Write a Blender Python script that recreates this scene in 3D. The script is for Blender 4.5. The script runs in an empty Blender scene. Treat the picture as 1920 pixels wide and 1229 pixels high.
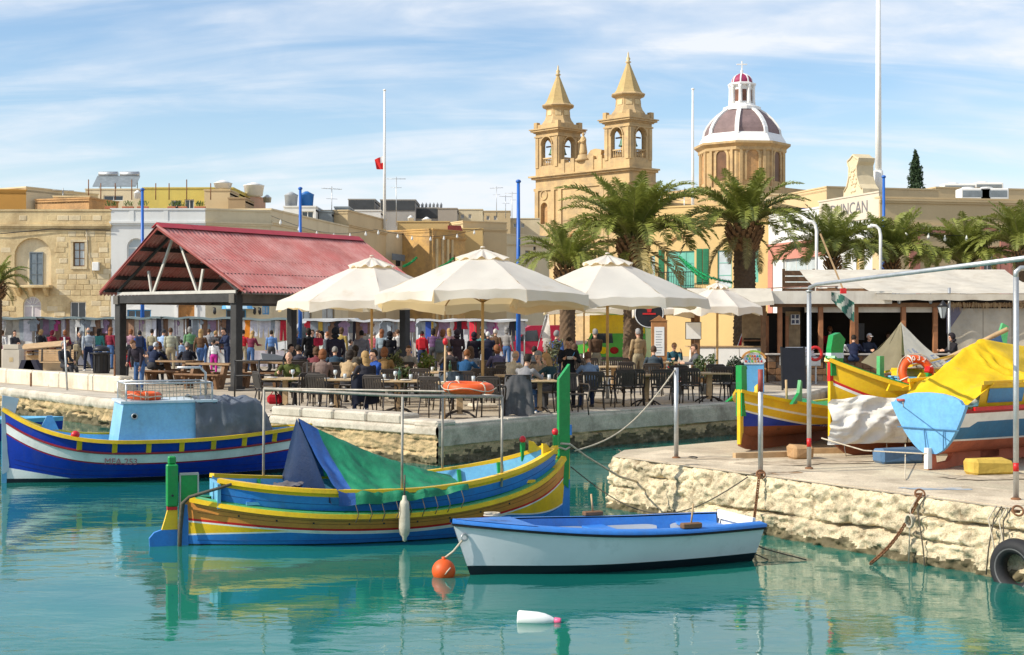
import bpy, bmesh, math, random
import numpy as np
from mathutils import Vector, Matrix, noise, Euler
R = random.Random(7)
rad = math.radians
sc = bpy.context.scene
COL = sc.collection

# ------------------------------------------------------------------ camera
FPX, HZ, CZ = 2666.67, 604.0, 2.75          # focal length in photo pixels, horizon row, eye height above the water
cam_d = bpy.data.cameras.new('camera'); cam = bpy.data.objects.new('camera', cam_d); COL.objects.link(cam)
cam.location = (0, 0, CZ); cam.rotation_euler = (rad(90), 0, 0)
cam_d.lens = 50; cam_d.sensor_width = 36; cam_d.shift_y = -10.5/1920
cam_d.clip_start = .1; cam_d.clip_end = 6000
sc.camera = cam

# ------------------------------------------------------------------ sun, sky, exposure
SUN_EL, SUN_AZ = rad(36), rad(-109)          # azimuth from +Y towards +X: the sun stands left, a little behind the camera
S = Vector((math.sin(SUN_AZ)*math.cos(SUN_EL), math.cos(SUN_AZ)*math.cos(SUN_EL), math.sin(SUN_EL)))
sun_d = bpy.data.lights.new('sun', 'SUN'); sun = bpy.data.objects.new('sun', sun_d); COL.objects.link(sun)
sun_d.energy = 3.9; sun_d.angle = rad(.5); sun_d.color = (1, .93, .80)
sun.rotation_euler = (-S).to_track_quat('-Z', 'Y').to_euler()

world = bpy.data.worlds.new('World'); sc.world = world; world.use_nodes = True
def build_sky():
    nt = world.node_tree; nt.nodes.clear(); N = nt.nodes.new; L = nt.links.new
    out = N('ShaderNodeOutputWorld'); bg = N('ShaderNodeBackground'); bg.inputs[1].default_value = .15
    sky = N('ShaderNodeTexSky'); sky.sky_type = 'NISHITA'; sky.sun_disc = False
    sky.sun_elevation = SUN_EL; sky.sun_rotation = SUN_AZ; sky.air_density = 1.0; sky.dust_density = .6; sky.ozone_density = 2.2
    tc = N('ShaderNodeTexCoord'); sep = N('ShaderNodeSeparateXYZ'); L(tc.outputs['Generated'], sep.inputs[0])
    def mth(op, a, b=None):
        m = N('ShaderNodeMath'); m.operation = op
        for i, v in enumerate((a, b)):
            if v is None: continue
            if isinstance(v, (int, float)): m.inputs[i].default_value = v
            else: L(v, m.inputs[i])
        return m.outputs[0]
    zz = mth('ADD', mth('MAXIMUM', sep.outputs[2], 0.0), .34)
    cx = mth('DIVIDE', sep.outputs[0], zz); cy = mth('DIVIDE', sep.outputs[1], zz)
    comb = N('ShaderNodeCombineXYZ'); L(cx, comb.inputs[0]); L(cy, comb.inputs[1])
    def clouds(rot, scl, scale, detail, lo, hi, dist, loc=(0, 0, 0)):
        mp = N('ShaderNodeMapping'); mp.inputs['Rotation'].default_value = (0, 0, rot); mp.inputs['Scale'].default_value = scl; mp.inputs['Location'].default_value = loc
        L(comb.outputs[0], mp.inputs[0])
        n = N('ShaderNodeTexNoise'); n.inputs['Scale'].default_value = scale; n.inputs['Detail'].default_value = detail
        n.inputs['Roughness'].default_value = .58; n.inputs['Distortion'].default_value = dist
        L(mp.outputs[0], n.inputs['Vector'])
        r = N('ShaderNodeMapRange'); r.inputs[1].default_value = lo; r.inputs[2].default_value = hi; r.interpolation_type = 'SMOOTHSTEP'
        L(n.outputs[0], r.inputs[0]); return r.outputs[0]
    big = clouds(rad(-32), (.55, 1.2, 1), 2.0, 4, .42, .66, .5, (3.4, 1.1, 0))
    wisp = clouds(rad(-28), (.40, 1.9, 1), 3.6, 10, .38, .70, 1.1, (1.2, 0.3, 0))
    fine = clouds(rad(20), (1, 1.6, 1), 8., 9, .30, .75, .5)
    f = mth('MULTIPLY', mth('ADD', mth('MULTIPLY', big, .85), mth('MULTIPLY', wisp, .62)), mth('ADD', mth('MULTIPLY', fine, .5), .55))
    # pale veil low over the horizon
    veil = N('ShaderNodeMapRange'); veil.inputs[1].default_value = 0.0; veil.inputs[2].default_value = .15; veil.inputs[3].default_value = .50; veil.inputs[4].default_value = .03
    L(sep.outputs[2], veil.inputs[0])
    f = mth('MINIMUM', mth('ADD', f, veil.outputs[0]), .95)
    mix = N('ShaderNodeMixRGB'); L(f, mix.inputs[0]); mix.inputs[2].default_value = (4.5, 4.7, 5.0, 1)
    hs = N('ShaderNodeHueSaturation'); hs.inputs['Saturation'].default_value = 1.08; hs.inputs['Value'].default_value = .84; L(sky.outputs[0], hs.inputs['Color'])
    L(hs.outputs[0], mix.inputs[1]); L(mix.outputs[0], bg.inputs[0]); L(bg.outputs[0], out.inputs[0])
build_sky()
vs = sc.view_settings
sc.display_settings.display_device = 'sRGB'
vs.view_transform = 'Standard'; vs.look = 'None'; vs.exposure = 0.45; vs.gamma = 1; vs.use_curve_mapping = False
sc.cycles.max_bounces = 6; sc.cycles.diffuse_bounces = 4; sc.cycles.glossy_bounces = 3; sc.cycles.transparent_max_bounces = 8
sc.cycles.transmission_bounces = 4; sc.cycles.caustics_reflective = False; sc.cycles.caustics_refractive = False
try:
    sc.cycles.use_denoising = True
except Exception: pass

# ------------------------------------------------------------------ helpers
PZ = .75                                                       # promenade level above the water
def at(px, d, z=0.): return Vector(((px-960)*d/FPX, d, z))      # a point of the place seen in photo column px, d metres away
def pt(px, py, d): return Vector(((px-960)*d/FPX, d, CZ+(HZ-py)*d/FPX))
def gd(px, py, z=PZ):                                          # the point of a level surface seen there
    d = FPX*(CZ-z)/(py-HZ); return at(px, d, z)
def sd(s): return FPX/s                                        # distance at which a metre covers s photo pixels

class MB:
    def __init__(s): s.v = []; s.f = []; s.m = []; s.sm = []
    def add(s, vs, fs, mi=0, smooth=False, mx=None):
        o = len(s.v)
        for p in vs:
            p = Vector(p)
            s.v.append(mx @ p if mx is not None else p)
        for f in fs: s.f.append([i+o for i in f]); s.m.append(mi); s.sm.append(smooth)
        return s
    def box(s, lo, hi, mi=0, mx=None, bev=0):
        x0, y0, z0 = lo; x1, y1, z1 = hi
        if bev > 0:
            b = min(bev, .45*abs(x1-x0), .45*abs(y1-y0), .45*abs(z1-z0))
            vs = []
            for z, i in ((z0, b), (z0+b, 0), (z1-b, 0), (z1, b)):
                # octagonal-ish rings keep the corners eased
                vs += [(x0+i+b*(i == 0), y0+i, z), (x1-i-b*(i == 0), y0+i, z), (x1-i, y0+i+b*(i == 0), z), (x1-i, y1-i-b*(i == 0), z),
                       (x1-i-b*(i == 0), y1-i, z), (x0+i+b*(i == 0), y1-i, z), (x0+i, y1-i-b*(i == 0), z), (x0+i, y0+i+b*(i == 0), z)]
            fs = [[7, 6, 5, 4, 3, 2, 1, 0], [24+k for k in range(8)]]
            for r in range(3):
                for k in range(8): fs.append([r*8+k, r*8+(k+1) % 8, r*8+8+(k+1) % 8, r*8+8+k])
            return s.add(vs, fs, mi, False, mx)
        vs = [(x0, y0, z0), (x1, y0, z0), (x1, y1, z0), (x0, y1, z0), (x0, y0, z1), (x1, y0, z1), (x1, y1, z1), (x0, y1, z1)]
        return s.add(vs, [[3, 2, 1, 0], [4, 5, 6, 7], [0, 1, 5, 4], [1, 2, 6, 5], [2, 3, 7, 6], [3, 0, 4, 7]], mi, False, mx)
    def beam(s, a, b, w, h=None, mi=0, up=(0, 0, 1)):           # square bar from a to b
        a, b = Vector(a), Vector(b); h = w if h is None else h
        d = (b-a); L = d.length
        if L < 1e-6: return s
        d.normalize(); u = Vector(up)
        if abs(d.dot(u)) > .98: u = Vector((1, 0, 0))
        x = d.cross(u).normalized(); y = x.cross(d).normalized()
        vs = []
        for p in (a, b):
            for i, j in ((-1, -1), (1, -1), (1, 1), (-1, 1)): vs.append(p+x*(i*w/2)+y*(j*h/2))
        return s.add(vs, [[0, 1, 2, 3], [7, 6, 5, 4], [0, 4, 5, 1], [1, 5, 6, 2], [2, 6, 7, 3], [3, 7, 4, 0]], mi)
    def tube(s, pts, r, n=8, mi=0, cap=True, smooth=True):
        pts = [Vector(p) for p in pts]; k = len(pts)
        rs = r if isinstance(r, (list, tuple)) else [r]*k
        vs = []; fs = []; pu = None
        for i, p in enumerate(pts):
            d = (pts[min(i+1, k-1)]-pts[max(i-1, 0)])
            if d.length < 1e-9: d = Vector((0, 0, 1))
            d.normalize()
            if pu is None:
                u = Vector((0, 0, 1)) if abs(d.z) < .9 else Vector((1, 0, 0))
            else: u = pu
            x = (u-d*u.dot(d))
            if x.length < 1e-6: x = Vector((1, 0, 0))-d*d.x
            x.normalize(); y = d.cross(x); pu = x
            for j in range(n):
                a = 2*math.pi*j/n; vs.append(p+x*(rs[i]*math.cos(a))+y*(rs[i]*math.sin(a)))
        for i in range(k-1):
            for j in range(n): fs.append([i*n+j, i*n+(j+1) % n, (i+1)*n+(j+1) % n, (i+1)*n+j])
        s.add(vs, fs, mi, smooth)
        if cap:
            o = len(s.v)-len(vs)
            s.f.append([o+j for j in range(n)][::-1]); s.m.append(mi); s.sm.append(False)
            s.f.append([o+(k-1)*n+j for j in range(n)]); s.m.append(mi); s.sm.append(False)
        return s
    def ell(s, c, r, n=12, k=8, mi=0, mx=None, smooth=True):    # ellipsoid
        c = Vector(c); r = (r, r, r) if isinstance(r, (int, float)) else r
        vs = [c+Vector((0, 0, -r[2]))]
        for i in range(1, k):
            t = -math.pi/2+math.pi*i/k
            for j in range(n):
                a = 2*math.pi*j/n; vs.append(c+Vector((r[0]*math.cos(t)*math.cos(a), r[1]*math.cos(t)*math.sin(a), r[2]*math.sin(t))))
        vs.append(c+Vector((0, 0, r[2]))); fs = []
        for j in range(n): fs.append([0, 1+(j+1) % n, 1+j])
        for i in range(k-2):
            for j in range(n): fs.append([1+i*n+j, 1+i*n+(j+1) % n, 1+(i+1)*n+(j+1) % n, 1+(i+1)*n+j])
        o = 1+(k-2)*n; t = len(vs)-1
        for j in range(n): fs.append([o+j, o+(j+1) % n, t])
        return s.add(vs, fs, mi, smooth, mx)
    def lathe(s, prof, n=16, c=(0, 0, 0), mi=0, smooth=True, ph=0., sq=None):
        c = Vector(c); vs = []; fs = []; k = len(prof)
        for r, z in prof:
            for j in range(n):
                a = 2*math.pi*j/n+ph; vs.append(c+Vector((r*math.cos(a), r*math.sin(a), z)))
        for i in range(k-1):
            for j in range(n): fs.append([i*n+j, i*n+(j+1) % n, (i+1)*n+(j+1) % n, (i+1)*n+j])
        if prof[0][0] > 1e-4: fs.append(list(range(n))[::-1])
        if prof[-1][0] > 1e-4: fs.append([(k-1)*n+j for j in range(n)])
        return s.add(vs, fs, mi, smooth)
    def prism(s, poly, mx, t, mi=0):                            # 2-D outline (x, z), extruded along local y from 0 to t
        n = len(poly); vs = [(x, 0, z) for x, z in poly]+[(x, t, z) for x, z in poly]
        fs = [list(range(n)), [n+i for i in range(n)][::-1]]+[[(i+1) % n, i, n+i, n+(i+1) % n] for i in range(n)]
        return s.add(vs, fs, mi, False, mx)
    def grid(s, fn, nu, nv, mi=0, smooth=True, mf=None, flip=False):
        vs = [fn(i/nu, j/nv) for i in range(nu+1) for j in range(nv+1)]
        o = len(s.v)
        s.v += [Vector(p) for p in vs]
        for i in range(nu):
            for j in range(nv):
                q = [i*(nv+1)+j, (i+1)*(nv+1)+j, (i+1)*(nv+1)+j+1, i*(nv+1)+j+1]
                if flip: q = q[::-1]
                s.f.append([a+o for a in q]); s.m.append(mf((i+.5)/nu, (j+.5)/nv) if mf else mi); s.sm.append(smooth)
        return s
    def torus(s, c, R0, r, n=28, k=10, mi=0, mx=None, mf=None):
        c = Vector(c); vs = []; fs = []
        o = len(s.v)
        for i in range(n):
            a = 2*math.pi*i/n
            for j in range(k):
                b = 2*math.pi*j/k; p = Vector(((R0+r*math.cos(b))*math.cos(a), (R0+r*math.cos(b))*math.sin(a), r*math.sin(b)))
                p = mx @ p if mx is not None else p
                s.v.append(c+p)
        for i in range(n):
            for j in range(k):
                s.f.append([o+i*k+j, o+((i+1) % n)*k+j, o+((i+1) % n)*k+(j+1) % k, o+i*k+(j+1) % k]); s.m.append(mf(i/n) if mf else mi); s.sm.append(True)
        return s
    def mesh(s, name, mats):
        me = bpy.data.meshes.new(name); me.from_pydata([tuple(p) for p in s.v], [], s.f)
        for m in (mats if isinstance(mats, (list, tuple)) else [mats]): me.materials.append(m)
        me.polygons.foreach_set('material_index', s.m); me.polygons.foreach_set('use_smooth', s.sm); me.update()
        return me
    def obj(s, name, mats, parent=None, **k): return link(name, s.mesh(name, mats), parent, **k)

def tag(o, label=None, cat=None, group=None, kind=None):
    if label: o['label'] = label
    if cat: o['category'] = cat
    if group: o['group'] = group
    if kind: o['kind'] = kind
    return o
def link(name, data, parent=None, loc=None, rot=None, label=None, cat=None, group=None, kind=None, scale=None):
    o = bpy.data.objects.new(name, data); COL.objects.link(o)
    if parent: o.parent = parent
    if loc is not None: o.location = loc
    if rot is not None: o.rotation_euler = rot if isinstance(rot, (tuple, list, Euler)) else (0, 0, rot)
    if scale is not None: o.scale = scale if isinstance(scale, (tuple, list)) else (scale,)*3
    return tag(o, label, cat, group, kind)
def thing(name, label, cat, loc=(0, 0, 0), rz=0., group=None, rot=None):
    o = bpy.data.objects.new(name, None); COL.objects.link(o); o.location = loc; o.rotation_euler = rot or (0, 0, rz); o.empty_display_size = .2
    return tag(o, label, cat, group)
KIDS = {}
def kids(o): return o.children
def dup(root, loc, rz, label=None, group=None, scale=None):
    r = root.copy(); COL.objects.link(r); r.location = loc; r.rotation_euler = (0, 0, rz)
    if scale: r.scale = (scale,)*3
    if label: r['label'] = label
    if group: r['group'] = group
    for ch in list(root.children):
        c = ch.copy(); COL.objects.link(c); c.parent = r
        for g in list(ch.children):
            d = g.copy(); COL.objects.link(d); d.parent = c
    return r

def text_mesh(body, size, m, parent=None, name='lettering', align='CENTER', ext=.004):
    cu = bpy.data.curves.new('t', 'FONT'); cu.body = body; cu.size = size; cu.extrude = ext; cu.align_x = align; cu.align_y = 'CENTER'; cu.resolution_u = 3
    o = bpy.data.objects.new('t', cu); COL.objects.link(o); dg = bpy.context.evaluated_depsgraph_get(); me = bpy.data.meshes.new_from_object(o.evaluated_get(dg))
    bpy.data.objects.remove(o); me.materials.clear(); me.materials.append(m); return link(name, me, parent)

# ------------------------------------------------------------------ materials
MATS = {}
def mat(name, col, rough=.6, var=.15, vs=2.5, bump=0., bs=25., metal=0., grime_sheen=None, streak=None, spec=.4, fine=0., trans=0., wave=None, coat=0., coord='Position', brick=None, tcol=None):
    if name in MATS: return MATS[name]
    m = bpy.data.materials.new(name); m.use_nodes = True; nt = m.node_tree; N = nt.nodes.new; L = nt.links.new
    b = nt.nodes['Principled BSDF']; MATS[name] = m; m.diffuse_color = (*col, 1)
    b.inputs['Roughness'].default_value = rough; b.inputs['Metallic'].default_value = metal; b.inputs['Specular IOR Level'].default_value = spec
    if coat: b.inputs['Coat Weight'].default_value = coat; b.inputs['Coat Roughness'].default_value = .15
    if coord == 'Position': g = N('ShaderNodeNewGeometry'); vec = g.outputs['Position']
    else: g = N('ShaderNodeTexCoord'); vec = g.outputs['Object']
    def nz(scale, detail=6, rough_=.6, v=None, sc3=None):
        src = v or vec
        if sc3:
            mp = N('ShaderNodeMapping'); mp.inputs['Scale'].default_value = sc3; L(src, mp.inputs[0]); src = mp.outputs[0]
        n = N('ShaderNodeTexNoise'); n.inputs['Scale'].default_value = scale; n.inputs['Detail'].default_value = detail; n.inputs['Roughness'].default_value = rough_
        L(src, n.inputs['Vector']); return n.outputs[0]
    def mr(x, a, b_, c=0., d=1.):
        r = N('ShaderNodeMapRange'); r.inputs[1].default_value = a; r.inputs[2].default_value = b_; r.inputs[3].default_value = c; r.inputs[4].default_value = d
        L(x, r.inputs[0]); return r.outputs[0]
    def mx(f, c1, c2, bt='MIX'):
        x = N('ShaderNodeMixRGB'); x.blend_type = bt
        for i, v in ((0, f), (1, c1), (2, c2)):
            if isinstance(v, (int, float)): x.inputs[i].default_value = v
            elif isinstance(v, tuple): x.inputs[i].default_value = (*v[:3], 1)
            else: L(v, x.inputs[i])
        return x.outputs[0]
    c = tuple(col)
    if var > 0:
        f = mr(nz(vs), .3, .7)
        c = mx(f, tuple(max(0, k*(1-var)) for k in col), tuple(min(1, k*(1+var)) for k in col))
    if fine > 0:
        c = mx(fine, c, mr(nz(bs*2.2, 4, .7), .3, .7, 0., 1.), 'OVERLAY')
    if grime_sheen:                                                    # (colour, scale, low, high)
        gc, gs, lo, hi = grime_sheen[:4]
        c = mx(mr(nz(gs, 8, .68), lo, hi), c, gc)
    if streak:                                                   # rain streaks: noise drawn out downwards
        gc, amt, k = streak
        c = mx(mr(nz(1., 6, .65, None, (k, k, k*.12)), .48, .75, 0, amt), c, gc)
    if brick:                                                    # far masonry: fine courses only
        bt = N('ShaderNodeTexBrick'); bt.inputs['Scale'].default_value = 1; bt.inputs['Brick Width'].default_value = brick[0]; bt.inputs['Row Height'].default_value = brick[1]
        bt.inputs['Mortar Size'].default_value = .012; bt.inputs['Color1'].default_value = (.9, .9, .9, 1); bt.inputs['Color2'].default_value = (1.08, 1.06, 1.02, 1); bt.inputs['Mortar'].default_value = (.62, .6, .56, 1)
        tco = N('ShaderNodeTexCoord'); sp = N('ShaderNodeSeparateXYZ'); cb = N('ShaderNodeCombineXYZ'); ad = N('ShaderNodeMath'); ad.operation = 'ADD'
        L(tco.outputs['Object'], sp.inputs[0]); L(sp.outputs[0], ad.inputs[0]); L(sp.outputs[1], ad.inputs[1]); L(ad.outputs[0], cb.inputs[0]); L(sp.outputs[2], cb.inputs[1])
        L(cb.outputs[0], bt.inputs['Vector']); c = mx(brick[2], c, bt.outputs[0], 'MULTIPLY')
    if isinstance(c, tuple): b.inputs['Base Color'].default_value = (*c, 1)
    else: L(c, b.inputs['Base Color'])
    if bump > 0:
        bp = N('ShaderNodeBump'); bp.inputs['Strength'].default_value = min(1, bump); bp.inputs['Distance'].default_value = .02 if bs > 8 else .05
        L(nz(bs, 8, .65), bp.inputs['Height']); L(bp.outputs[0], b.inputs['Normal'])
    if trans > 0:                                                # thin cloth or leaf lets some light through
        tr = N('ShaderNodeBsdfTranslucent'); ms = N('ShaderNodeMixShader'); ms.inputs[0].default_value = trans
        if tcol: tr.inputs[0].default_value = (*tcol, 1)
        elif isinstance(c, tuple): tr.inputs[0].default_value = (*c, 1)
        else: L(c, tr.inputs[0])
        out = nt.nodes['Material Output']; L(b.outputs[0], ms.inputs[1]); L(tr.outputs[0], ms.inputs[2]); L(ms.outputs[0], out.inputs[0])
    return m
def cloth(rgb, rough=.85):
    return mat('cloth_%02x%02x%02x' % tuple(int(255*min(1, c)) for c in rgb), rgb, rough, .18, 9., .25, 60., spec=.2)
def paint(name, rgb, rough=.38, g=.0):
    return mat(name, rgb, rough, .14, 1.9, .12, 11., spec=.45, grime_sheen=((rgb[0]*.5+.07, rgb[1]*.5+.065, rgb[2]*.5+.055), 4.5, .55, .92), streak=((rgb[0]*.55+.05, rgb[1]*.55+.05, rgb[2]*.55+.04), .35, 5.), fine=.12)
def glass(name='window_glass', col=(.03, .04, .05)): return mat(name, col, .06, .3, .8, 0, spec=.8)

m_stone = mat('honey_limestone', (.66, .51, .28), .85, .16, .5, .35, 6., grime_sheen=((.36, .24, .11), .9, .50, .78), streak=((.30, .21, .12), .45, 1.4), fine=.12)
m_stone2 = mat('pale_limestone', (.68, .56, .36), .85, .14, .6, .35, 7., grime_sheen=((.44, .32, .18), 1.1, .50, .8), streak=((.34, .26, .17), .4, 1.6), fine=.12)
m_orange = mat('orange_limestone', (.52, .30, .13), .88, .2, .7, .4, 7., grime_sheen=((.28, .18, .10), 1.3, .45, .75), fine=.15)
m_church = mat('church_limestone', (.55, .385, .19), .85, .16, .35, .4, 3., grime_sheen=((.33, .245, .15), .8, .45, .74), streak=((.33, .22, .11), .5, .7), brick=(.9, .42, .35))
m_cream = mat('cream_render', (.66, .55, .36), .8, .08, .4, .15, 8., streak=((.42, .33, .20), .4, 1.2), grime_sheen=((.5, .4, .25), .7, .55, .85))
m_tan = mat('tan_render', (.58, .44, .25), .8, .08, .4, .15, 8., streak=((.42, .32, .19), .35, 1.0))
m_yellow = mat('yellow_render', (.60, .42, .18), .8, .08, .4, .15, 8., streak=((.5, .36, .18), .35, 1.0))
m_acid = mat('sharp_yellow_render', (.60, .48, .12), .8, .1, .5, .15, 8., streak=((.36, .3, .12), .45, 1.3))
m_wwall = mat('white_render', (.66, .66, .64), .75, .06, .5, .12, 8., streak=((.5, .49, .46), .35, 1.2))
m_grey = mat('grey_render', (.36, .34, .31), .85, .1, .5, .2, 8., streak=((.22, .21, .2), .4, 1.2))
m_pink = mat('faded_red_render', (.50, .21, .16), .8, .1, .6, .15, 8.)
m_conc = mat('pale_concrete', (.56, .50, .41), .9, .18, .9, .5, 14., grime_sheen=((.36, .31, .24), 1.7, .46, .72), fine=.2)
m_quay = mat('quay_concrete', (.52, .44, .31), .92, .2, .7, .5, 16., grime_sheen=((.36, .28, .2), 1.5, .48, .74), fine=.25)
m_black = mat('black_metal', (.02, .02, .022), .45, .2, 4, .1, 30)
m_galv = mat('galvanised_steel', (.50, .51, .51), .42, .15, 6, .1, 40, metal=.7, grime_sheen=((.33, .27, .2), 3., .60, .8))
m_wpaint = mat('white_paint', (.80, .79, .76), .5, .06, 2, .05, 20, grime_sheen=((.5, .46, .4), 2.5, .6, .85))
m_wood = mat('brown_wood', (.20, .105, .05), .7, .3, 6, .3, 30)
m_post = mat('tarred_post', (.035, .033, .032), .6, .3, 4, .3, 25)
m_lwood = mat('light_wood', (.48, .32, .17), .65, .2, 5, .2, 30)
m_bpipe = mat('weathered_pipe', (.36, .33, .28), .5, .25, 7, .1, 40, metal=.3, grime_sheen=((.22, .15, .09), 4., .55, .8))
m_rope = mat('rope_fibre', (.50, .44, .34), .9, .2, 20, .4, 90)
m_drope = mat('dark_rope', (.10, .085, .065), .9, .2, 20, .4, 90)
m_rust = mat('rusty_iron', (.20, .09, .04), .85, .35, 8, .5, 40)
m_rubber = mat('black_rubber', (.018, .018, .02), .7, .2, 5, .2, 40)
m_glass = glass()
m_pane = mat('pale_curtained_glass', (.45, .50, .52), .12, .2, 1.2, spec=.7)
m_dark = mat('dark_opening', (.012, .011, .010), .9, .2, 1)
# ------------------------------------------------------------------ water
def water_mat():
    m = bpy.data.materials.new('harbour_water'); m.use_nodes = True; nt = m.node_tree; N = nt.nodes.new; L = nt.links.new
    b = nt.nodes['Principled BSDF']; b.inputs['Roughness'].default_value = .015; b.inputs['IOR'].default_value = 1.38; b.inputs['Specular IOR Level'].default_value = .6
    g = N('ShaderNodeNewGeometry')
    def nz(sc3, scale, det, dist=0, rough=.5):
        mp = N('ShaderNodeMapping'); mp.inputs['Scale'].default_value = sc3; mp.inputs['Rotation'].default_value = (0, 0, rad(12)); L(g.outputs['Position'], mp.inputs[0])
        n = N('ShaderNodeTexNoise'); n.inputs['Scale'].default_value = scale; n.inputs['Detail'].default_value = det; n.inputs['Distortion'].default_value = dist; n.inputs['Roughness'].default_value = rough
        L(mp.outputs[0], n.inputs['Vector']); return n.outputs[0]
    # body colour: shallower and greener in places
    mr = N('ShaderNodeMapRange'); mr.inputs[1].default_value = .38; mr.inputs[2].default_value = .65; L(nz((1, 1, 1), .22, 3), mr.inputs[0])
    mx = N('ShaderNodeMixRGB'); mx.inputs[1].default_value = (.006, .120, .108, 1); mx.inputs[2].default_value = (.014, .165, .122, 1); L(mr.outputs[0], mx.inputs[0]); L(mx.outputs[0], b.inputs['Base Color'])
    calm = N('ShaderNodeMapRange'); calm.inputs[1].default_value = .40; calm.inputs[2].default_value = .62; calm.inputs[3].default_value = .22; calm.inputs[4].default_value = 1.25; L(nz((.5, 1, 1), .30, 3, .6), calm.inputs[0])
    a = N('ShaderNodeMath'); a.operation = 'MULTIPLY'; a.inputs[1].default_value = .30; L(nz((.5, 1, 1), 6.5, 4, .6, .5), a.inputs[0])
    c = N('ShaderNodeMath'); c.operation = 'ADD'; L(a.outputs[0], c.inputs[0]); L(nz((.5, 1, 1), 1.7, 2, .3), c.inputs[1])
    h = N('ShaderNodeMath'); h.operation = 'MULTIPLY'; L(c.outputs[0], h.inputs[0]); L(calm.outputs[0], h.inputs[1])
    bp = N('ShaderNodeBump'); bp.inputs['Strength'].default_value = .5; bp.inputs['Distance'].default_value = .028; L(h.outputs[0], bp.inputs['Height']); L(bp.outputs[0], b.inputs['Normal'])
    return m
MB().add([(-90, -30, 0), (90, -30, 0), (90, 90, 0), (-90, 90, 0)], [[0, 1, 2, 3]]).obj('water', water_mat(), kind='structure')

# ------------------------------------------------------------------ promenade and quays
EDGE = [(-40, 53), (-15.8, 43.9), (-10.4, 37.0), (-5.2, 30.6), (-1.43, 27.2), (1.26, 30.7), (5.6, 34.9), (8.2, 39.5), (9.75, 43.4)]
prom = [(x, y, PZ-.004) for x, y in EDGE]+[(40, 43.4, PZ-.004), (900, 43.4, PZ-.004), (900, 3000, PZ-.004), (-900, 3000, PZ-.004), (-900, 53, PZ-.004)]
m_pave = mat('worn_paving', (.42, .36, .28), .85, .2, .8, .3, 18., grime_sheen=((.26, .22, .17), 1.2, .48, .75), fine=.2, brick=(.6, .4, .5))
MB().add(prom, [list(range(len(prom)))]).obj('promenade', m_pave, kind='structure')

def resample(path, step):
    out = []; path = [Vector((*p[:2], 0)) for p in path]
    for a, b in zip(path, path[1:]):
        n = max(1, int((b-a).length/step))
        for i in range(n): out.append(a.lerp(b, i/n))
    out.append(path[-1]); return out
def fbm(p, o=4):
    return noise.fractal(p, .9, 2.1, o)
m_rough = mat('rough_wall_stone', (.47, .35, .19), .95, .25, 2.2, .8, 22., grime_sheen=((.20, .15, .09), 3.2, .52, .74), fine=.3)
m_algae = mat('weedy_wall_foot', (.115, .095, .05), .8, .4, 3.5, .7, 20., grime_sheen=((.34, .28, .17), 4., .55, .72))
def wall_face(path, ztop, zbot, amp, courses, step=.06, zs=.045, smooth_to=None, algae=.14, under=.0):
    """a battered face of rough masonry: joints sink in, stones stand out unevenly"""
    pts = resample(path, step); n = len(pts)-1; nz_ = max(6, int((ztop-zbot)/zs)); mb = MB()
    nor = []
    for i in range(n+1):
        d = pts[min(i+3, n)]-pts[max(i-3, 0)]; d.normalize(); nor.append(Vector((d.y, -d.x, 0)))
    def fn(u, v):
        i = round(u*n); z = ztop+(zbot-ztop)*v; p = pts[i]
        off = .0; k = 0 if smooth_to is not None and z > smooth_to else 1
        q = Vector((p.x, p.y, z))
        tb = noise.turbulence(q*3.1+Vector((2, 5, 1)), 5, True)
        off += (.25 if k == 0 else 1)*amp*(.55*fbm(q*1.3, 3)+1.0*(.55-tb)+.55*noise.noise(q*8)+.5*noise.noise(q*17)+.36*noise.noise(q*34))
        if k:
            for cz in courses:
                cz2 = cz+.045*fbm(Vector((p.x*.8, p.y*.8, cz*9)), 3)
                g = abs(z-cz2)
                jw = .022+.02*max(0, noise.noise(q*1.9)); jd = max(0, .25+2.9*noise.noise(Vector((p.x*1.1, p.y*1.1, cz*5))))
                if g < jw: off -= amp*1.5*jd*(1-g/jw)
            if courses:                                          # upright joints, shifted course by course
                ci = sum(1 for c in courses if z < c); al = u*n*step*1.15+ci*.47
                g = abs((al % 1)-.5)*2
                if g > .95: off -= amp*.9*(g-.95)/.05*max(0, noise.noise(q*2.7)+.4)
        else: off += amp*.7
        off += under*(ztop-z)
        if v < 1e-6: off = min(off, amp*.2)-.0
        if z > ztop-.06: off -= .03*(1-(ztop-z)/.06)
        return p+nor[i]*off+Vector((0, 0, z))
    def mf(u, v):
        z = ztop+(zbot-ztop)*v
        i = round(u*n); a = algae*(1+.8*fbm(pts[i]*1.7, 2)+.5*noise.noise(Vector((pts[i].x*9, pts[i].y*9, z*9))))
        return 2 if z < a else (0 if smooth_to is not None and z > smooth_to else 1)
    mb.grid(fn, n, nz_, mf=mf, flip=True); return mb

# left: low ledge with rough stone under it, white parapet on top
t = thing('quay_wall', 'old quay wall of rough stone under the ledge at the left, behind the blue boat', 'wall')
wall_face(EDGE[0:4], PZ, -.4, .13, [.30, .10], .07, .05, .50, .20).obj('wall_face', [m_conc, m_rough, m_algae], t)
pth = [Vector((*p, 0)) for p in EDGE[0:4]]
def ledge(path, z, w):
    mb = MB(); pts = resample(path, .8); L_ = []
    for i, p in enumerate(pts):
        d = (pts[min(i+1, len(pts)-1)]-pts[max(i-1, 0)]).normalized(); L_.append((p, p+Vector((-d.y, d.x, 0))*w))
    for (a, b), (c, d) in zip(L_, L_[1:]): mb.add([(a.x, a.y, z), (c.x, c.y, z), (d.x, d.y, z), (b.x, b.y, z)], [[0, 1, 2, 3]], 0)
    return mb
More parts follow.
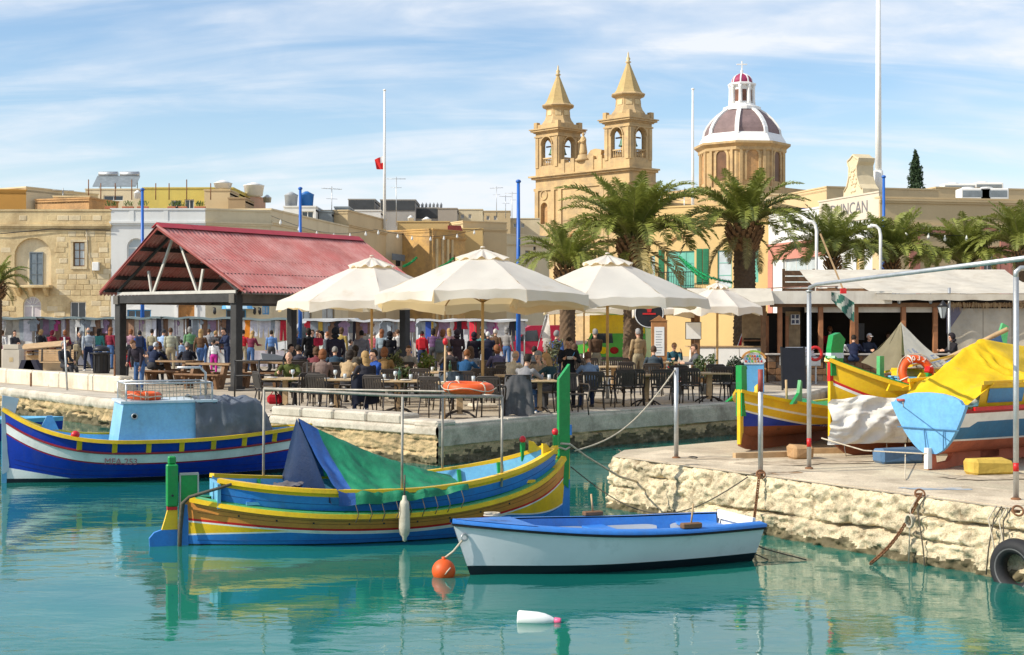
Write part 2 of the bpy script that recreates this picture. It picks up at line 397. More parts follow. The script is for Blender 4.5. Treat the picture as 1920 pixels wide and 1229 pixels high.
# the promenade sheet is cut back here by the parapet, so the ledge is a slab proud of nothing: it sits 4 mm over it
ledge(EDGE[0:4], PZ+.004, 1.0).obj('ledge', m_conc, t)
t = thing('parapet_wall', 'low thick white parapet wall along the left promenade edge', 'wall')
def kerb(mb, a, b, w, z0, z1, bev=.03, mi=0):
    a, b = Vector((*a, 0)), Vector((*b, 0)); d = b-a; L_ = d.length; ang = math.atan2(d.y, d.x)
    mb.box((0, 0, z0), (L_, w, z1), mi, Matrix.Translation(a) @ Matrix.Rotation(ang, 4, 'Z'), bev); return mb
m_para = mat('whitewashed_concrete', (.66, .59, .47), .9, .14, .8, .4, 14., grime_sheen=((.40, .31, .2), 1.4, .52, .8), streak=((.42, .33, .22), .4, 2.), fine=.15)
pa, pb = Vector((-19.4, 50.0)), Vector((-11.15, 40.4))
for i in range(6):
    a = pa.lerp(pb, i/6+.0015); b = pa.lerp(pb, (i+1)/6-.0015)
    kerb(MB(), a, b, .42, PZ-.1, 1.20, .04).obj('parapet_block', m_para, t)
for k, (px, w) in enumerate(((228, .26), (241, .24), (252, .24))):
    o = MB().box((-w/2, -.2, 0), (w/2, .2, .38), 0, None, .04).obj('kerb_block', m_para, None, loc=at(px, 40.3+k*.1, PZ), rot=rad(-30))
    tag(o, ('pale stone block nearest the parapet end, first of three by the black post', 'middle pale stone block of three beside the black hall post', 'pale stone block furthest from the parapet end, beside the bending boy')[k], 'stone block', 'pale blocks at the parapet end')
# terrace edge towards the camera
t = thing('terrace_wall', 'pale stone terrace wall with raised kerb behind the green tarpaulin boat', 'wall')
wall_face([EDGE[3], EDGE[4]], PZ, -.4, .055, [.48, .24, .02], .04, .018, .58, .16).obj('wall_face', [m_conc, m_rough, m_algae], t)
e3, e4 = Vector(EDGE[3]), Vector(EDGE[4])
for i in range(5):
    kerb(MB(), e3.lerp(e4, i/5+.002), e3.lerp(e4, (i+1)/5-.002), .55, PZ-.02, PZ+(.19 if i < 4 else .10), .04).obj('kerb_stone', m_conc, t)
t = thing('harbour_wall', 'grey concrete harbour wall under the terrace tables, right of the corner', 'wall')
wall_face(EDGE[4:], PZ, -.4, .045, [.32], .045, .016, .36, .22).obj('wall_face', [mat('weathered_concrete', (.50, .44, .34), .9, .22, 1.2, .5, 14., grime_sheen=((.24, .20, .15), 1.9, .48, .74), fine=.2), m_rough, m_algae], t)
for i in range(1, 5):
    for a, b in ((EDGE[4+i-1], EDGE[4+i]),):
        A, B = Vector(a), Vector(b); n = max(2, round((B-A).length/1.9))
        for k in range(n): kerb(MB(), A.lerp(B, k/n+.002), A.lerp(B, (k+1)/n-.002), .6, PZ-.02, PZ+.035, .015).obj('coping_slab', m_conc, t)
# right: the slip quay with the hauled-out boats
QE = [(1.75, 22.2), (1.49, 21.1), (3.25, 18.45), (5.36, 15.2), (9.4, 9.0), (14, 2)]
QT = QE+[(60, 2), (60, 43.3), (9.75, 43.3), (6.9, 29.0), (3.95, 24.2)]
t = thing('slip_quay', 'rough pale stone quay at right that carries the beached boats', 'quay')
wall_face([(3.95, 24.2)]+QE[0:5], PZ, -.45, .085, [.53, .30, .08], .026, .021, None, .11, .10).obj('wall_face', [m_conc, mat('sea_worn_stone', (.63, .53, .36), .95, .30, 2.4, 1., 30., grime_sheen=((.17, .12, .065), 4.2, .52, .70), fine=.45), m_algae], t)
def quay_top():
    bm = bmesh.new(); vs = [bm.verts.new((x, y, PZ)) for x, y in QT]; bm.faces.new(vs)
    me = bpy.data.meshes.new('quay_top'); bm.to_mesh(me); bm.free(); return me
o = link('quay_top', quay_top(), t); o.data.materials.append(m_quay)
wall_face([(9.75, 43.3), (6.9, 29.0), (3.95, 24.2)], PZ, -.4, .06, [.3], .15, .08, None, .2).obj('back_face', [m_conc, m_rough, m_algae], t)
# cracked screed plates on the quay top, a few millimetres proud, with open joints
for i, poly in enumerate(([(1.62, 21.1), (3.3, 18.55), (4.1, 19.3), (2.4, 22.2)], [(3.33, 18.5), (5.4, 15.35), (6.4, 16.2), (4.14, 19.25)], [(5.43, 15.3), (9.3, 9.3), (10.6, 10.2), (6.43, 16.15)])):
    vs = [(x, y, PZ+.006) for x, y in poly]+[(x, y, PZ-.01) for x, y in poly]
    MB().add(vs, [[0, 1, 2, 3], [1, 0, 4, 5], [2, 1, 5, 6], [3, 2, 6, 7], [0, 3, 7, 4]]).obj('screed_plate', mat('screed', (.60, .50, .36), .92, .25, 1.1, .6, 18., grime_sheen=((.36, .29, .20), 1.4, .48, .70), fine=.35), t)

# stains with shapes of their own on the quay: old paint, sand and a damp patch
for cx_, cy_, rx_, ry_, ang_, c_, nm_ in ((5.05, 17.0, .42, .12, -.1, (.30, .36, .42), 'paint_stain'), (4.2, 20.2, .9, .35, .2, (.36, .28, .19), 'ground_stain'), (2.9, 20.8, .5, .22, -.3, (.44, .35, .24), 'ground_stain'), (6.2, 18.3, .8, .3, .3, (.34, .27, .19), 'ground_stain'), (3.6, 18.75, .25, .12, .5, (.34, .20, .10), 'rust_stain')):
    pts_ = []
    for i in range(36):
        a = i*math.pi/18; k_ = 1+.45*noise.noise(Vector((math.cos(a)*2+cx_, math.sin(a)*2+cy_, 3)))+.2*noise.noise(Vector((math.cos(a)*7, math.sin(a)*7, cx_))); x_, y_ = rx_*k_*math.cos(a), ry_*k_*math.sin(a); pts_.append((cx_+x_*math.cos(ang_)-y_*math.sin(ang_), cy_+x_*math.sin(ang_)+y_*math.cos(ang_), PZ+.0095))
    MB().add(pts_, [list(range(36))]).obj(nm_, mat(nm_+str(int(cx_*10)), c_, .9, .35, 6., .4, 20., grime_sheen=((.56, .46, .33), 5., .46, .6)), t)
# ------------------------------------------------------------------ boats
def sweep(pts, w, h, mb=None, mi=0, closed_ends=True, smooth=False):
    """rectangular section (w sideways, h upwards) along pts"""
    mb = mb or MB(); pts = [Vector(p) for p in pts]; k = len(pts); vs = []; fs = []
    for i, p in enumerate(pts):
        d = pts[min(i+1, k-1)]-pts[max(i-1, 0)]; d.normalize()
        sx = Vector((d.y, -d.x, 0))
        if sx.length < 1e-4: sx = Vector((1, 0, 0))
        sx.normalize(); up = sx.cross(d).normalized()
        for a, b in ((-1, -1), (1, -1), (1, 1), (-1, 1)): vs.append(p+sx*(a*w/2)+up*(b*h/2))
    for i in range(k-1):
        for j in range(4): fs.append([i*4+j, i*4+(j+1) % 4, (i+1)*4+(j+1) % 4, (i+1)*4+j])
    fs += [[3, 2, 1, 0], [(k-1)*4+j for j in range(4)]]
    return mb.add(vs, fs, mi, smooth)

class Hull:
    """x runs from stern (0) to bow (L), y athwart, z up from the boat's own zero"""
    def __init__(s, L, B, sheer, keel, fore=2.3, aft=2.0, full=.50, tran=0., p0=.42, p1=.85, rake_b=.10, rake_s=.05, tmid=.5):
        s.L, s.B, s.sheer, s.keel, s.fore, s.aft, s.full, s.tran, s.p0, s.p1, s.rb, s.rs, s.tm = L, B, sheer, keel, fore, aft, full, tran, p0, p1, rake_b, rake_s, tmid
    def b(s, t):
        if t > s.tm: u = (t-s.tm)/(1-s.tm); return max(.012, s.B*(1-u**s.fore))
        u = (s.tm-t)/s.tm; return max(.012, s.B*(1-(1-s.tran)*u**s.aft))
    def p(s, t):
        e = abs(t-.5)*2
        if s.tran and t < .5: e *= .35
        return s.p0+(s.p1-s.p0)*e**2.2
    def at(s, t, z, side, out=0.):
        zk, zs = s.keel(t), s.sheer(t); v = min(1.25, max(0., (z-zk)/(zs-zk)))
        y = s.b(t)*v**s.p(t)
        x = t*s.L+s.rb*(z-zk)*max(0, (t-.6)/.4)**2-s.rs*(z-zk)*max(0, (.35-t)/.35)**2
        return Vector((x, side*(y+out), z))
    def skin(s, levels, mis, n=44, mb=None, t0=0., t1=1., sides=(1, -1), out=0.):
        mb = mb or MB()
        for sd_ in sides:
            for k in range(len(mis)):
                def fn(u, v):
                    t = t0+(t1-t0)*u; z0, z1 = levels[k](t), levels[k+1](t); return s.at(t, z0+(z1-z0)*v, sd_, out)
                mb.grid(fn, n, 4 if k == 0 else 2, mis[k], True, flip=(sd_ < 0))
        return mb
    def line(s, fz, side, t0=0., t1=1., n=40, out=0.):
        return [s.at(t0+(t1-t0)*i/n, fz(t0+(t1-t0)*i/n), side, out) for i in range(n+1)]
    def deck(s, fz, t0, t1, inset=.03, n=30, mb=None, mi=0):
        mb = mb or MB()
        def fn(u, v):
            t = t0+(t1-t0)*u; z = fz(t); a = s.at(t, z, 1, -inset); return Vector((a.x, a.y*(2*v-1), z))
        mb.grid(fn, n, 2, mi, False, flip=False); return mb
    def inner(s, f_top, f_bot, t0, t1, inset=.045, n=34, mb=None, mi=0):
        mb = mb or MB()
        for sd_ in (1, -1):
            def fn(u, v):
                t = t0+(t1-t0)*u; z = f_bot(t)+(f_top(t)-f_bot(t))*v; p = s.at(t, z, sd_); p.y = sd_*max(.0, abs(p.y)-inset); return p
            mb.grid(fn, n, 2, mi, True, flip=(sd_ > 0))
        return mb

P_blue = paint('sky_blue_paint', (.030, .20, .60)); P_royal = paint('royal_blue_paint', (.004, .035, .36)); P_lblue = paint('light_blue_paint', (.16, .46, .72))
P_yellow = paint('yellow_paint', (.80, .50, .015)); P_green = paint('green_paint', (.005, .27, .055)); P_lgreen = paint('pale_green_paint', (.10, .42, .15))
P_red = paint('red_paint', (.58, .015, .015)); P_white = paint('boat_white_paint', (.80, .80, .78)); P_ochre = paint('ochre_paint', (.66, .25, .05)); P_maroon = paint('maroon_paint', (.28, .01, .02))
P_brown = mat('antifouling_brown', (.27, .085, .035), .8, .3, 3., .4, 20., grime_sheen=((.10, .05, .03), 3., .5, .75)); P_redbr = mat('antifouling_red', (.46, .13, .065), .75, .22, 3., .3, 20., grime_sheen=((.20, .06, .04), 3., .52, .8))
P_navy = mat('boot_top_black', (.008, .014, .022), .5, .2, 4., .1, 20.); P_orange = mat('buoy_orange', (.72, .10, .015), .5, .12, 3., .08, 30., grime_sheen=((.4, .08, .03), 6., .6, .85))
P_ball = mat('ball_red', (.62, .02, .03), .35, .05, 3.)

def ramp(t, pts):
    for (a, va), (b, vb) in zip(pts, pts[1:]):
        if t <= b:
            u = (t-a)/(b-a); u = u*u*(3-2*u)*.5+u*.5; return va+(vb-va)*u
    return pts[-1][1]

# ---- the middle boat with the green tarpaulin
def main_luzzu():
    A = at(345, 17.55); B = at(1060, 19.25); d = B-A; ang = math.atan2(d.y, d.x); L_ = d.length
    t = thing('fishing_boat', 'brightly striped wooden boat with green and blue tarpaulin and tall green bow post', 'boat', A, ang)
    zs = lambda u: .36+(.22*((.5-u)/.5)**2.2 if u < .5 else .40*((u-.5)/.5)**2+.24*((u-.5)/.5)**9)
    H = Hull(L_, .86, zs, lambda u: -.34+.04*abs(u-.5), 2.5, 2.7, rake_b=.02, rake_s=.0)
    e = lambda u: abs(2*u-1)
    zr = lambda u: min(zs(u)-.03, zs(u)-.165-.10*e(u)**3*(u > .5)-.08*e(u)**4*(u < .5))    # top of the red line
    zw = lambda u: max(.04, zr(u)-.052-(.15*max(0, (.24-u)/.24)**1.1 if u < .5 else .34*max(0, (u-.80)/.2)**1.1))                # top of the blue bottom
    lv = [H.keel, lambda u: .012, lambda u: zw(u)-.018, lambda u: min(zw(u), zr(u)-.05), lambda u: zr(u)-.05, lambda u: zr(u)-.03, zr, lambda u: zs(u)]
    H.skin(lv, [7, 0, 1, 2, 1, 3, 4], 84).obj('hull', [P_blue, P_white, P_yellow, P_red, P_ochre, P_green, P_lblue, P_navy], t)
    for k in (1, -1):
        sweep(H.line(zs, k, .015, .985, 56, .02), .075, .055).obj('rubbing_strake', P_yellow, t)
        sweep(H.line(lambda u: zs(u)+.034, k, .03, .97, 50, -.03), .10, .016).obj('deck_edge', P_lgreen, t)
    # bulwark with its yellow rail
    zt = lambda u: zs(u)+.30-.03*max(0, (u-.9)/.1)
    Hb = Hull(L_, .83, zt, H.keel, 2.6, 2.9, rake_b=.02, rake_s=.0)
    Hb.skin([lambda u: zs(u)+.03, lambda u: zs(u)+.05, lambda u: zt(u)-.075, zt], [1, 0, 2], 50, None, .075, .955).obj('bulwark', [P_blue, P_green, P_yellow], t)
    Hb.inner(zt, lambda u: .2, .075, .955).obj('bulwark_lining', P_lblue, t)
    for k in (1, -1):
        sweep(Hb.line(zt, k, .075, .955, 46, -.005), .085, .05).obj('gunwale', P_yellow, t)
        f = MB()
        for u in (.09, .2, .3, .62, .74, .84, .93): f.beam(Hb.at(u, .25, k, -.065), Hb.at(u, zt(u)-.02, k, -.065), .045, .045)
        for i_, u in enumerate((.2, .3, .74, .84)): MB().beam(Hb.at(u, .25, k, -.065), Hb.at(u, zt(u)-.02, k, -.065), .045, .045).obj('rib', P_green, t)
    H.deck(lambda u: .26, .05, .95, .06).obj('floor_boards', mat('boat_floor', (.14, .3, .4), .7, .3, 3.), t)
    MB().box((-.02, -.36, .0), (.02, .36, .30)).obj('stern_board', P_lblue, t, loc=(.075*L_, 0, .47))
    for u in (.16, .86): MB().box((-.12, -.5 if u < .5 else -.42, -.02), (.12, .5 if u < .5 else .42, .02)).obj('thwart', P_yellow if u > .5 else P_lblue, t, loc=(u*L_, 0, zs(u)+.08))
    # small deck at the bow, stem post like a slanted board
    H.deck(lambda u: zs(u)+.01, .90, .99, .01, 8).obj('fore_deck', P_lgreen, t)
    w = .085
    MB().prism([(-.09, .6), (.03, .5), (.05, 1.10), (.05, 2.18), (-.105, 1.98), (-.105, 1.08)], Matrix.Translation((L_-.0, -w/2, 0)), w).obj('stem_post', P_green, t)
    MB().prism([(-.06, -.3), (.05, -.3), (.055, .55), (.052, .62), (-.05, .62)], Matrix.Translation((L_, -.03, 0)), .06).obj('stem', [P_blue], t)
    MB().prism([(-.07, .62), (.052, .62), (.052, 1.02), (-.08, 1.02)], Matrix.Translation((L_, -.032, 0)), .064).obj('stem_head', [P_yellow], t)
    MB().box((.05, -.05, 1.22), (.075, .05, 1.36)).obj('bow_fitting', P_blue, t, loc=(L_, 0, 0))
    # stern: green plate, tiller post and blue rudder
    pl = MB().box((-.10, -.02, .35), (.10, .03, .86)).obj('stern_plate', P_green, t, loc=(.06, 0, .0))
    fr = MB(); fr.box((-.115, -.03, .86), (.115, .04, .885)); fr.box((-.118, -.03, .36), (-.10, .04, .86)); fr.box((.10, -.03, .36), (.118, .04, .86)); fr.obj('plate_edge', mat('weathered_edge', (.42, .40, .36), .8, .2, 6), pl)
    MB().prism([(-.05, -.3), (.05, -.3), (.05, .50), (-.04, .50)], Matrix.Translation((0, -.035, 0)), .07).obj('stern_post', P_blue, t)
    rd = MB().prism([(-.10, -.28), (-.40, -.28), (-.42, .10), (-.36, .17), (-.27, .20), (-.08, .20)], Matrix.Translation((0, -.035, 0)), .07).obj('rudder', P_blue, t)
    MB().prism([(-.27, .20), (-.08, .20), (-.08, .44), (-.20, .44), (-.23, .33)], Matrix.Translation((0, -.04, 0)), .08).obj('rudder_neck', P_yellow, rd)
    MB().box((-.205, -.05, .44), (-.085, .05, .48)).obj('rudder_band', P_red, rd)
    hd = MB().box((-.215, -.06, .48), (-.075, .06, 1.00), 0, None, .015).obj('rudder_post', P_green, t)
    MB().box((-.195, -.045, 1.00), (-.10, .045, 1.10), 0, None, .015).obj('post_cap', P_green, hd)
    MB().tube([(-.145, -.075, .62), (-.145, -.058, .62)], .015, 8).obj('bolt', P_navy, hd)
    # four knob posts by the bow
    for k, u in ((-1, .955), (1, .90)):
        q = Hb.at(u, zt(u), k, -.03)
        po = MB().box((-.03, -.03, -.1), (.03, .03, .16), 0, None, .008).obj('knob_post', P_green, t, loc=q)
        MB().ell((0, 0, .20), (.045, .045, .05)).obj('knob', P_ball, po)
    for k in (1, -1):
        MB().prism([(-.10, 0), (.14, 0), (.14, .04), (.03, .06), (-.03, .13), (-.10, .15)], Matrix.Translation((0, -.02, 0)), .04).obj('horn_board', P_yellow, t, loc=Hb.at(.93, zt(.93)-.02, k, -.03), rot=rad(-14*k))
    for fr_, m_ in ((.42, 'seam_ochre'), (.74, 'seam_ochre')):
        sweep(H.line(lambda u: zr(u)+(zs(u)-.03-zr(u))*fr_, -1, .03, .96, 50, .0), .005, .006).obj('plank_seam', mat(m_, (.26, .11, .03), .8, .2, 5), t)
    sweep(Hb.line(lambda u: zs(u)+.13, -1, .08, .95, 50, .0), .005, .006).obj('plank_seam', mat('seam_blue', (.012, .07, .24), .8, .2, 5), t)
    for zf in (.07,): sweep(H.line(lambda u: .06+.25*max(0, (u-.8)/.2)**2, -1, .03, .97, 50, .0), .005, .006).obj('plank_seam', MATS['seam_blue'], t)
    for i in range(9):
        u = .12+.085*i; q = H.at(u, zs(u)-.10, -1, .002)
        MB().tube([q, q+Vector((0, -.006, 0))], .012, 8).obj('scupper', P_navy, t)
    # frame of pipes over the boat
    W2L = Matrix.Translation(A) @ Matrix.Rotation(ang, 4, 'Z'); inv = W2L.inverted()
    tops = {}
    for nm, u, k, pz in (('a', .215, 1, 1.88), ('b', .505, -1, 1.83), ('c', .70, 1, 1.80), ('e', .775, -1, 1.79)):
        q = Hb.at(u, zt(u), k, -.02); MB().tube([(q.x, q.y, q.z-.15), (q.x+.01, q.y, pz)], .017, 8).obj('pole', m_bpipe, t); tops[nm] = Vector((q.x+.01, q.y, pz))
    r = MB().tube([tops['a'], tops['a'].lerp(tops['b'], .22)+Vector((0, 0, .0)), tops['b'], tops['e']], .02, 8); r.obj('rail', m_bpipe, t)
    MB().tube([tops['a'], tops['c'], tops['c'].lerp(tops['e'], .5), tops['e']], .016, 8).obj('rail', m_bpipe, t)
    # tarpaulin: a tent with its high end towards the stern
    pk = Vector((.285*L_, .12, 1.52)); en = Vector((.675*L_, -.05, .74))
    def tarp(u, v):
        rd_ = pk.lerp(en, u); rd_.z += -.09*math.sin(math.pi*u)
        uu = .345+(.675-.345)*u
        if v < .5:                                               # near side
            w_ = 1-v/.5; q = Hb.at(uu, zt(uu)+.035, -1, .05); p = rd_.lerp(q, min(1, w_/.86))
            if w_ > .86: p = q.lerp(Hb.at(uu, zt(uu)-.17+.11*u, -1, .13), (w_-.86)/.14)
        else:
            w_ = (v-.5)/.5; q = Hb.at(min(.96, uu), zt(uu)-.02, 1, .06); p = rd_.lerp(q, w_)
        w2 = w_*(1-w_)*4
        p.z -= .10*w2*(1-.4*u)
        fold = math.sin(u*26+w_*3.2)*.018*(.3+w_)+.03*noise.noise(Vector((u*7, w_*3-u*6, 2)))+.015*noise.noise(Vector((u*21, w_*9, 5)))
        fold += .05*(.22-abs(noise.noise(Vector((u*9-w_*2, w_*3.5, 8)))))*(.4+w2)
        p.y += fold*(-1 if v < .5 else 1); p.z += fold*.5
        return p
    m_tg = mat('green_tarpaulin', (.012, .215, .105), .55, .22, 3., .5, 14., trans=.12, spec=.4); m_tb = mat('blue_tarpaulin', (.018, .085, .30), .45, .25, 3., .5, 14., spec=.5, grime_sheen=((.3, .33, .4), 5., .62, .8)); m_tn = mat('navy_tarpaulin', (.010, .025, .075), .5, .2, 3., .4, 14.)
    tp = MB().grid(tarp, 64, 40, 0, True, lambda u, v: 1 if u < .13 else 0, flip=False).obj('tarpaulin', [m_tg, m_tb], None)
    tp.matrix_world = W2L; tag(tp, 'green and blue tarpaulin stretched as a tent over the striped boat', 'tarpaulin')
    fl = [pk, Hb.at(.26, zt(.26)-.02, 1, .03), Hb.at(.345, zt(.345)-.08, -1, .03)]
    def flap(u, v):
        a = fl[0].lerp(fl[1], v); b = fl[0].lerp(tarp(0, 0), v*.98); p = a.lerp(b, u); p.x += .05*math.sin(u*9+v*2)*v-.02; return p
    MB().grid(flap, 20, 16).obj('end_flap', m_tn, tp)
    for k in range(9):
        u = .12+k*.1; q = tarp(u, .002); MB().tube([q+Vector((0, -.02, 0)), q+Vector((.03, -.05, -.12)), q+Vector((.0, -.02, -.22))], .006, 5).obj('tie', m_drope, tp)
    # fender, bin and coil of rope
    q = W2L @ Hb.at(.505, zt(.505), -1, .05)
    f = MB(); f.lathe([(.0, -.52), (.025, -.50), (.03, -.46), (.06, -.42), (.07, -.34), (.066, -.18), (.058, -.05), (.05, -.02), (.03, 0), (.022, .05), (.0, .06)], 14)
    fo = f.obj('fender', mat('dirty_white_plastic', (.55, .50, .40), .6, .2, 6, .2, 30, grime_sheen=((.3, .25, .17), 8, .5, .8)), None, loc=q+Vector((.02, -.07, -.10))); tag(fo, 'dirty white fender hanging from the side of the striped boat', 'fender')
    MB().tube([(0, 0, .05), (0, .02, .2), (.0, .05, .30)], .01, 6).obj('lanyard', m_drope, fo)
    bn = MB(); bn.lathe([(.19, -.22), (.21, -.02), (.215, 0), (.19, 0), (.17, -.1), (0.0, -.12)], 18); bo = bn.obj('bin', P_blue, None, loc=W2L @ Vector((.245*L_, -.25, .70))); tag(bo, 'blue tub with dark sheet over it inside the striped boat', 'tub')
    MB().grid(lambda u, v: Vector((.2*(u-.5)*2*.9, .2*(v-.5)*2*.9, .03+.05*noise.noise(Vector((u*4, v*4, 1))))), 10, 10).obj('cover_sheet', mat('dusty_sheet', (.12, .11, .12), .9, .3, 9), bo)
    pts = [W2L @ p for p in (Vector((.10*L_, -.50, .78)), Vector((.03, -.28, .62)), Vector((-.03, -.10, .52)), Vector((-.06, -.10, .2)), Vector((-.07, -.12, -.2)))]
    o = MB().tube(pts, [.018, .02, .03, .028, .022], 8).obj('mooring_rope', m_drope); tag(o, 'thick twisted rope hanging from the stern of the striped boat', 'rope')
    qb = W2L @ Vector((L_, 0, 1.06))
    o = MB().tube([qb+Vector((-.09, -.06, .0)), qb+Vector((.0, -.09, -.03)), qb+Vector((.08, 0, .01)), qb+Vector((0, .08, .02)), qb+Vector((-.09, .03, .03)), qb+Vector((-.06, -.08, .05)), qb+Vector((.06, -.07, .04)), qb+Vector((.3, .3, -.16)), qb+Vector((.8, .9, -.5)), qb+Vector((1.3, 1.7, -.72))], .016, 6).obj('bow_rope', m_rope); tag(o, 'pale rope wound round the green bow post of the striped boat', 'rope')
    return W2L, tops
LZ, LZ_TOPS = main_luzzu()

# ---- life ring
def ring(loc, rot, label, R0=.31, r=.075, text=None, group=None):
    t = thing('life_ring', label, 'life ring', loc, 0, group, rot)
    MB().torus((0, 0, 0), R0, r, 36, 12).obj('ring', P_orange, t)
    for k in range(4):
        a = k*math.pi/2+.4
        MB().torus((R0*math.cos(a), R0*math.sin(a), 0), r+.004, .009, 14, 6, 0, Matrix.Rotation(a, 3, 'Z') @ Matrix.Rotation(rad(90), 3, 'X')).obj('band', m_rope if text is None else m_wpaint, t)
    MB().tube([(( R0+r+.02)*math.cos(a), (R0+r+.02)*math.sin(a), -.02*math.sin(a*4)) for a in [i*2*math.pi/24 for i in range(25)]], .008, 5).obj('grab_line', m_rope, t)
    return t
q = (LZ @ LZ_TOPS['c']).lerp(LZ @ LZ_TOPS['e'], .45)
ring(q+Vector((.0, 0, .075)), (rad(2), rad(2), .3), 'orange life ring lying flat on the pipe frame over the striped boat', .27)

# ---- the blue boat at left
def blue_luzzu():
    A = at(566, 26.3); B = at(10, 24.3); d = B-A; ang = math.atan2(d.y, d.x); L_ = d.length
    t = thing('fishing_boat', 'royal blue boat with yellow rail, white stripe and light blue cabin', 'boat', A, ang)
    zs = lambda u: .70+(.14*((.5-u)/.5)**2 if u < .5 else .56*((u-.5)/.5)**3.6)
    H = Hull(L_, .95, zs, lambda u: -.3, 2.6, 2.2, rake_b=.02, rake_s=.15, p1=.9)
    lv = [H.keel, lambda u: .07+.0*u, lambda u: .071+.20*max(0, (u-.80)/.2), lambda u: zs(u)-.40, lambda u: zs(u)-.375, lambda u: zs(u)-.225, lambda u: zs(u)-.205, lambda u: zs(u)]
    H.skin(lv, [3, 1, 0, 2, 1, 2, 0], 60).obj('hull', [P_royal, P_white, P_maroon, P_navy], t)
    for k in (1, -1):
        sweep(H.line(zs, k, .0, 1., 56, .01), .07, .06).obj('gunwale', P_yellow, t)
        sweep(H.line(lambda u: zs(u)-.20, k, .0, .99, 56, .012), .03, .03).obj('rubbing_strake', P_maroon, t)
        for zz_ in (.12, .20): sweep(H.line(lambda u: zz_+.25*max(0, (u-.7)/.3)**2, k, .02, .97, 50, .0), .005, .007).obj('plank_seam', mat('seam_royal', (.004, .015, .14), .8, .2, 5), t)
        for i in range(7):
            u = .13+i*.108; q0, q1 = H.at(u, zs(u)-.185, k, .008), H.at(u, zs(u)-.02, k, .008)
            MB().beam(q0, q1, .085, .03, 0, (0, 1, 0)).obj('rib', P_yellow, t)
    H.inner(zs, lambda u: .3, .02, .98).obj('lining', P_lblue, t)
    H.deck(lambda u: .45+.3*max(0, (u-.8)/.2)**2, .03, .97, .05).obj('deck', P_lblue, t)
    MB().prism([(-.05, .2), (.05, .15), (.06, 1.26), (.05, 1.50), (-.22, 1.44), (-.16, 1.2)], Matrix.Translation((L_, -.03, 0)), .06).obj('stem_post', mat('pale_grey_paint', (.55, .62, .68), .5, .1, 3), t)
    MB().prism([(-.03, -.3), (.05, -.3), (.05, .95), (-.03, .95)], Matrix.Translation((L_+.01, -.022, 0)), .044).obj('stem', P_lblue, t)
    q = H.at(.79, zs(.79), 1, -.02); po = MB().ell(q+Vector((0, 0, .06)), (.075, .06, .07)).obj('knob', P_ball, t)
    MB().prism([(-.2, 0), (.25, 0), (.1, .05), (.0, .25), (-.09, .25)], Matrix.Translation((0, 0, 0)), .04).obj('horn_board', P_lblue, t, loc=H.at(.86, zs(.86)-.02, -1, -.05))
    # cabin: light blue box, sloping forward face, tarpaulin behind
    m_cab = paint('cabin_blue', (.22, .50, .72))
    x0, x1, x1t, y = .33*L_, .66*L_, .635*L_, .62; zc = 1.34
    cv = [(x0, -y, .45), (x1, -y, .45), (x1, y, .45), (x0, y, .45), (x0, -y*.96, zc), (x1t, -y*.96, zc), (x1t, y*.96, zc), (x0, y*.96, zc)]
    cb = MB().add(cv, [[0, 1, 5, 4], [1, 2, 6, 5], [2, 3, 7, 6], [3, 0, 4, 7], [4, 5, 6, 7]]).obj('cabin', m_cab, t)
    MB().box((x0-.03, -y-.01, zc), (x1t+.05, y+.01, zc+.04)).obj('cabin_roof', paint('cabin_top', (.62, .72, .78)), cb)
    MB().torus((.60*L_, y*1.0-.003, 1.12), .045, .012, 16, 6, 0, Matrix.Rotation(rad(90), 3, 'X')).obj('porthole_ring', m_galv, cb)
    MB().tube([(.60*L_, y*.965, 1.12), (.60*L_, y*.985, 1.12)], .045, 14).obj('porthole', m_dark, cb)
    # rail with wire mesh on the roof
    rl = MB(); h = .34
    cs = [(x0+.05, -.55), (x1t-.05, -.55), (x1t-.05, .55), (x0+.05, .55)]
    for i in range(4):
        a, b = cs[i], cs[(i+1) % 4]
        MB().tube([(a[0], a[1], zc+.04), (a[0], a[1], zc+h)], .016, 8).obj('rail_post', m_galv, t)
        MB().tube([(a[0], a[1], zc+h), (b[0], b[1], zc+h)], .016, 8).obj('rail', m_galv, t)
        n = 12 if i % 2 == 0 else 9
        for k in range(1, n): rl.tube([(a[0]+(b[0]-a[0])*k/n, a[1]+(b[1]-a[1])*k/n, zc+.05), (a[0]+(b[0]-a[0])*k/n+.01, a[1]+(b[1]-a[1])*k/n, zc+h)], .006, 4)
        for hh in (.13, .23): rl.tube([(a[0], a[1], zc+hh), ((a[0]+b[0])/2, (a[1]+b[1])/2, zc+hh-.03), (b[0], b[1], zc+hh)], .006, 4)
    rl.obj('rail_netting', m_rope, t, kind='stuff')
    MB().tube([(x0+.1, .2, zc+.04), (x0+.1, .2, zc+.5), (x0+.2, .2, zc+.60), (x0+.6, .2, zc+.60)], .022, 8).obj('exhaust_pipe', m_galv, t)
    m_gt = mat('grey_tarpaulin', (.10, .115, .14), .45, .2, 3., .5, 12., spec=.5, grime_sheen=((.22, .24, .26), 3., .58, .8))
    prof = [(.70, 0.52), (.69, .95), (.62, 1.34), (.25, 1.42), (-.25, 1.42), (-.62, 1.34), (-.69, .95), (-.70, .52)]
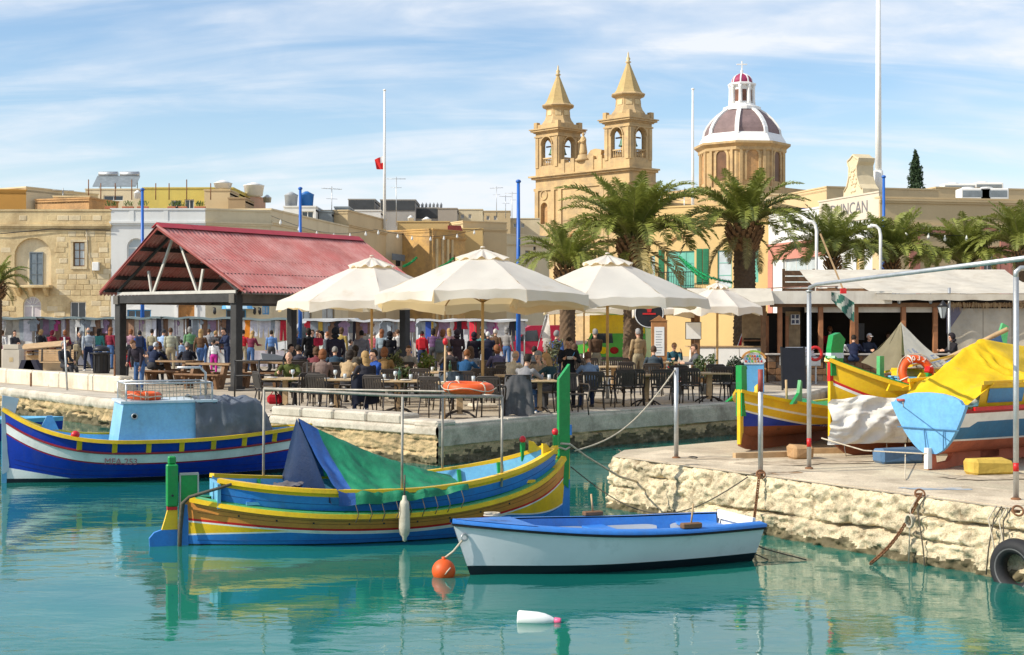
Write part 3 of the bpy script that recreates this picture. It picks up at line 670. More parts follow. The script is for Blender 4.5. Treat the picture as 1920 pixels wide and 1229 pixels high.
    def gt(u, v):
        i = min(6, int(v*7)); f = v*7-i; y_ = prof[i][0]*(1-f)+prof[i+1][0]*f; z_ = prof[i][1]*(1-f)+prof[i+1][1]*f
        x = .40*L_-u*.31*L_; k = max(0, (u-.74)/.26); y_ *= min(1, (H.b(x/L_)-.05)/.78)
        x += -k*.0; z_ = .5+(z_-.5)*(1-.06*u-.85*k**1.2); y_ *= 1-.2*k
        f2 = .10*(.2-abs(noise.noise(Vector((u*7+v*2, v*2.2, 3)))))+.06*(.2-abs(noise.noise(Vector((u*5-v*4, v*4+u*4, 9)))))+.03*noise.noise(Vector((u*6, v*3, 1)))+.012*math.sin(u*38+v*5)+.012*noise.noise(Vector((u*18, v*25, 4)))
        return Vector((x, y_+f2*(1 if y_ > 0 else -1), z_+f2))
    tp = MB().grid(gt, 30, 56, 0, True, flip=True).obj('tarpaulin', m_gt, None); tp.matrix_world = Matrix.Translation(A) @ Matrix.Rotation(ang, 4, 'Z'); tag(tp, 'grey tarpaulin slumped over the stern half of the blue boat cabin', 'tarpaulin')
    o = text_mesh('MFA 253', .15, mat('faded_red_lettering', (.45, .16, .18), .6, .2, 9.), t, 'registration_lettering', 'LEFT', .002); q = H.at(.70, zs(.70)-.345, 1, .0); q2 = H.at(.62, zs(.62)-.345, 1, .0); dd = q2-q
    xa = dd.normalized(); ya = Vector((0, .12, 1)).normalized(); za = xa.cross(ya).normalized(); ya = za.cross(xa)
    m4 = Matrix((xa, ya, za)).transposed().to_4x4(); m4.translation = q+za*.035; o.matrix_local = m4
    MW = Matrix.Translation(A) @ Matrix.Rotation(ang, 4, 'Z')
    ring(MW @ Vector((.56*L_, .18, zc+.12)), (0, rad(4), 0), 'orange life ring lying on the cabin roof of the blue boat', .25, .07)
blue_luzzu()
t = thing('moored_boat', 'small blue boat end showing behind the bow of the royal blue boat', 'boat', at(30, 33.5), rad(20))
Hs = Hull(3.2, .62, lambda u: .50, lambda u: -.2, 2.2, 2.0, tran=.8)
Hs.skin([Hs.keel, lambda u: .4, lambda u: .5], [0, 1], 24).obj('hull', [P_royal, P_lblue], t, loc=(-2.2, 0, 0)); Hs.deck(lambda u: .46, .02, .98, .03).obj('deck', P_lblue, t, loc=(-2.2, 0, 0))

# ---- white dinghy
def dinghy():
    A = at(1380, 16.7); B = at(896, 15.5); d = B-A; ang = math.atan2(d.y, d.x); L_ = d.length+.05
    t = thing('rowing_boat', 'white rowing dinghy with blue rim floating by the orange buoy', 'boat', A, ang)
    zs = lambda u: .44+.16*max(0, (u-.25)/.75)**2
    H = Hull(L_, .66, zs, lambda u: -.16+.05*max(0, (u-.8)/.2), 2.5, 2.2, tran=.80, p0=.30, p1=.80, rake_b=.36, rake_s=.12, tmid=.42)
    H.skin([H.keel, lambda u: .10, lambda u: zs(u)-.055, zs], [1, 0, 2], 56).obj('hull', [mat('gelcoat_white', (.74, .76, .79), .3, .07, 1.2, .05, 12, grime_sheen=((.55, .58, .6), 3, .55, .8)), P_navy, P_navy], t)
    # transom
    z0 = H.keel(0); tv = [H.at(0, z0+(zs(0)-z0)*i/10, 1) for i in range(11)]+[H.at(0, z0+(zs(0)-z0)*i/10, -1) for i in range(10, -1, -1)]
    MB().add([(p.x-.0, p.y, p.z) for p in tv]+[(p.x+.04, p.y, p.z) for p in tv], [list(range(22)), list(range(22, 44))[::-1]]).obj('transom', MATS['gelcoat_white'], t)
    P_db = paint('dinghy_blue', (.035, .20, .62)); m_in = mat('inner_grey_white', (.60, .62, .63), .6, .1, 2.)
    for k in (1, -1):
        mb = MB(); fo = H.line(lambda u: zs(u)+.01, k, 0, 1., 50, .03); fi = [Vector((p.x-(.02 if i > 46 else 0), k*max(.0, abs(p.y)-.155), p.z+.012)) for i, p in enumerate(fo)]
        v = fo+fi; n = len(fo); mb.add(v+[p+Vector((0, 0, -.035)) for p in v], [[i, i+1, n+i+1, n+i] if k < 0 else [i+1, i, n+i, n+i+1] for i in range(n-1)]+[[2*n+i, 2*n+i+1, i+1, i] if k < 0 else [2*n+i+1, 2*n+i, i, i+1] for i in range(n-1)], 0, True); mb.obj('gunwale', P_db, t)
        sweep(H.line(lambda u: zs(u)-.04, k, 0, 1., 50, .015), .03, .03).obj('rubbing_strip', m_rubber, t)
    H.inner(lambda u: zs(u)+.01, lambda u: .06, .03, .95, .15, 40).obj('inner_side', P_db, t)
    H.deck(lambda u: .10, .03, .93, .12).obj('floor', m_in, t)
    H.deck(lambda u: zs(u)+.022, .80, .995, .02, 12).obj('fore_deck', P_db, t)
    for u0, u1, k in ((.52, .74, -1), (.25, .47, -1), (.08, .2, -1)):                        # openings of the buoyancy lockers, light inside
        f = MB()
        def fn(a, b):
            u = u0+(u1-u0)*a; z = .24+(zs(u)-.29)*(.25+.60*b*(1-.25*abs(2*a-1)**6)); p = H.at(u, z, k); p.y = k*(abs(p.y)-.165); return p
        f.grid(fn, 14, 4).obj('side_panel', m_in, t)
    MB().box((-.14, -.56, .0), (.14, .56, .03), 0, None, .01).obj('thwart', P_db, t, loc=(.50*L_, 0, .36)); MB().box((-.2, -.5, 0), (.2, .5, .03)).obj('stern_seat', P_db, t, loc=(.11*L_, 0, .35))
    MB().box((-.02, -.40, 0), (.02, .40, .10)).obj('transom_pad', m_wpaint, t, loc=(.0, 0, .40))
    ck = MB().box((-.12, -.045, 0), (.12, .045, .06), 0, None, .01).obj('rowlock_block', m_wood, t, loc=H.at(.285, zs(.285)+.02, 1, -.05)); MB().tube([(0, 0, .05), (-.03, 0, .27)], .012, 6).obj('rowlock_pin', m_lwood, ck)
    c2 = MB().box((-.12, -.045, 0), (.12, .045, .05), 0, None, .01).obj('rowlock_block', m_wood, t, loc=H.at(.47, zs(.47)+.02, -1, .0)); MB().tube([(0, 0, .05), (.02, 0, .25)], .012, 6).obj('rowlock_pin', m_lwood, c2)
    MB().torus((0, 0, 0), .035, .01, 14, 6, 0, Matrix.Rotation(rad(90), 3, 'X')).obj('bow_eye', m_galv, t, loc=H.at(.985, .42, 1, .03))
    MW = Matrix.Translation(A) @ Matrix.Rotation(ang, 4, 'Z')
    qe = MW @ H.at(.99, .40, 1, .04); bq = gd(832, 1081, 0)
    b = thing('buoy', 'round orange buoy floating at the bow of the white dinghy', 'buoy', bq)
    MB().ell((0, 0, .06), .128, 24, 16).obj('float', P_orange, b); MB().tube([(0, 0, .17), (0, 0, .21)], .022, 8).obj('eye', P_orange, b)
    MB().tube([(.02, -.122, .04), (.05, -.124, .08), (.08, -.10, .11)], .008, 5).obj('twine', m_rope, b)
    o = MB().tube([qe, qe.lerp(bq+Vector((0, 0, .2)), .5)+Vector((0, 0, -.03)), bq+Vector((0, 0, .19))], .012, 6).obj('buoy_rope', m_rope); tag(o, 'taut pale rope from the dinghy bow to the orange buoy', 'rope')
    bowp = MW @ Vector((L_*.93, 0, zs(.95)+.035))
    o = MB().tube([bowp+Vector((math.cos(a*1.9)*(.05+.05*math.sin(a)), math.sin(a*1.9)*.06, .012+.004*a)) for a in np.linspace(0, 9, 40)], .010, 5).obj('rope_coil', m_rope); tag(o, 'small coil of pale rope on the foredeck of the white dinghy', 'rope')
    q0 = MW @ Vector((0, -.3, .30))
    for k, e in enumerate((gd(1512, 1052, 0), gd(1440, 1052, 0))):
        o = MB().tube([q0, q0.lerp(e, .5)+Vector((0, 0, -.06)), e+Vector((0, 0, .01))], .008, 5).obj('stern_rope', m_drope); tag(o, ('long dark line from the dinghy stern to the quay foot', 'short dark line dropping from the dinghy stern')[k], 'rope')
dinghy()
bq = gd(1010, 1167, 0)
t = thing('bottle_float', 'white plastic bottle with pink cap floating in the foreground', 'bottle', bq, 0, None, (0, rad(94), rad(-4)))
MB().lathe([(0, -.20), (.055, -.198), (.066, -.185), (.066, -.02), (.058, .05), (.038, .11), (.026, .13), (.024, .14)], 20).obj('bottle', mat('bottle_plastic', (.82, .82, .80), .35, .05, 5), t, loc=(-.028, 0, 0))
MB().lathe([(.0, .205), (.026, .203), (.028, .19), (.028, .142), (.0, .14)], 16).obj('cap', mat('pink_plastic', (.75, .12, .25), .4, .1, 5), t, loc=(-.028, 0, 0))
mb = MB(); mb.lathe([(.0675, -.19), (.0675, -.02), (.059, .05), (.04, .11)], 20)
o = MB(); 
def alg(u, v):
    a = rad(-62)+rad(124)*v; r = .0685-.03*max(0, u-.6)/.4; z = -.19+.30*u; jag = 1+.12*noise.noise(Vector((u*30, v*3, 0))); return Vector((r*math.cos(a*.62*jag), r*math.sin(a*.62*jag), z))
MB().grid(alg, 24, 8).obj('weed_line', mat('green_weed', (.08, .09, .01), .8, .4, 20), t, loc=(-.026, 0, 0))

# ---- boats hauled out on the quay
def hauled(name, label, A, ang, L_, B, zs, lv, mis, mats, rails, keelz, **k):
    t = thing(name, label, 'boat', A, ang); H = Hull(L_, B, zs, keelz, **k)
    H.skin(lv, mis, 44).obj('hull', mats, t)
    for fz, w, h, m, nm, out in rails:
        for s_ in (1, -1): sweep(H.line(fz, s_, 0, 1, 44, out), w, h).obj(nm, m, t)
    return t, H
def keel_bar(t, H, m, L_, dz=-.1):
    sweep([Vector((u*L_, 0, H.keel(u)+dz/2)) for u in [i/20 for i in range(21)]], .06, abs(dz)+.06).obj('keel', m, t)
# a: blue and yellow bow with a brown bottom
A = at(1388, 21.9, PZ)
fw = rad(52)
L1 = 4.6; a_end = Vector((math.cos(fw), math.sin(fw), 0))
org = A+a_end*L1
zsA = lambda u: .58+.36*max(0, (u-.45)/.55)**2+.12*max(0, (.3-u)/.3)**2
kA = lambda u: .16-.0*u+.10*max(0, (u-.88)/.12)**2
t, H = hauled('fishing_boat', 'beached boat with blue side, yellow rim, brown bottom and green bow post', org, fw+math.pi, L1, .78, zsA,
    [kA, lambda u: .33+.12*max(0, u-.5), lambda u: zsA(u)-.30, lambda u: zsA(u)-.275, lambda u: zsA(u)-.17, lambda u: zsA(u)-.14, zsA], [0, 1, 2, 3, 2, 3],
    [P_brown, P_royal, P_white, P_yellow], [(zsA, .08, .05, P_yellow, 'gunwale', .01)], kA, fore=2.4, aft=2.2, rake_b=.05)
keel_bar(t, H, P_brown, L1, -.14)
MB().prism([(-.14, .55), (.04, .55), (.05, 1.33), (-.11, 1.33)], Matrix.Translation((L1, -.05, 0)), .10).obj('stem_post', P_green, t)
MB().prism([(-.05, .1), (.05, .12), (.05, .96), (-.05, .96)], Matrix.Translation((L1, -.028, 0)), .056).obj('stem', P_yellow, t)
H.inner(zsA, lambda u: .4, .02, .98).obj('lining', P_lgreen, t); H.deck(lambda u: .45+.36*max(0, (u-.55)/.45)**2, .03, .97, .04).obj('deck', P_lgreen, t)
for k in (1, -1):
    MB().prism([(-.35, 0), (.12, 0), (.12, .34), (.06, .36), (-.02, .16), (-.2, .07)], Matrix.Translation((0, -.025, 0)), .05).obj('horn_board', P_green, t, loc=H.at(.80, zsA(.80)-.0, k, -.03), rot=rad(180+8*k))
MB().lathe([(.06, 0), (.07, .1), (.045, .14), (.05, .2), (.0, .25)], 10).obj('knob_post', P_yellow, t, loc=(L1*.88, 0, .78))
cov = MB().grid(lambda u, v: Vector(((u-.5)*.9, (v-.5)*.8, .16*math.sin(math.pi*u)*math.sin(math.pi*v))), 10, 10).obj('hatch_cover', P_green, t, loc=(L1*.55, 0, .58))
MB().tube([(0, 0, 0), (.03, 0, .45)], .02, 6).obj('hatch_stick', m_lwood, t, loc=(L1*.62, -.1, .60))
# b: yellow boat under white canvas
fw = rad(24); A = at(1560, 21.2, PZ); L2 = 5.4; dr = Vector((math.cos(fw), math.sin(fw), 0)); org = A+dr*L2
zsB = lambda u: .84+.60*max(0, (u-.60)/.40)**1.9+.2*max(0, (.4-u)/.4)**2
kB = lambda u: .12+.25*max(0, (u-.9)/.1)**2
t, H = hauled('fishing_boat', 'beached yellow boat wrapped in white canvas with green bow post and red knob', org, fw+math.pi, L2, .86, zsB,
    [kB, lambda u: .45, lambda u: zsB(u)-.36, lambda u: zsB(u)-.32, lambda u: zsB(u)-.28, zsB], [0, 1, 3, 2, 1], [P_brown, P_yellow, P_red, P_white],
    [(zsB, .10, .06, P_yellow, 'gunwale', .01)], kB, fore=2.3, aft=2.2, rake_b=.06)
keel_bar(t, H, P_brown, L2, -.12)
for k in (1, -1): sweep(H.line(lambda u: zsB(u)+.04, k, .68, 1, 16, -.08), .12, .04).obj('cap_rail', P_green, t)
MB().prism([(-.16, 1.2), (.05, 1.2), (.06, 1.60), (.02, 1.80), (-.10, 1.84), (-.20, 1.74), (-.16, 1.60)], Matrix.Translation((L2, -.06, 0)), .12).obj('stem_post', P_green, t)
MB().box((-.165, -.065, 1.46), (.065, .065, 1.54)).obj('post_collar', mat('pale_grey_paint', (.55, .62, .68)), t, loc=(L2, 0, 0))
MB().prism([(-.05, .2), (.05, .2), (.055, 1.45), (-.05, 1.45)], Matrix.Translation((L2, -.03, 0)), .06).obj('stem', P_yellow, t)
MB().box((.0, -.034, 1.12), (.06, .034, 1.42)).obj('stem_band', P_red, t, loc=(L2, 0, 0))
H.inner(zsB, lambda u: .6, .02, .97).obj('lining', P_green, t); H.deck(lambda u: .7+.3*max(0, (u-.6)/.4)**2, .03, .97, .05).obj('deck', mat('weathered_deck', (.3, .24, .15), .8, .3, 4, .3, 20), t)
q = H.at(.775, zsB(.775), 1, .0)
po = MB().box((-.045, -.045, -.12), (.045, .045, .28), 0, None, .01).obj('knob_post', P_green, t, loc=q, rot=(0, rad(-12), 0)); MB().box((-.055, -.055, .28), (.055, .055, .38), 0, None, .02).obj('knob', P_red, po)
MB().prism([(-.1, 0), (.55, 0), (.50, .10), (.3, .04), (.1, .1), (-.02, .26), (-.1, .24)], Matrix.Translation((0, -.02, 0)), .04).obj('horn_board', P_yellow, t, loc=H.at(.79, zsB(.79), 1, .0), rot=rad(-8))
bd = MB(); 
def bul(u, v): uu = .45+.31*u; z = zsB(uu)+.02+.24*v; return H.at(uu, z, 1, -.0)
b_ = bd.grid(bul, 16, 2, 0, False, lambda u, v: 1 if u < .14 or .30 < u < .36 or u > .96 else 0).obj('bulwark', [P_blue, P_yellow], t)
sweep([H.at(.45+.31*i/16, zsB(.45+.31*i/16)+.27, 1, 0) for i in range(17)], .06, .05).obj('bulwark_rail', P_yellow, t)
o = text_mesh('ME', .20, m_wpaint, t, 'name_lettering', 'LEFT', .002); q0, q1 = H.at(.745, zsB(.745)+.05, 1, 0), H.at(.69, zsB(.69)+.05, 1, 0); xa = (q1-q0).normalized(); ya = Vector((0, 0, 1)); za = xa.cross(ya).normalized(); ya = za.cross(xa); m4 = Matrix((xa, ya, za)).transposed().to_4x4(); m4.translation = q0+za*.03; o.matrix_local = m4
# small cabin hatch bits on the deck of the yellow boat
cb = MB().box((-.55, -.4, 0), (.55, .4, .40)).obj('deck_house', P_yellow, t, loc=(L2*.62, -.1, .88), rot=rad(-4))
for xx in (-.27, .27): MB().box((-.2, .40, .08), (.2, .415, .33)).obj('deck_house_pane', P_royal, cb, loc=(xx, 0, 0))
MB().box((-.5, -.3, 0), (.5, .3, .03)).obj('loose_board', P_yellow, t, loc=(L2*.70, 0, 1.34), rot=(rad(12), rad(8), .2)); MB().box((-.04, -.04, 0), (.04, .04, .5)).obj('bitt', P_lgreen, t, loc=(L2*.82, -.1, .98))
BW = Matrix.Translation(org) @ Matrix.Rotation(fw+math.pi, 4, 'Z')
m_canv = mat('white_canvas', (.82, .79, .72), .85, .12, 3., .6, 9., grime_sheen=((.42, .37, .29), 2.6, .55, .8)); 
def canvas(u, v):
    uu = .995-.46*u; z0_ = .86+.04*u+.03*math.sin(u*9); z1_ = .12+.05*math.sin(u*6)+.06*u; z = z0_+(z1_-z0_)*v; p = H.at(uu, max(z, .20), 1, .06)
    p.x += .34*max(0, (.35-u)/.35)*(.35+.65*v); p.y += .05+.16*v*(1-u*.3)+.10*math.sin(math.pi*v)*(.6+.5*noise.noise(Vector((u*3, v*1.2, 1))))+.11*(.2-abs(noise.noise(Vector((u*9+v*2, v*2.4, 6)))))+.04*noise.noise(Vector((u*12, v*4, 2)))+.07*(.2-abs(noise.noise(Vector((u*8-v*4, v*3+u*5, 16)))))+.03*(.2-abs(noise.noise(Vector((u*22, v*7, 31)))))+.015*noise.noise(Vector((u*50, v*18, 3)))
    p.z += .03*noise.noise(Vector((u*9, v*2, 9))); return p
cv = MB().grid(canvas, 60, 36, flip=True).obj('canvas_sheet', m_canv); cv.matrix_world = BW; tag(cv, 'crumpled white canvas hung over the side of the yellow beached boat', 'canvas')
def canvas_top(u, v):
    uu = .98-.40*u; a = canvas(u*.9, 0); b = H.at(uu, zsB(uu)+.05, 1, -.1); p = a.lerp(b, v*.45); p.z += .08*math.sin(math.pi*v)+.03*noise.noise(Vector((u*9, v*5, 7))); return p
seam = MB().tube([canvas(.42+.025*math.sin(i*.9), i/14)+Vector((0, .012, 0)) for i in range(15)], .007, 5).obj('lashing', m_drope, cv)
for k in range(5):
    q = canvas(.1+.2*k, .99); MB().tube([q, q+Vector((.02, .03, -.08)), q+Vector((-.01, .03, -.18-.03*(k % 2)))], .006, 5).obj('cord', m_rope, cv)
# grey tent sheet and blue sheet over the rest of it
m_gs = mat('grey_canvas', (.44, .42, .36), .85, .14, 2., .4, 9., grime_sheen=((.3, .26, .19), 2., .55, .8)); 
pk = pt(1690, 606, 23.2); l0 = pt(1614, 680, 22.4); r0 = pt(1785, 688, 22.6); bk = pt(1668, 660, 25.4)
def tent(a, b, c, nu=20, amp=.035, sd_=0):
    def fn(u, v):
        p = a.lerp(b.lerp(c, u), v); w = noise.noise(Vector((u*4+sd_, v*3, 2)))*amp+math.sin(u*14+sd_)*.015*v; p.z += w-.08*math.sin(math.pi*v)*.6; p.y += w; return p
    return fn
fr = pt(1703, 712, 21.9)
mb = MB(); mb.grid(tent(pk, fr, r0, 20, .03), 20, 16); mb.grid(tent(pk, l0, fr+Vector((0, .35, 0)), 20, .05, 3), 20, 16, 1); mb.grid(tent(pk, bk, l0, 20, .03, 5), 14, 12, 1); mb.grid(tent(pk, r0, bk, 20, .03, 5), 14, 12, 0)
o = mb.obj('tent_sheet', [m_gs, mat('khaki_canvas', (.27, .23, .14), .9, .15, 2., .3, 9.)]); tag(o, 'grey and khaki tent sheet with faint blue lettering between the beached boats', 'tarpaulin')
for body, sx, w_, u0, v0 in (('9 MILE', .24, 0, .10, .80), ('L&', .16, 0, .12, .55)):
    f_ = tent(pk, fr, r0); o2 = text_mesh(body, sx, mat('faded_blue_ink', (.20, .24, .34), .8, .2, 9.), None, 'sheet_lettering', 'LEFT', .002); p0 = f_(u0, v0); p1 = f_(u0+.5, v0); xa = (p1-p0).normalized(); up = (pk-p0).normalized(); za = xa.cross(up).normalized(); ya = za.cross(xa)
    if za.y > 0: pass
    m4 = Matrix((xa, ya, za)).transposed().to_4x4(); m4.translation = p0+za*.06; o2.parent = o; o2.matrix_world = m4
# c: blue transom boat under yellow tarpaulin
fw = rad(40); A = at(1748, 19.25, PZ); L3 = 5.6
zsC = lambda u: .84+.05*u+.4*max(0, (u-.6)/.4)**2
kC = lambda u: .20-.06*u
t = thing('fishing_boat', 'beached boat showing its light blue heart shaped transom and red bottom', 'boat', A, fw); H = Hull(L3, .78, zsC, kC, fore=2.4, aft=2.0, tran=.66, p0=.46, p1=.8, rake_b=.1, rake_s=.10, tmid=.42)
H.skin([kC, lambda u: .40-.05*u, lambda u: .425-.05*u, lambda u: zsC(u)-.18-.07*(u < .05), lambda u: zsC(u)-.06, zsC], [0, 1, 2, 1, 3], 50).obj('hull', [P_redbr, P_white, paint('steel_blue_paint', (.035, .165, .33)), P_maroon], t)
z0 = kC(0)+.02; nn = 16
tv = []
for s_ in (-1, 1):
    rr = [H.at(0, z0+(zsC(0)+.06-z0)*i/nn, s_, -.005) for i in range(nn+1)]
    rr = [Vector((p.x, s_*min(abs(p.y)*1.1, .58)*(1-.0*i), p.z)) for i, p in enumerate(rr)]
    tv += rr if s_ < 0 else rr[::-1]
k0 = len(tv)
arch = [Vector((H.at(0, zsC(0), 1).x, .53*math.cos(a), zsC(0)+.06+.15*math.sin(a))) for a in np.linspace(0, math.pi, 9)]
poly = tv[:nn+1]+[Vector((p.x, -p.y*-1, p.z)) for p in arch[::-1]]+tv[nn+1:]
poly = tv[:nn+1]+arch[::-1]+tv[nn+1:]
n = len(poly)
MB().add([(p.x-.05, p.y, p.z) for p in poly]+[(p.x+.02, p.y, p.z) for p in poly], [list(range(n))[::-1], [n+i for i in range(n)]]+[[i, (i+1) % n, n+(i+1) % n, n+i] for i in range(n)]).obj('transom', paint('transom_blue', (.16, .42, .72)), t)
for a, b in (((-.48, .56), (.48, .56)), ((-.24, .56), (-.24, .28)), ((.06, .56), (.02, .22))): MB().beam((-.105, a[0], a[1]), (-.105+(.0), b[0], b[1]), .012, .012).obj('panel_joint', mat('joint_blue', (.05, .16, .30)), t)
MB().beam((-.09, -.0, .30), (-.10, -.0, .02), .06, .10).obj('rudder_stock', P_white, t)
MB().prism([(-.05, -.02), (.55, .02), (1.6, .10), (1.6, .3), (.40, .30), (.42, .16), (.36, .10), (.06, .08), (.02, .26), (-.05, .26)], Matrix.Translation((-.0, -.035, 0)), .07).obj('skeg', P_redbr, t)
sweep([Vector((u*L3, 0, kC(u)-.06)) for u in [.2+.8*i/16 for i in range(17)]], .07, .16).obj('keel', P_redbr, t)
for s_ in (1, -1): sweep(H.line(zsC, s_, 0.03, 1, 40, .01), .05, .05).obj('gunwale', P_red, t)
H.deck(lambda u: zsC(u)-.1, .02, .98, .03).obj('deck', P_lblue, t)
# raised bulwark with blue panes in yellow frames
Hc = Hull(L3, .76, lambda u: zsC(u)+.34, kC, fore=2.4, aft=2.0, tran=.66, p0=.3, p1=.8, tmid=.42)
for s_ in (1, -1):
    MB().grid(lambda a, b: Hc.at(.06+.8*a, zsC(.06+.8*a)+.0+.32*b, s_), 24, 2, 0, False).obj('bulwark', P_yellow, t)
    for i in range(5):
        u0 = .085+i*.155; MB().grid(lambda a, b: Hc.at(u0+.125*a, zsC(u0)+.07+.19*b, s_, .012), 4, 1, 0, False).obj('bulwark_pane', paint('pane_blue', (.05, .22, .42)), t)
    sweep([Hc.at(.06+.8*i/24, zsC(.06+.8*i/24)+.34, s_) for i in range(25)], .05, .05).obj('bulwark_rail', P_yellow, t)
CW = Matrix.Translation(A) @ Matrix.Rotation(fw, 4, 'Z')
m_yt = mat('yellow_tarpaulin', (.80, .52, .008), .6, .10, 1.6, .35, 8., trans=.15, grime_sheen=((.5, .36, .06), 3., .6, .85))
ridge = [Vector((-.05, .32, 1.0)), Vector((1.05, .2, 1.62)), Vector((1.4, .1, 1.76)), Vector((5.0, 0, 1.38))]
def rz_(u):
    k = u*3; i = min(2, int(k)); return ridge[i].lerp(ridge[i+1], k-i)
def ytp(u, v):
    p = rz_(u); uu = min(.9, max(.0, p.x/L3)); s_ = -1 if v < .5 else 1; w_ = abs(v-.5)*2
    q = Hc.at(max(uu, .0), zsC(uu)+.33-(.33*max(0, .09-uu)/.09), s_, .04)
    f = p.lerp(q, w_); sag = 4*w_*(1-w_); f.z -= .07*sag; k = math.cos((u-.62)*30*w_)*.05*w_*(1-w_*.5)+.03*noise.noise(Vector((u*9, w_*4, s_)))+.012*noise.noise(Vector((u*26, w_*14, s_))); k += .09*(.2-abs(noise.noise(Vector((u*8, w_*3, 11+s_)))))*min(1, w_*3); f.y += k*s_; f.z += k*.6; return f
o = MB().grid(ytp, 60, 40, flip=True).obj('tarpaulin', m_yt); o.matrix_world = CW; tag(o, 'bright yellow tarpaulin tented over the light blue beached boat', 'tarpaulin')
MB().torus((0, 0, 0), .05, .02, 10, 6).obj('tie_knot', mat('red_cord', (.5, .1, .08)), o, loc=(-.1, .42, .93))
# blue sheet behind on a wooden pole, with the green post beyond
b0, b1, b2 = pt(1752, 722, 22.0), pt(1862, 636, 23.6), pt(1700, 738, 22.6)
def bsh(u, v):
    p = b0.lerp(b1, u); q = b2.lerp(b1+Vector((.5, .9, -.2)), u); f = p.lerp(q, v); w_ = noise.noise(Vector((u*6, v*4, 2)))*.06+.03*math.sin(u*17+v*5); f.z += w_+.18*math.sin(math.pi*v); return f
o = MB().grid(bsh, 30, 16).obj('blue_sheet', mat('blue_sheet_cloth', (.08, .21, .50), .7, .18, 3., .4, 9.)); tag(o, 'blue sheet draped behind the yellow tarpaulin', 'tarpaulin')
o = MB().tube([pt(1740, 690, 24.2), pt(1890, 617, 23.4)], .04, 8).obj('boat_pole', m_lwood); tag(o, 'long pale wooden pole holding up the blue sheet', 'pole')
t = thing('boat_post', 'tall slanted green post of a boat behind the yellow tarpaulin', 'post', at(1868, 25.0, PZ)); MB().prism([(-.08, .0), (.08, .0), (.16, 1.55), (.20, 1.92), (.10, 1.98), (.04, 1.8), (.0, 1.4)], Matrix.Translation((0, -.05, 0)), .10).obj('post', P_lgreen, t); MB().box((-.12, -.08, .8), (.14, .08, .9)).obj('cross_piece', P_lgreen, t)
# life ring standing between the boats
rt = ring(pt(1718, 700, 21.2), (rad(78), 0, rad(8)), 'orange life ring with white numbers standing upright between the beached boats', .215, .062, 'x')
for k, ch in enumerate('1032'):
    a = rad(125-k*22); o2 = text_mesh(ch, .10, m_wpaint, rt, 'ring_lettering'); o2.location = (.215*math.cos(a), .215*math.sin(a), .064); o2.rotation_euler = (0, 0, a-math.pi/2)
hb = MB(); hb.box((-.3, -.3, 0), (.3, .3, .25), 0, None, .02); o = hb.obj('locker', P_lblue, None, loc=pt(1716, 738, 21.7)+Vector((0, .05, -.02))); tag(o, 'light blue locker behind the upright life ring', 'locker'); MB().box((-.32, -.32, .25), (.32, .32, .28), 0, None, .01).obj('lid', P_lblue, o)
# supports
for px, py, d_, sx, m, lab, nm in ((1862, 892, 18.55, .30, mat('yellow_stone', (.56, .38, .07), .9, .25, 3, .5, 20), 'rough yellow stone block under the light blue beached boat', 'support_block'), (1690, 870, 20.3, .34, paint('support_blue', (.08, .17, .30)), 'blue timber block under the yellow beached boat', 'support_block'), (1505, 862, 20.9, .16, m_orange, 'small orange stone under the blue and yellow beached boat', 'support_block')):
    g = gd(px, py); mb = MB(); mb.box((-sx, -.16, -.01), (sx, .16, .2), 0, None, .04)
    mb.v = [v+Vector((.03*noise.noise(v*5), .03*noise.noise(v*5+Vector((3, 0, 0))), .03*noise.noise(v*5+Vector((0, 3, 0))) if v.z > 0 else 0)) for v in mb.v]
    o = mb.obj(nm, m, None, loc=g+Vector((0, .16, 0)), rot=rad(12)); tag(o, lab, 'support block')
for px, py, L_, rz_2 in ((1440, 858, 1.1, .3), (1560, 850, .9, .1)):
    o = MB().box((-L_/2, -.05, 0), (L_/2, .05, .08)).obj('timber_skid', m_lwood, None, loc=gd(px, py), rot=rz_2); tag(o, 'timber skid under the blue and yellow beached boat' if px == 1440 else 'timber skid beside the orange stone near the white canvas', 'timber')
o = MB().tube([pt(1693, 755, 18.7), gd(1700, 830)+Vector((-.02, 0, .3)), gd(1697, 902)+Vector((0, 0, .02))], .008, 5).obj('hanging_rope', m_rope); tag(o, 'thin cord hanging from the transom down to the quay', 'rope')
o = MB().tube([gd(1540, 868)+Vector((0, 0, .35)), gd(1620, 872)+Vector((0, 0, .2)), gd(1737, 895)+Vector((0, 0, .3))], .01, 5).obj('lashing_rope', m_rope); tag(o, 'slack rope running under the white canvas to the rudder', 'rope')
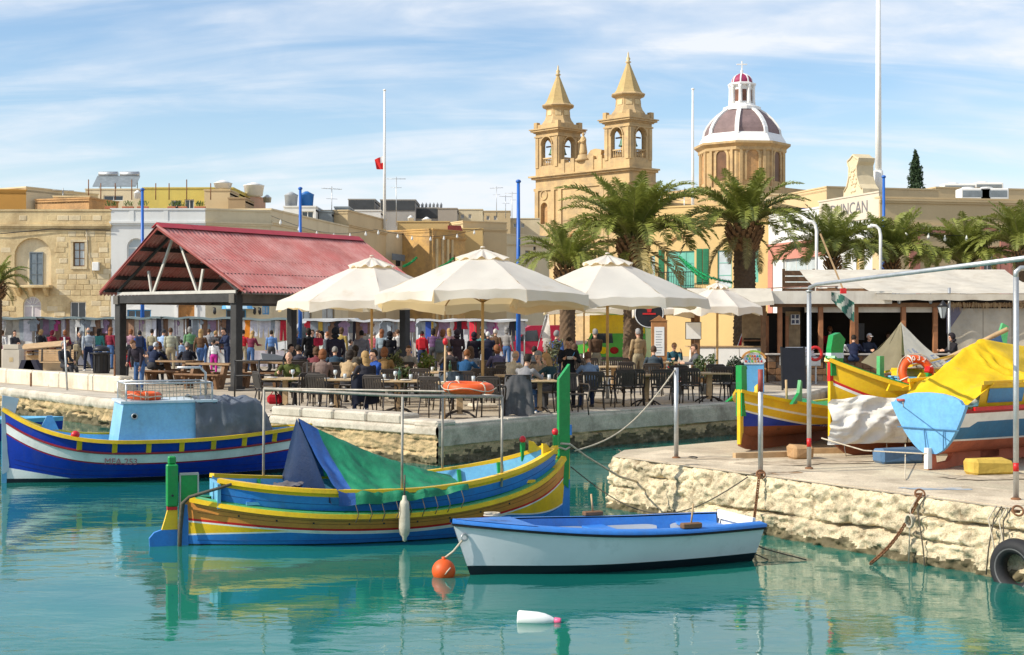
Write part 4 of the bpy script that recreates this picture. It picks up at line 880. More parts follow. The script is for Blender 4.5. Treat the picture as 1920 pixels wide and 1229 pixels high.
# ------------------------------------------------------------------ buildings
def facade(W, H, ops, dep=.22, mb=None, mi=0, mx=None):
    """wall in the local x-z plane, outside towards -y, openings with reveals; ops: (x, z, w, h, arched)"""
    mb = mb or MB(); xs = sorted({0., W}|{round(o[0], 4) for o in ops}|{round(o[0]+o[2], 4) for o in ops}); zs = sorted({0., H}|{round(o[1], 4) for o in ops}|{round(o[1]+o[3], 4) for o in ops})
    def inside(x, z): return any(o[0] < x < o[0]+o[2] and o[1] < z < o[1]+o[3] for o in ops)
    for a, b in zip(xs, xs[1:]):
        for c, d in zip(zs, zs[1:]):
            if b-a > 1e-4 and d-c > 1e-4 and not inside((a+b)/2, (c+d)/2): mb.add([(a, 0, c), (b, 0, c), (b, 0, d), (a, 0, d)], [[0, 1, 2, 3]], mi, False, mx)
    for o in ops:
        x, z, w, h = o[:4]; ar = len(o) > 4 and o[4]; r = w/2; zt = z+h-(r if ar else 0)
        mb.add([(x, 0, z), (x, dep, z), (x, dep, zt), (x, 0, zt)], [[0, 1, 2, 3]], mi, False, mx)
        mb.add([(x+w, 0, z), (x+w, dep, z), (x+w, dep, zt), (x+w, 0, zt)], [[3, 2, 1, 0]], mi, False, mx)
        mb.add([(x, 0, z), (x+w, 0, z), (x+w, dep, z), (x, dep, z)], [[0, 1, 2, 3]], mi, False, mx)
        if ar:
            n = 12; arc = [(x+r-r*math.cos(math.pi*i/n), zt+r*math.sin(math.pi*i/n)) for i in range(n+1)]
            for i in range(n):
                (ax, az), (bx, bz) = arc[i], arc[i+1]; cx = x if i < n/2 else x+w
                mb.add([(ax, 0, az), (bx, 0, bz), (cx, 0, z+h)], [[0, 1, 2]], mi, False, mx)
                mb.add([(ax, 0, az), (bx, 0, bz), (bx, dep, bz), (ax, dep, az)], [[3, 2, 1, 0]], mi, False, mx)
            mb.add([(x, 0, z+h), (x+r, 0, z+h), (x+r, 0, z+h)], [], mi)
        else: mb.add([(x, 0, zt), (x+w, 0, zt), (x+w, dep, zt), (x, dep, zt)], [[3, 2, 1, 0]], mi, False, mx)
    return mb

def window(par, x, z, w, h, fm, pm, nx=2, nz=2, y=.16, arch=False, fw=.06, name='window', fan=0):
    f = MB(); fr = [(x, x+fw), (x+w-fw, x+w)]
    r = w/2; zt = z+h-(r if arch else 0)
    for a, b in fr: f.box((a, y-.03, z), (b, y+.03, zt))
    f.box((x+fw, y-.03, z), (x+w-fw, y+.03, z+fw)); f.box((x+fw, y-.028, zt-fw), (x+w-fw, y+.032, zt))
    for i in range(1, nx): xx = x+w*i/nx; f.box((xx-fw*.4, y-.026, z+fw), (xx+fw*.4, y+.034, zt-fw))
    for i in range(1, nz): zz = z+(zt-z)*i/nz; f.box((x+fw, y-.022, zz-fw*.3), (x+w-fw, y+.024, zz+fw*.3))
    if arch:
        n = 12
        arc = [Vector((x+r-(r-.03)*math.cos(math.pi*i/n), y, zt+(r-.03)*math.sin(math.pi*i/n))) for i in range(n+1)]
        for a, b in zip(arc, arc[1:]): f.beam(a, b, .06, .06)
        for i in range(1, fan): a = math.pi*i/fan; f.beam((x+r-.12*math.cos(a), y-.01, zt+.12*math.sin(a)), (x+r-(r-.03)*math.cos(a), y-.01, zt+(r-.03)*math.sin(a)), .05, .04)
    o = f.obj(name, fm, par)
    p = MB(); p.box((x+fw*.5, y+.0, z+fw*.5), (x+w-fw*.5, y+.012, zt-fw*.5))
    if arch:
        n = 12; p.add([(x+r-(r-.02)*math.cos(math.pi*i/n), y+.006, zt+(r-.02)*math.sin(math.pi*i/n)) for i in range(n+1)], [list(range(n+1))])
    p.obj('pane' if pm is not None else 'pane', pm, o); return o

class Bld:
    """a building whose facade runs from photo column px0 (d0 m away) to px1 (d1 m away); the roof line is seen at row ytop at px0"""
    def __init__(s, name, label, px0, px1, d0, d1, ytop, m, ops=(), depth=8., cornice=True, base=PZ, par=.0, roofmat=None, group=None, cat='building', left=True, right=True):
        a, b = at(px0, d0, base), at(px1, d1, base); d = b-a; s.W = d.length; s.d0, s.d1, s.px0, s.px1 = d0, d1, px0, px1; s.base = base
        s.ang = math.atan2(d.y, d.x); s.H = CZ+(HZ-ytop)*d0/FPX-base; s.m = m
        s.t = thing(name, label, cat, a, s.ang, group)
        s.ops = []
        for o in ops: s.ops.append(s.op(*o))
        mb = facade(s.W, s.H, s.ops)
        W, H, D = s.W, s.H, depth
        for f in ([(0, 0, 0), (0, 0, H), (0, D, H), (0, D, 0)], [(W, 0, 0), (W, D, 0), (W, D, H), (W, 0, H)], [(0, D, 0), (0, D, H), (W, D, H), (W, D, 0)]): mb.add(f, [[0, 1, 2, 3]])
        s.wall = mb.obj('wall', m, s.t)
        MB().box((.0, 0.002, H-.25), (W, D-.002, H-.13)).obj('roof', roofmat or m, s.t)
        c = MB(); 
        for (x0, y0, x1, y1) in ((-.04, -.05, W+.04, .22), (-.04, D-.22, W+.04, D+.05), (-.04, .22, .22, D-.22), (W-.22, .22, W+.04, D-.22)): c.box((x0, y0, H-.0), (x1, y1, H+.09))
        c.obj('parapet_cap', m, s.t)
        if cornice:
            z = H-(cornice if isinstance(cornice, float) else .75)
            c = MB(); c.box((-.05, -.14, z), (W+.05, -.0, z+.10)); c.box((-.03, -.08, z-.10), (W+.03, -.002, z-.001)); c.obj('cornice', m, s.t)
    def op(s, pxa, ya, pxb, yb, arch=False):
        """an opening given by its photo corners"""
        def loc(px, py):
            tt = s.hit(px); d = s.d0+(s.d1-s.d0)*tt; return tt*s.W, CZ+(HZ-py)*d/FPX-s.base
        x0, z1 = loc(pxa, ya); x1, z0 = loc(pxb, yb); z0 = max(.02, z0); return (x0, z0, x1-x0, z1-z0, arch)
    def hit(s, px):
        k = (px-960)/FPX; A = at(s.px0, s.d0); B = at(s.px1, s.d1); D = B-A
        return (k*A.y-A.x)/(D.x-k*D.y)

m_bframe = mat('brown_frame', (.20, .11, .05), .6, .2, 4); m_gframe = mat('green_shutter_paint', (.01, .16, .07), .5, .15, 3); m_wframe = mat('white_frame', (.72, .71, .67), .5, .1, 3); m_bdoor = mat('blue_frame', (.10, .34, .62), .5, .1, 3)
m_grdoor = mat('grey_door_paint', (.19, .22, .24), .6, .2, 3); m_door = mat('varnished_door', (.42, .19, .05), .45, .25, 4); m_teal = mat('teal_paint', (.14, .42, .33), .5, .12, 3)

# old stone house at the far left
b = Bld('stone_house', 'old honey stone house with arched upper niche and balcony, leftmost building', -60, 208, 76, 76, 396, m_stone,
        [(27, 446, 96, 535, True), (137, 454, 159, 500), (43, 556, 77, 676, True), (131, 566, 161, 600), (-45, 460, -20, 520)], 9, .82)
T = b.t; s1 = FPX/76; o = b.ops
# inner arch wall with the grey door
x, z, w, h, _ = o[0]; MB().box((x-.02, .215, z), (x+w+.02, .30, z+h)).obj('niche_back', m_stone2, T)
window(T, x+w*.38, z, w*.37, h*.70, m_grdoor, mat('grey_louvre', (.16, .2, .23), .6, .2, 6), 2, 3, .19, fw=.05, name='balcony_door')
for nm, (x, z, w, h, _), fm, pm, nx, nz, ar in (('window', o[1], m_bframe, m_pane, 2, 3, False), ('door', o[2], m_wframe, mat('pale_lilac_door', (.55, .5, .52), .6, .1, 3), 2, 2, True), ('window', o[3], m_wframe, m_glass, 2, 1, False), ('window', o[4], m_bframe, m_pane, 2, 2, False)):
    window(T, x, z, w, h, fm, pm, nx, nz, .14, ar, name=nm, fan=5 if ar else 0)
x, z, w, h, _ = o[0]
MB().box((x-.1, -.62, z-.16), (x+w+.1, -.0, z-.01), 0, None, .03).obj('balcony_slab', m_stone, T)
for k in (.1, .45, .85): MB().prism([(0, 0), (0, -.42), (.12, -.40), (.5, -.1), (.52, 0)], Matrix.Translation((x+w*k, -.0, z-.16)) @ Matrix.Rotation(rad(-90), 4, 'Z'), .18).obj('bracket', m_stone, T)
x, z, w, h, _ = o[1]; c = MB(); c.box((x-.12, -.06, z-.14), (x+w+.12, -.0, z)); c.box((x-.14, -.05, z+h), (x+w+.14, -.0, z+h+.12)); c.box((x-.13, -.03, z), (x-.0, -.0, z+h)); c.box((x+w, -.03, z), (x+w+.13, -.0, z+h)); c.obj('window_surround', m_stone2, T)
sb = MB().box((-.5, -.5, -.5), (.5, .5, .5), 0, None, .06).mesh('stone', m_stone2); sb2 = MB().box((-.5, -.5, -.5), (.5, .5, .5), 0, None, .06).mesh('stone', m_stone)
n_ = 0; rowh = .285
for r in range(int((b.H-.15)/rowh)):
    zc = r*rowh+rowh/2
    if b.H-.95 < zc < b.H-.62: continue
    x = (r % 2)*.28+1.75
    while x < b.W-.15 and n_ < 285:
        w = R.uniform(.42, .66); xc = x+w/2
        if x+w > b.W-.02: w = b.W-.02-x; xc = x+w/2
        if w > .2 and not any(q[0]-.18 < xc+w/2 and xc-w/2 < q[0]+q[2]+.18 and q[1]-.2 < zc+rowh/2 and zc-rowh/2 < q[1]+q[3]+.2 for q in o) and (xc > 4.15 or zc < 3.4 or R.random() < .5):
            link('stone', sb if R.random() < .45 else sb2, T, (xc, .075-R.uniform(.0, .022), zc), scale=(w-.018, .16, rowh-.02)); n_ += 1
        x += w
MB().box((0, -.22, 0), (.34, -.0, .46), 0, None, .02).obj('meter_box', m_wpaint, T, loc=((175+60)/s1, -.01, (674-508)/s1))
cab = [Vector((0.2, -.1, (674-437)/s1)), Vector((2., -.12, (674-438)/s1)), Vector((4.5, -.1, (674-430)/s1)), Vector((b.W, -.1, (674-432)/s1))]
MB().tube(cab, .025, 5).obj('cable', m_black, T); MB().tube([Vector((6.35, -.05, (674-430)/s1)), Vector((6.4, -.05, (674-470)/s1)), Vector((6.75, -.05, (674-520)/s1))], .02, 5).obj('cable', m_rope, T)
# white house
b = Bld('white_house', 'white rendered house with varnished arched door behind the hall roof', 208, 385, 76, 76, 394, m_wwall, [(334, 560, 365, 676, True), (238, 581, 283, 622), (238, 447, 272, 520, True)], 9, .72)
x, z, w, h, _ = b.ops[0]; window(b.t, x, z, w, h, m_door, m_door, 2, 2, .12, True, .09, 'door', 8)
c = MB(); c.box((x-.16, -.05, z), (x-.0, 0, z+h-w/2)); c.box((x+w, -.05, z), (x+w+.16, 0, z+h-w/2)); n = 12
for i in range(n):
    a0, a1 = math.pi*i/n, math.pi*(i+1)/n; c.beam((x+w/2-(w/2+.08)*math.cos(a0), -.025, z+h-w/2+(w/2+.08)*math.sin(a0)), (x+w/2-(w/2+.08)*math.cos(a1), -.025, z+h-w/2+(w/2+.08)*math.sin(a1)), .05, .16, 0, (0, 1, 0))
c.obj('door_surround', m_wpaint, b.t)
x, z, w, h, _ = b.ops[1]; window(b.t, x, z, w, h, m_bdoor, m_glass, 3, 1, .12); MB().add([(x-.02, -.02, z+h), (x+w+.02, -.02, z+h), (x+w/2, -.02, z+h+.28), (x-.02, -.0, z+h), (x+w+.02, -.0, z+h), (x+w/2, -.0, z+h+.28)], [[0, 1, 2], [0, 3, 4, 1], [1, 4, 5, 2], [2, 5, 3, 0]]).obj('window_pediment', m_wpaint, b.t)
x, z, w, h, _ = b.ops[2]; window(b.t, x, z, w, h, m_wframe, m_pane, 2, 2, .14, True)
for px in (247, 311): MB().box((-.12, -.03, 0), (.12, -.002, .70)).obj('pilaster', m_wwall, b.t, loc=((px-208)/s1, 0, b.H-.70))
# cream houses running away to the right
b = Bld('cream_house', 'long cream house with blue fan awning behind the hall posts', 385, 508, 76, 77.5, 394, m_cream, [(424, 580, 462, 676), (492, 560, 505, 590), (395, 450, 420, 520)], 9, .7)
x, z, w, h, _ = b.ops[0]; window(b.t, x, z, w, h, m_bdoor, m_glass, 2, 2, .12, name='door')
def aw(u, v):
    a = math.pi*u; r = .80*v; return Vector((x+w/2-r*math.cos(a)*1., -.75*math.sin(v*math.pi/2)*math.sin(a)**.4 if 0 < u < 1 else -.0, z+h-.02+.62*math.sin(a)*v))
def aw(u, v):
    a = math.pi*u; return Vector((x+w/2-.82*math.cos(a), -.02-.75*(1-v), z+h+.62*math.sin(a)*(1 if v > .0 else 1)*(v*.999+.001)**.5))
MB().grid(aw, 12, 6, 0, True, lambda u, v: 1 if int(u*6) % 2 else 0).obj('fan_awning', [m_bdoor, mat('awning_pale', (.5, .68, .8), .7, .1, 3)], b.t)
for i in (1, 2): xx, zz, ww, hh, _ = b.ops[i]; window(b.t, xx, zz, ww, hh, m_bdoor if i == 1 else m_wframe, m_pane, 2, 2, .12)
for px in (400, 476, 486): 
    la = MB(); la.beam((0, 0, .0), (0, -.3, .0), .03); la.lathe([(.0, .02), (.07, .0), (.09, -.25), (.05, -.35), (0, -.36)], 8, (0, -.3, -.02)); la.obj('wall_lamp', m_black, b.t, loc=((px-385)/35, -.0, (674-577)/35))
b = Bld('cream_house', 'cream house whose parapet slopes away behind the red hall roof', 508, 653, 77.6, 92, 394, m_cream, [(560, 570, 585, 660), (610, 480, 626, 520), (604, 575, 628, 655)], 9, .7)
for q in b.ops: window(b.t, *q[:4], m_bframe, m_pane, 2, 2, .12)
b = Bld('tan_house', 'tall tan house with grey shop canopy right of the hall ridge', 652, 724, 92, 101, 396, m_tan, [(700, 500, 716, 540), (670, 470, 684, 500)], 9, .9)
for q in b.ops: window(b.t, *q[:4], m_bframe, m_pane, 2, 2, .12)
b = Bld('tan_house', 'narrow pale house with grey fabric canopy and wall lamp', 723, 760, 101, 103, 436, m_cream, [(742, 482, 752, 500)], 8, False)
window(b.t, *b.ops[0][:4], m_black, m_glass, 1, 1, .12)
MB().prism([(0, 0), (1.5, -.05), (1.5, -.5), (0, -.45)], Matrix.Translation((0, -.6, (604-478)/26.+2.0)), .05).obj('canopy', mat('grey_canopy', (.17, .20, .23), .8, .2, 3), b.t)
b = Bld('yellow_house', 'yellow house with red awning and small black framed window', 745, 842, 110, 110, 417, m_yellow, [(762, 440, 776, 460), (793, 478, 811, 540), (820, 600, 832, 640)], 8, False)
for i, q in enumerate(b.ops): window(b.t, *q[:4], m_gframe if i == 0 else m_wframe, m_glass if i == 0 else m_cream, 2, 1, .12)
MB().prism([(0, 0), (1.0, 0), (1.2, -.55), (0, -.45)], Matrix.Translation(((840-745)/24.2, -.7, b.H-.3)), .7).obj('awning', mat('dark_red_awning', (.2, .035, .03), .8, .2, 3), b.t)
rl = MB(); 
for i in range(14): rl.tube([(1.4+i*.15, -.4, 3.9), (1.4+i*.15, -.4, 4.6)], .015, 4)
rl.tube([(1.4, -.4, 4.6), (3.4, -.4, 4.6)], .03, 5); rl.box((1.3, -.45, 3.75), (3.5, -.0, 3.9)); rl.obj('balcony', m_black, b.t)
b = Bld('stone_portico', 'weathered orange stone front with small arched door beyond the umbrellas', 811, 872, 101, 104, 431, mat('ochre_stone', (.56, .34, .12), .88, .2, .7, .4, 7., grime_sheen=((.28, .18, .10), 1.3, .45, .75)), [(841, 474, 853, 540, True)], 8, .5)
window(b.t, *b.ops[0][:4], m_bframe, m_door, 2, 1, .12, True); 
for xx in (.3, .95, 1.55, 2.05): MB().box((xx, -.10, 0), (xx+.22, -.0, b.H-.62)).obj('pilaster', m_stone, b.t)
b = Bld('tan_house', 'tan house with flat parapet left of the blue mast', 868, 950, 116, 118, 416, m_tan, [(884, 455, 897, 490), (915, 470, 925, 500)], 8, .6)
for q in b.ops: window(b.t, *q[:4], m_bframe, m_glass, 2, 2, .12)
b = Bld('stone_house', 'plain sandy house with faint panels beside the church tower', 945, 1030, 122, 126, 440, m_cream, [(985, 470, 994, 490), (1000, 427+22, 1005, 470)], 8, .8)
for q in b.ops: window(b.t, *q[:4], m_bframe, m_glass, 1, 2, .12)

# rooftops behind
def roof_block(label, px0, px1, d, ytop, m, ops=(), depth=5., name='rooftop_house', d1=None, cap=True, base=5.):
    b = Bld(name, label, px0, px1, d, d1 or d, ytop, m, ops, depth, False, base=base)
    for q in b.ops: window(b.t, *q[:4], m_wframe, m_glass, 2, 1, .12)
    return b
roof_block('cream and ochre rooftop house at the far left edge', -30, 49, 92, 358, m_cream, (), 6, d1=90)
roof_block('ochre rooftop wall with two small white windows', 49, 78, 90, 358, mat('ochre_render', (.50, .26, .06), .8, .1, .5), [(53, 378, 59, 389), (65, 380, 71, 389)], 6, d1=95)
roof_block('low cream rooftop wall between the ochre block and the ruin', 77, 101, 96, 370, m_cream, (), 5)
roof_block('ruined stone rooftop room with dark square opening', 100, 168, 90, 370, m_stone, [(122, 378, 146, 397)], 5)
roof_block('crumbling orange stone rooftop wall with flower pots', 167, 222, 89, 373, m_orange, (), 4, d1=92)
b = roof_block('pale flat roofed house carrying solar panels', 160, 262, 118, 356, m_cream, [(194, 367, 231, 377)], 8)
for k in (.18, .72):
    so = MB().add([(0, 0, 0), (1.8, 0, 0), (1.8, 1.4, 1.0), (0, 1.4, 1.0), (0, 0, -.06), (1.8, 0, -.06), (1.8, 1.4, .94), (0, 1.4, .94)], [[0, 1, 2, 3], [7, 6, 5, 4], [0, 4, 5, 1], [1, 5, 6, 2], [2, 6, 7, 3], [3, 7, 4, 0]]).obj('solar_panel', m_grdoor, None, loc=at(160+k*75, 118.6, 2.75+(604-356)*118.6/FPX+.3)); tag(so, 'left tilted solar heater panel on the pale flat roof' if k < .5 else 'right tilted solar heater panel on the pale flat roof', 'solar panel')
    MB().beam((.2, 1.3, .9), (.2, 1.3, -.4), .06).obj('leg', m_galv, so); MB().beam((1.6, 1.3, .9), (1.6, 1.3, -.4), .06).obj('leg', m_galv, so); MB().tube([(.1, 1.5, 1.15), (1.7, 1.5, 1.15)], .22, 10).obj('tank', m_galv, so)
roof_block('sharp yellow rooftop house with white shutters and potted plants', 268, 437, 94, 354, m_acid, [(321, 376, 340, 394), (346, 374, 364, 394)], 6)
b = Bld('stair_tower', 'sloping brown stair head beside the sharp yellow rooftop', 383, 431, 92, 92, 358, m_tan, (), 3, False, base=5.)
b = Bld('stair_tower', 'low grey brown water tower block at the parapet', 428, 460, 91, 91, 373, mat('brown_render', (.33, .23, .13), .85, .15, .6), (), 3, False, base=5.)
roof_block('faded salmon rooftop wall under the big white tank', 436, 498, 97, 358, mat('salmon_render', (.45, .27, .18), .85, .15, .5, .2, 8), (), 4, d1=104)
roof_block('white rooftop room below the grey and blue tanks', 532, 592, 90, 389, m_wwall, [(565, 396, 588, 412)], 4)
roof_block('small rusty tin rooftop shed', 598, 622, 91, 398, m_grdoor, (), 2.5, 'roof_shed'); roof_block('grey metal sheet rooftop cabin', 627, 654, 92.5, 390, mat('zinc_sheet', (.26, .30, .33), .5, .2, 2, .1, 8, metal=.3), (), 3, 'roof_shed')
roof_block('white sloping rooftop stair head before the grey blocks', 664, 714, 106, 396, m_wwall, (), 4)
for lab, a, c, d, y, m in (('grey concrete rooftop block with dark top band, left one', 653, 703, 128, 375, m_grey), ('wide grey concrete block behind the white mast', 713, 779, 126, 376, m_grey), ('lower grey terrace block right of the wide grey block', 778, 823, 127, 391, m_grey), ('brownish flat block with water tanks on top', 821, 857, 126, 392, mat('taupe_render', (.33, .29, .24), .85, .1, .5)), ('pale cream block right of the taupe block', 856, 905, 130, 394, m_cream), ('sandy block with dark windows left of the blue mast', 904, 957, 138, 397, m_tan), ('sandy far block against the church tower', 955, 1012, 142, 411, m_cream)):
    b = roof_block(lab, a, c, d, y, m, [] if a < 856 else [(a+8, y+8, a+14, y+16), (a+22, y+8, a+28, y+16)], 6)
    if a < 800: MB().box((.05, -.06, b.H-.9), (b.W-.05, -.0, b.H-.05)).obj('top_band', mat('dark_band', (.05, .055, .06), .7, .2, 2), b.t)
roof_block('long low yellow wall at the terrace of the yellow house', 838, 905, 112, 430, m_yellow, (), 4, base=3.)
# tanks
def tank(px, y0, y1, w, d, m, lab, flare=1.):
    z0 = CZ+(HZ-y1)*d/FPX; z1 = CZ+(HZ-y0)*d/FPX; r = w*d/FPX/2
    o = thing('water_tank', lab, 'water tank', at(px, d, z0), 0, 'roof tanks')
    MB().lathe([(r*.86, 0), (r, (z1-z0)*.92), (r*1.05, (z1-z0)*.94), (r*1.05, (z1-z0))], 20).obj('tank', m, o); MB().lathe([(r*1.02, 0), (r*.5, .12), (r*.2, .2), (0, .2)], 18, (0, 0, z1-z0)).obj('lid', m, o)
m_tankg = mat('tank_grey', (.36, .38, .40), .45, .1, 3); m_tankb = mat('tank_blue', (.02, .14, .42), .45, .1, 3)
tank(418, 344, 354, 34, 93, m_wpaint, 'white round tank on the sharp yellow house'); tank(476, 348, 368, 38, 99, m_wpaint, 'large white tank on the salmon wall'); tank(546, 366, 390, 25, 91, m_tankg, 'grey tank beside the blue tank'); tank(575, 365, 390, 27, 91.5, m_tankb, 'bright blue tank beside the grey tank'); tank(501, 371, 380, 16, 100, m_galv, 'small metal tank right of the large white tank'); tank(258, 362, 373, 14, 110, m_wpaint, 'white tank on the pale solar roof'); tank(770, 409, 416, 12, 111, m_wpaint, 'small white tank on the yellow house'); tank(800, 412, 417, 18, 111.5, m_wpaint, 'squat white tank on the yellow house'); tank(946, 431, 440, 8, 121, m_wpaint, 'tiny white tank on the sandy roof')
for k in range(6): tank(792+k*7, 384, 391, 5, 128, m_tankg, 'tiny grey tank, number %s in the row on the far taupe roof from the left' % ('first', 'second', 'third', 'fourth', 'fifth', 'sixth')[k])
def antenna(px, y0, y1, d, lab, n=5):
    z0 = CZ+(HZ-y1)*d/FPX; h = (y1-y0)*d/FPX; o = thing('antenna', lab, 'antenna', at(px, d, z0), R.uniform(-.6, .6), 'roof antennas')
    MB().tube([(0, 0, -.5), (0, 0, h)], .03, 5).obj('mast', m_galv, o)
    e = MB(); e.tube([(-.7, 0, h-.15), (.7, 0, h-.15)], .018, 4)
    for i in range(n): e.tube([(-.6+i*1.2/(n-1), -.25, h-.15), (-.6+i*1.2/(n-1), .25, h-.15)], .012, 4)
    e.tube([(-.4, 0, h-.8), (.4, 0, h-.8)], .014, 4); e.obj('aerial', m_galv, o)
for i, (px, y0, y1, d) in enumerate(((743, 332, 412, 105), (622, 350, 400, 92), (931, 350, 397, 138), (948, 366, 400, 137), (960, 360, 410, 139), (118, 353, 372, 92), (85, 356, 370, 96), (1283, 352, 420, 90))):
    antenna(px, y0, y1, d, ('tall thin roof antenna right of the white mast', 'roof antenna above the tin sheds', 'wide roof antenna left of the blue mast by the church', 'roof antenna nearest the blue mast', 'roof antenna just right of the blue mast', 'small roof antenna over the stone ruin', 'small roof antenna over the ochre block', 'thin roof antenna between the palms and the dome')[i])
for i, px in enumerate((166, 189, 216, 247, 292, 317, 350, 395)):
    d = 91; o = MB().tube([at(px, d, CZ+(HZ-375)*d/FPX), at(px, d, CZ+(HZ-(344 if i % 3 else 337))*d/FPX)], .035, 5).obj('roof_rod', m_rust); tag(o, ('first', 'second', 'third', 'fourth', 'fifth', 'sixth', 'seventh', 'eighth')[i]+' dark upright rod on the left rooftops, counted from the left', 'rod', 'upright rods on the left rooftops')
for i, px in enumerate((208, 240, 268, 325, 340, 375)):
    p = thing('flower_pot', ('first', 'second', 'third', 'fourth', 'fifth', 'sixth')[i]+' rooftop flower trough from the left above the white house', 'plant pot', at(px, 88, CZ+(HZ-393)*88/FPX), 0, 'rooftop flower troughs'); MB().box((-.35, -.12, 0), (.35, .12, .18), 0, None, .02).obj('trough', mat('terracotta', (.40, .14, .07), .8, .2, 4), p)
    f = MB()
    for k in range(40): a = R.uniform(0, 6.28); q = Vector((R.uniform(-.3, .3), R.uniform(-.1, .1), .18)); e = q+Vector((math.cos(a)*.12, math.sin(a)*.1, R.uniform(.08, .35))); f.add([q, e, e+Vector((.05, .0, .05))], [[0, 1, 2]])
    f.obj('leaves', mat('roof_leaf', (.09, .14, .03), .7, .3, 4), p)

# buildings on the right
b = Bld('yellow_house', 'yellow house with green shutters behind the two big palms', 1205, 1447, 84, 80, 392, m_yellow, [(1250, 472, 1302, 540), (1409, 455, 1422, 530), (1345, 470, 1372, 540), (1219, 480, 1228, 520)], 9, .8)
for i, q in enumerate(b.ops): window(b.t, *q[:4], m_teal, m_teal if i < 2 else m_pane, 3 if i == 0 else 1, 3, .10, name='window' if i else 'balcony_door')
def shutter(par, x, z, w, h, m, y=-.03):
    o = MB().box((x, y-.02, z), (x+w, y+.02, z+h)).obj('shutter', m, par); f = MB()
    for k in range(int(h/.09)): f.box((x+.04, y-.036, z+.04+k*.09), (x+w-.04, y-.019, z+.10+k*.09-.02))
    f.obj('louvres', m, o, kind='stuff')
x, z, w, h, _ = b.ops[0]
for xx in (x-.50, x+w+.15): shutter(b.t, xx, z+.2, .34, h-.1, m_gframe)
shutter(b.t, x+w+.55, z+.2, .34, h-.1, m_gframe)
arc = MB()
for i in range(8): a0, a1 = rad(35+i*14), rad(49+i*14); arc.beam((x+w*.5+.75*math.cos(a0), -.05, z+h+.12+.75*math.sin(a0)), (x+w*.5+.75*math.cos(a1), -.05, z+h+.12+.75*math.sin(a1)), .10, .14, 0, (0, 1, 0))
arc.obj('arch_moulding', m_orange, b.t)
rl = MB(); 
for i in range(16): rl.tube([(x-.3+i*.15, -.7, z), (x-.3+i*.15, -.7, z+.9)], .015, 4)
rl.tube([(x-.35, -.7, z+.9), (x+2.1, -.7, z+.9)], .03, 5); rl.box((x-.4, -.75, z-.12), (x+2.2, -.0, z)); rl.obj('balcony', m_black, b.t)
b = Bld('white_bar', 'white fronted bar building with faded red trim and scrolled gable sign', 1441, 1650, 80, 68.6, 406, m_wwall, [(1468, 462, 1530, 560), (1605, 470, 1620, 510)], 9, False)
ztop = b.H
x, z, w, h, _ = b.ops[0]; window(b.t, x, z, w, h, m_wframe, m_pane, 3, 2, .18, name='window'); x, z, w, h, _ = b.ops[1]; window(b.t, x, z, w, h, mat('yellow_frame', (.6, .4, .05), .5, .1, 3), m_glass, 2, 2, .12)
W = b.W; bt = b.t
MB().box((-.03, -.12, ztop-1.72), (W*.55, -.0, ztop-1.60)).obj('string_course', m_pink, bt); MB().box((.0, -.03, ztop-2.5), (W*.55, -.0, ztop-1.73)).obj('trim_band', m_pink, bt); MB().box((.0, -.05, 0), (.55, -.0, ztop-2.52)).obj('corner_strip', m_pink, bt)
sg = MB(); sg.box((W*.50, -.06, ztop-.9), (W+.0, .2, ztop+.30)); sg.box((W*.50-.05, -.10, ztop+.30), (W+.05, .24, ztop+.38)); so = sg.obj('sign_wall', mat('warm_white_render', (.60, .53, .42), .75, .06, .6), bt)
o = text_mesh('DUNCAN', .85, mat('sign_grey_ink', (.18, .17, .18), .7, .2, 4), so, 'sign_lettering'); o.location = (W*.76, -.075, ztop-.30); o.rotation_euler = (rad(90), 0, 0)
# scrolled gable
x0 = W*.80; sc_ = [(-.95, 0), (.95, 0), (.93, .25), (.62, .50), (.42, .95), (.40, 1.45), (.52, 1.62), (.56, 1.80), (.30, 1.88), (.0, 2.05), (-.30, 1.88), (-.56, 1.80), (-.52, 1.62), (-.40, 1.45), (-.42, .95), (-.62, .5), (-.93, .25)]
g = MB().prism(sc_, Matrix.Translation((x0, -.1, ztop+.38)), .9).obj('scrolled_gable', m_cream, bt)
f = MB()
for k in range(26): q = Vector((x0+R.uniform(-.34, .34), -.1, ztop+.55+R.uniform(0, 1.25))); f.ell(q, (.09, .06, .09), 6, 4)
f.tube([Vector((x0+p[0]*.93, -.11, ztop+.38+p[1]*.97)) for p in sc_[2:]], .05, 5); f.obj('gable_relief', m_cream, g)
b = Bld('tan_house', 'long tan building with faded red band right of the white bar', 1650, 1990, 68.5, 70.6, 372, m_tan, [(1844, 470, 1862, 512), (1874, 472, 1892, 520), (1955, 470, 1975, 512)], 9, .12)
for q in b.ops:
    window(b.t, *q[:4], m_wframe, m_glass, 2, 2, .12); x, z, w, h, _ = q; c = MB(); c.box((x-.16, -.05, z-.1), (x-.0, -.0, z+h+.16)); c.box((x+w, -.05, z-.1), (x+w+.16, -.0, z+h+.16)); c.box((x, -.05, z+h), (x+w, -.0, z+h+.16)); c.obj('window_surround', m_pink, b.t)
MB().box((.0, -.05, b.H-1.75), (b.W, -.0, b.H-1.35)).obj('red_band', m_pink, b.t); MB().box((0, -.09, b.H-1.35), (b.W, -.0, b.H-1.25)).obj('band_cap', m_tan, b.t)
for xx in (1.55, 4.45, 6.4): MB().box((xx, -.04, 0), (xx+.55, -.0, b.H-1.76)).obj('pilaster', m_pink, b.t)
b = Bld('tan_house', 'upper tan storey set back behind the bar gable', 1550, 1760, 86, 88, 352, m_tan, (), 8, False); b = Bld('tan_house', 'far right tan roof storey below the cypress', 1755, 1990, 90, 92, 353, m_tan, (), 8, False)
b = Bld('sandy_house', 'low sandy roof wall between the dome palm and the bar', 1430, 1552, 92, 92, 366, m_cream, (), 8, .4)
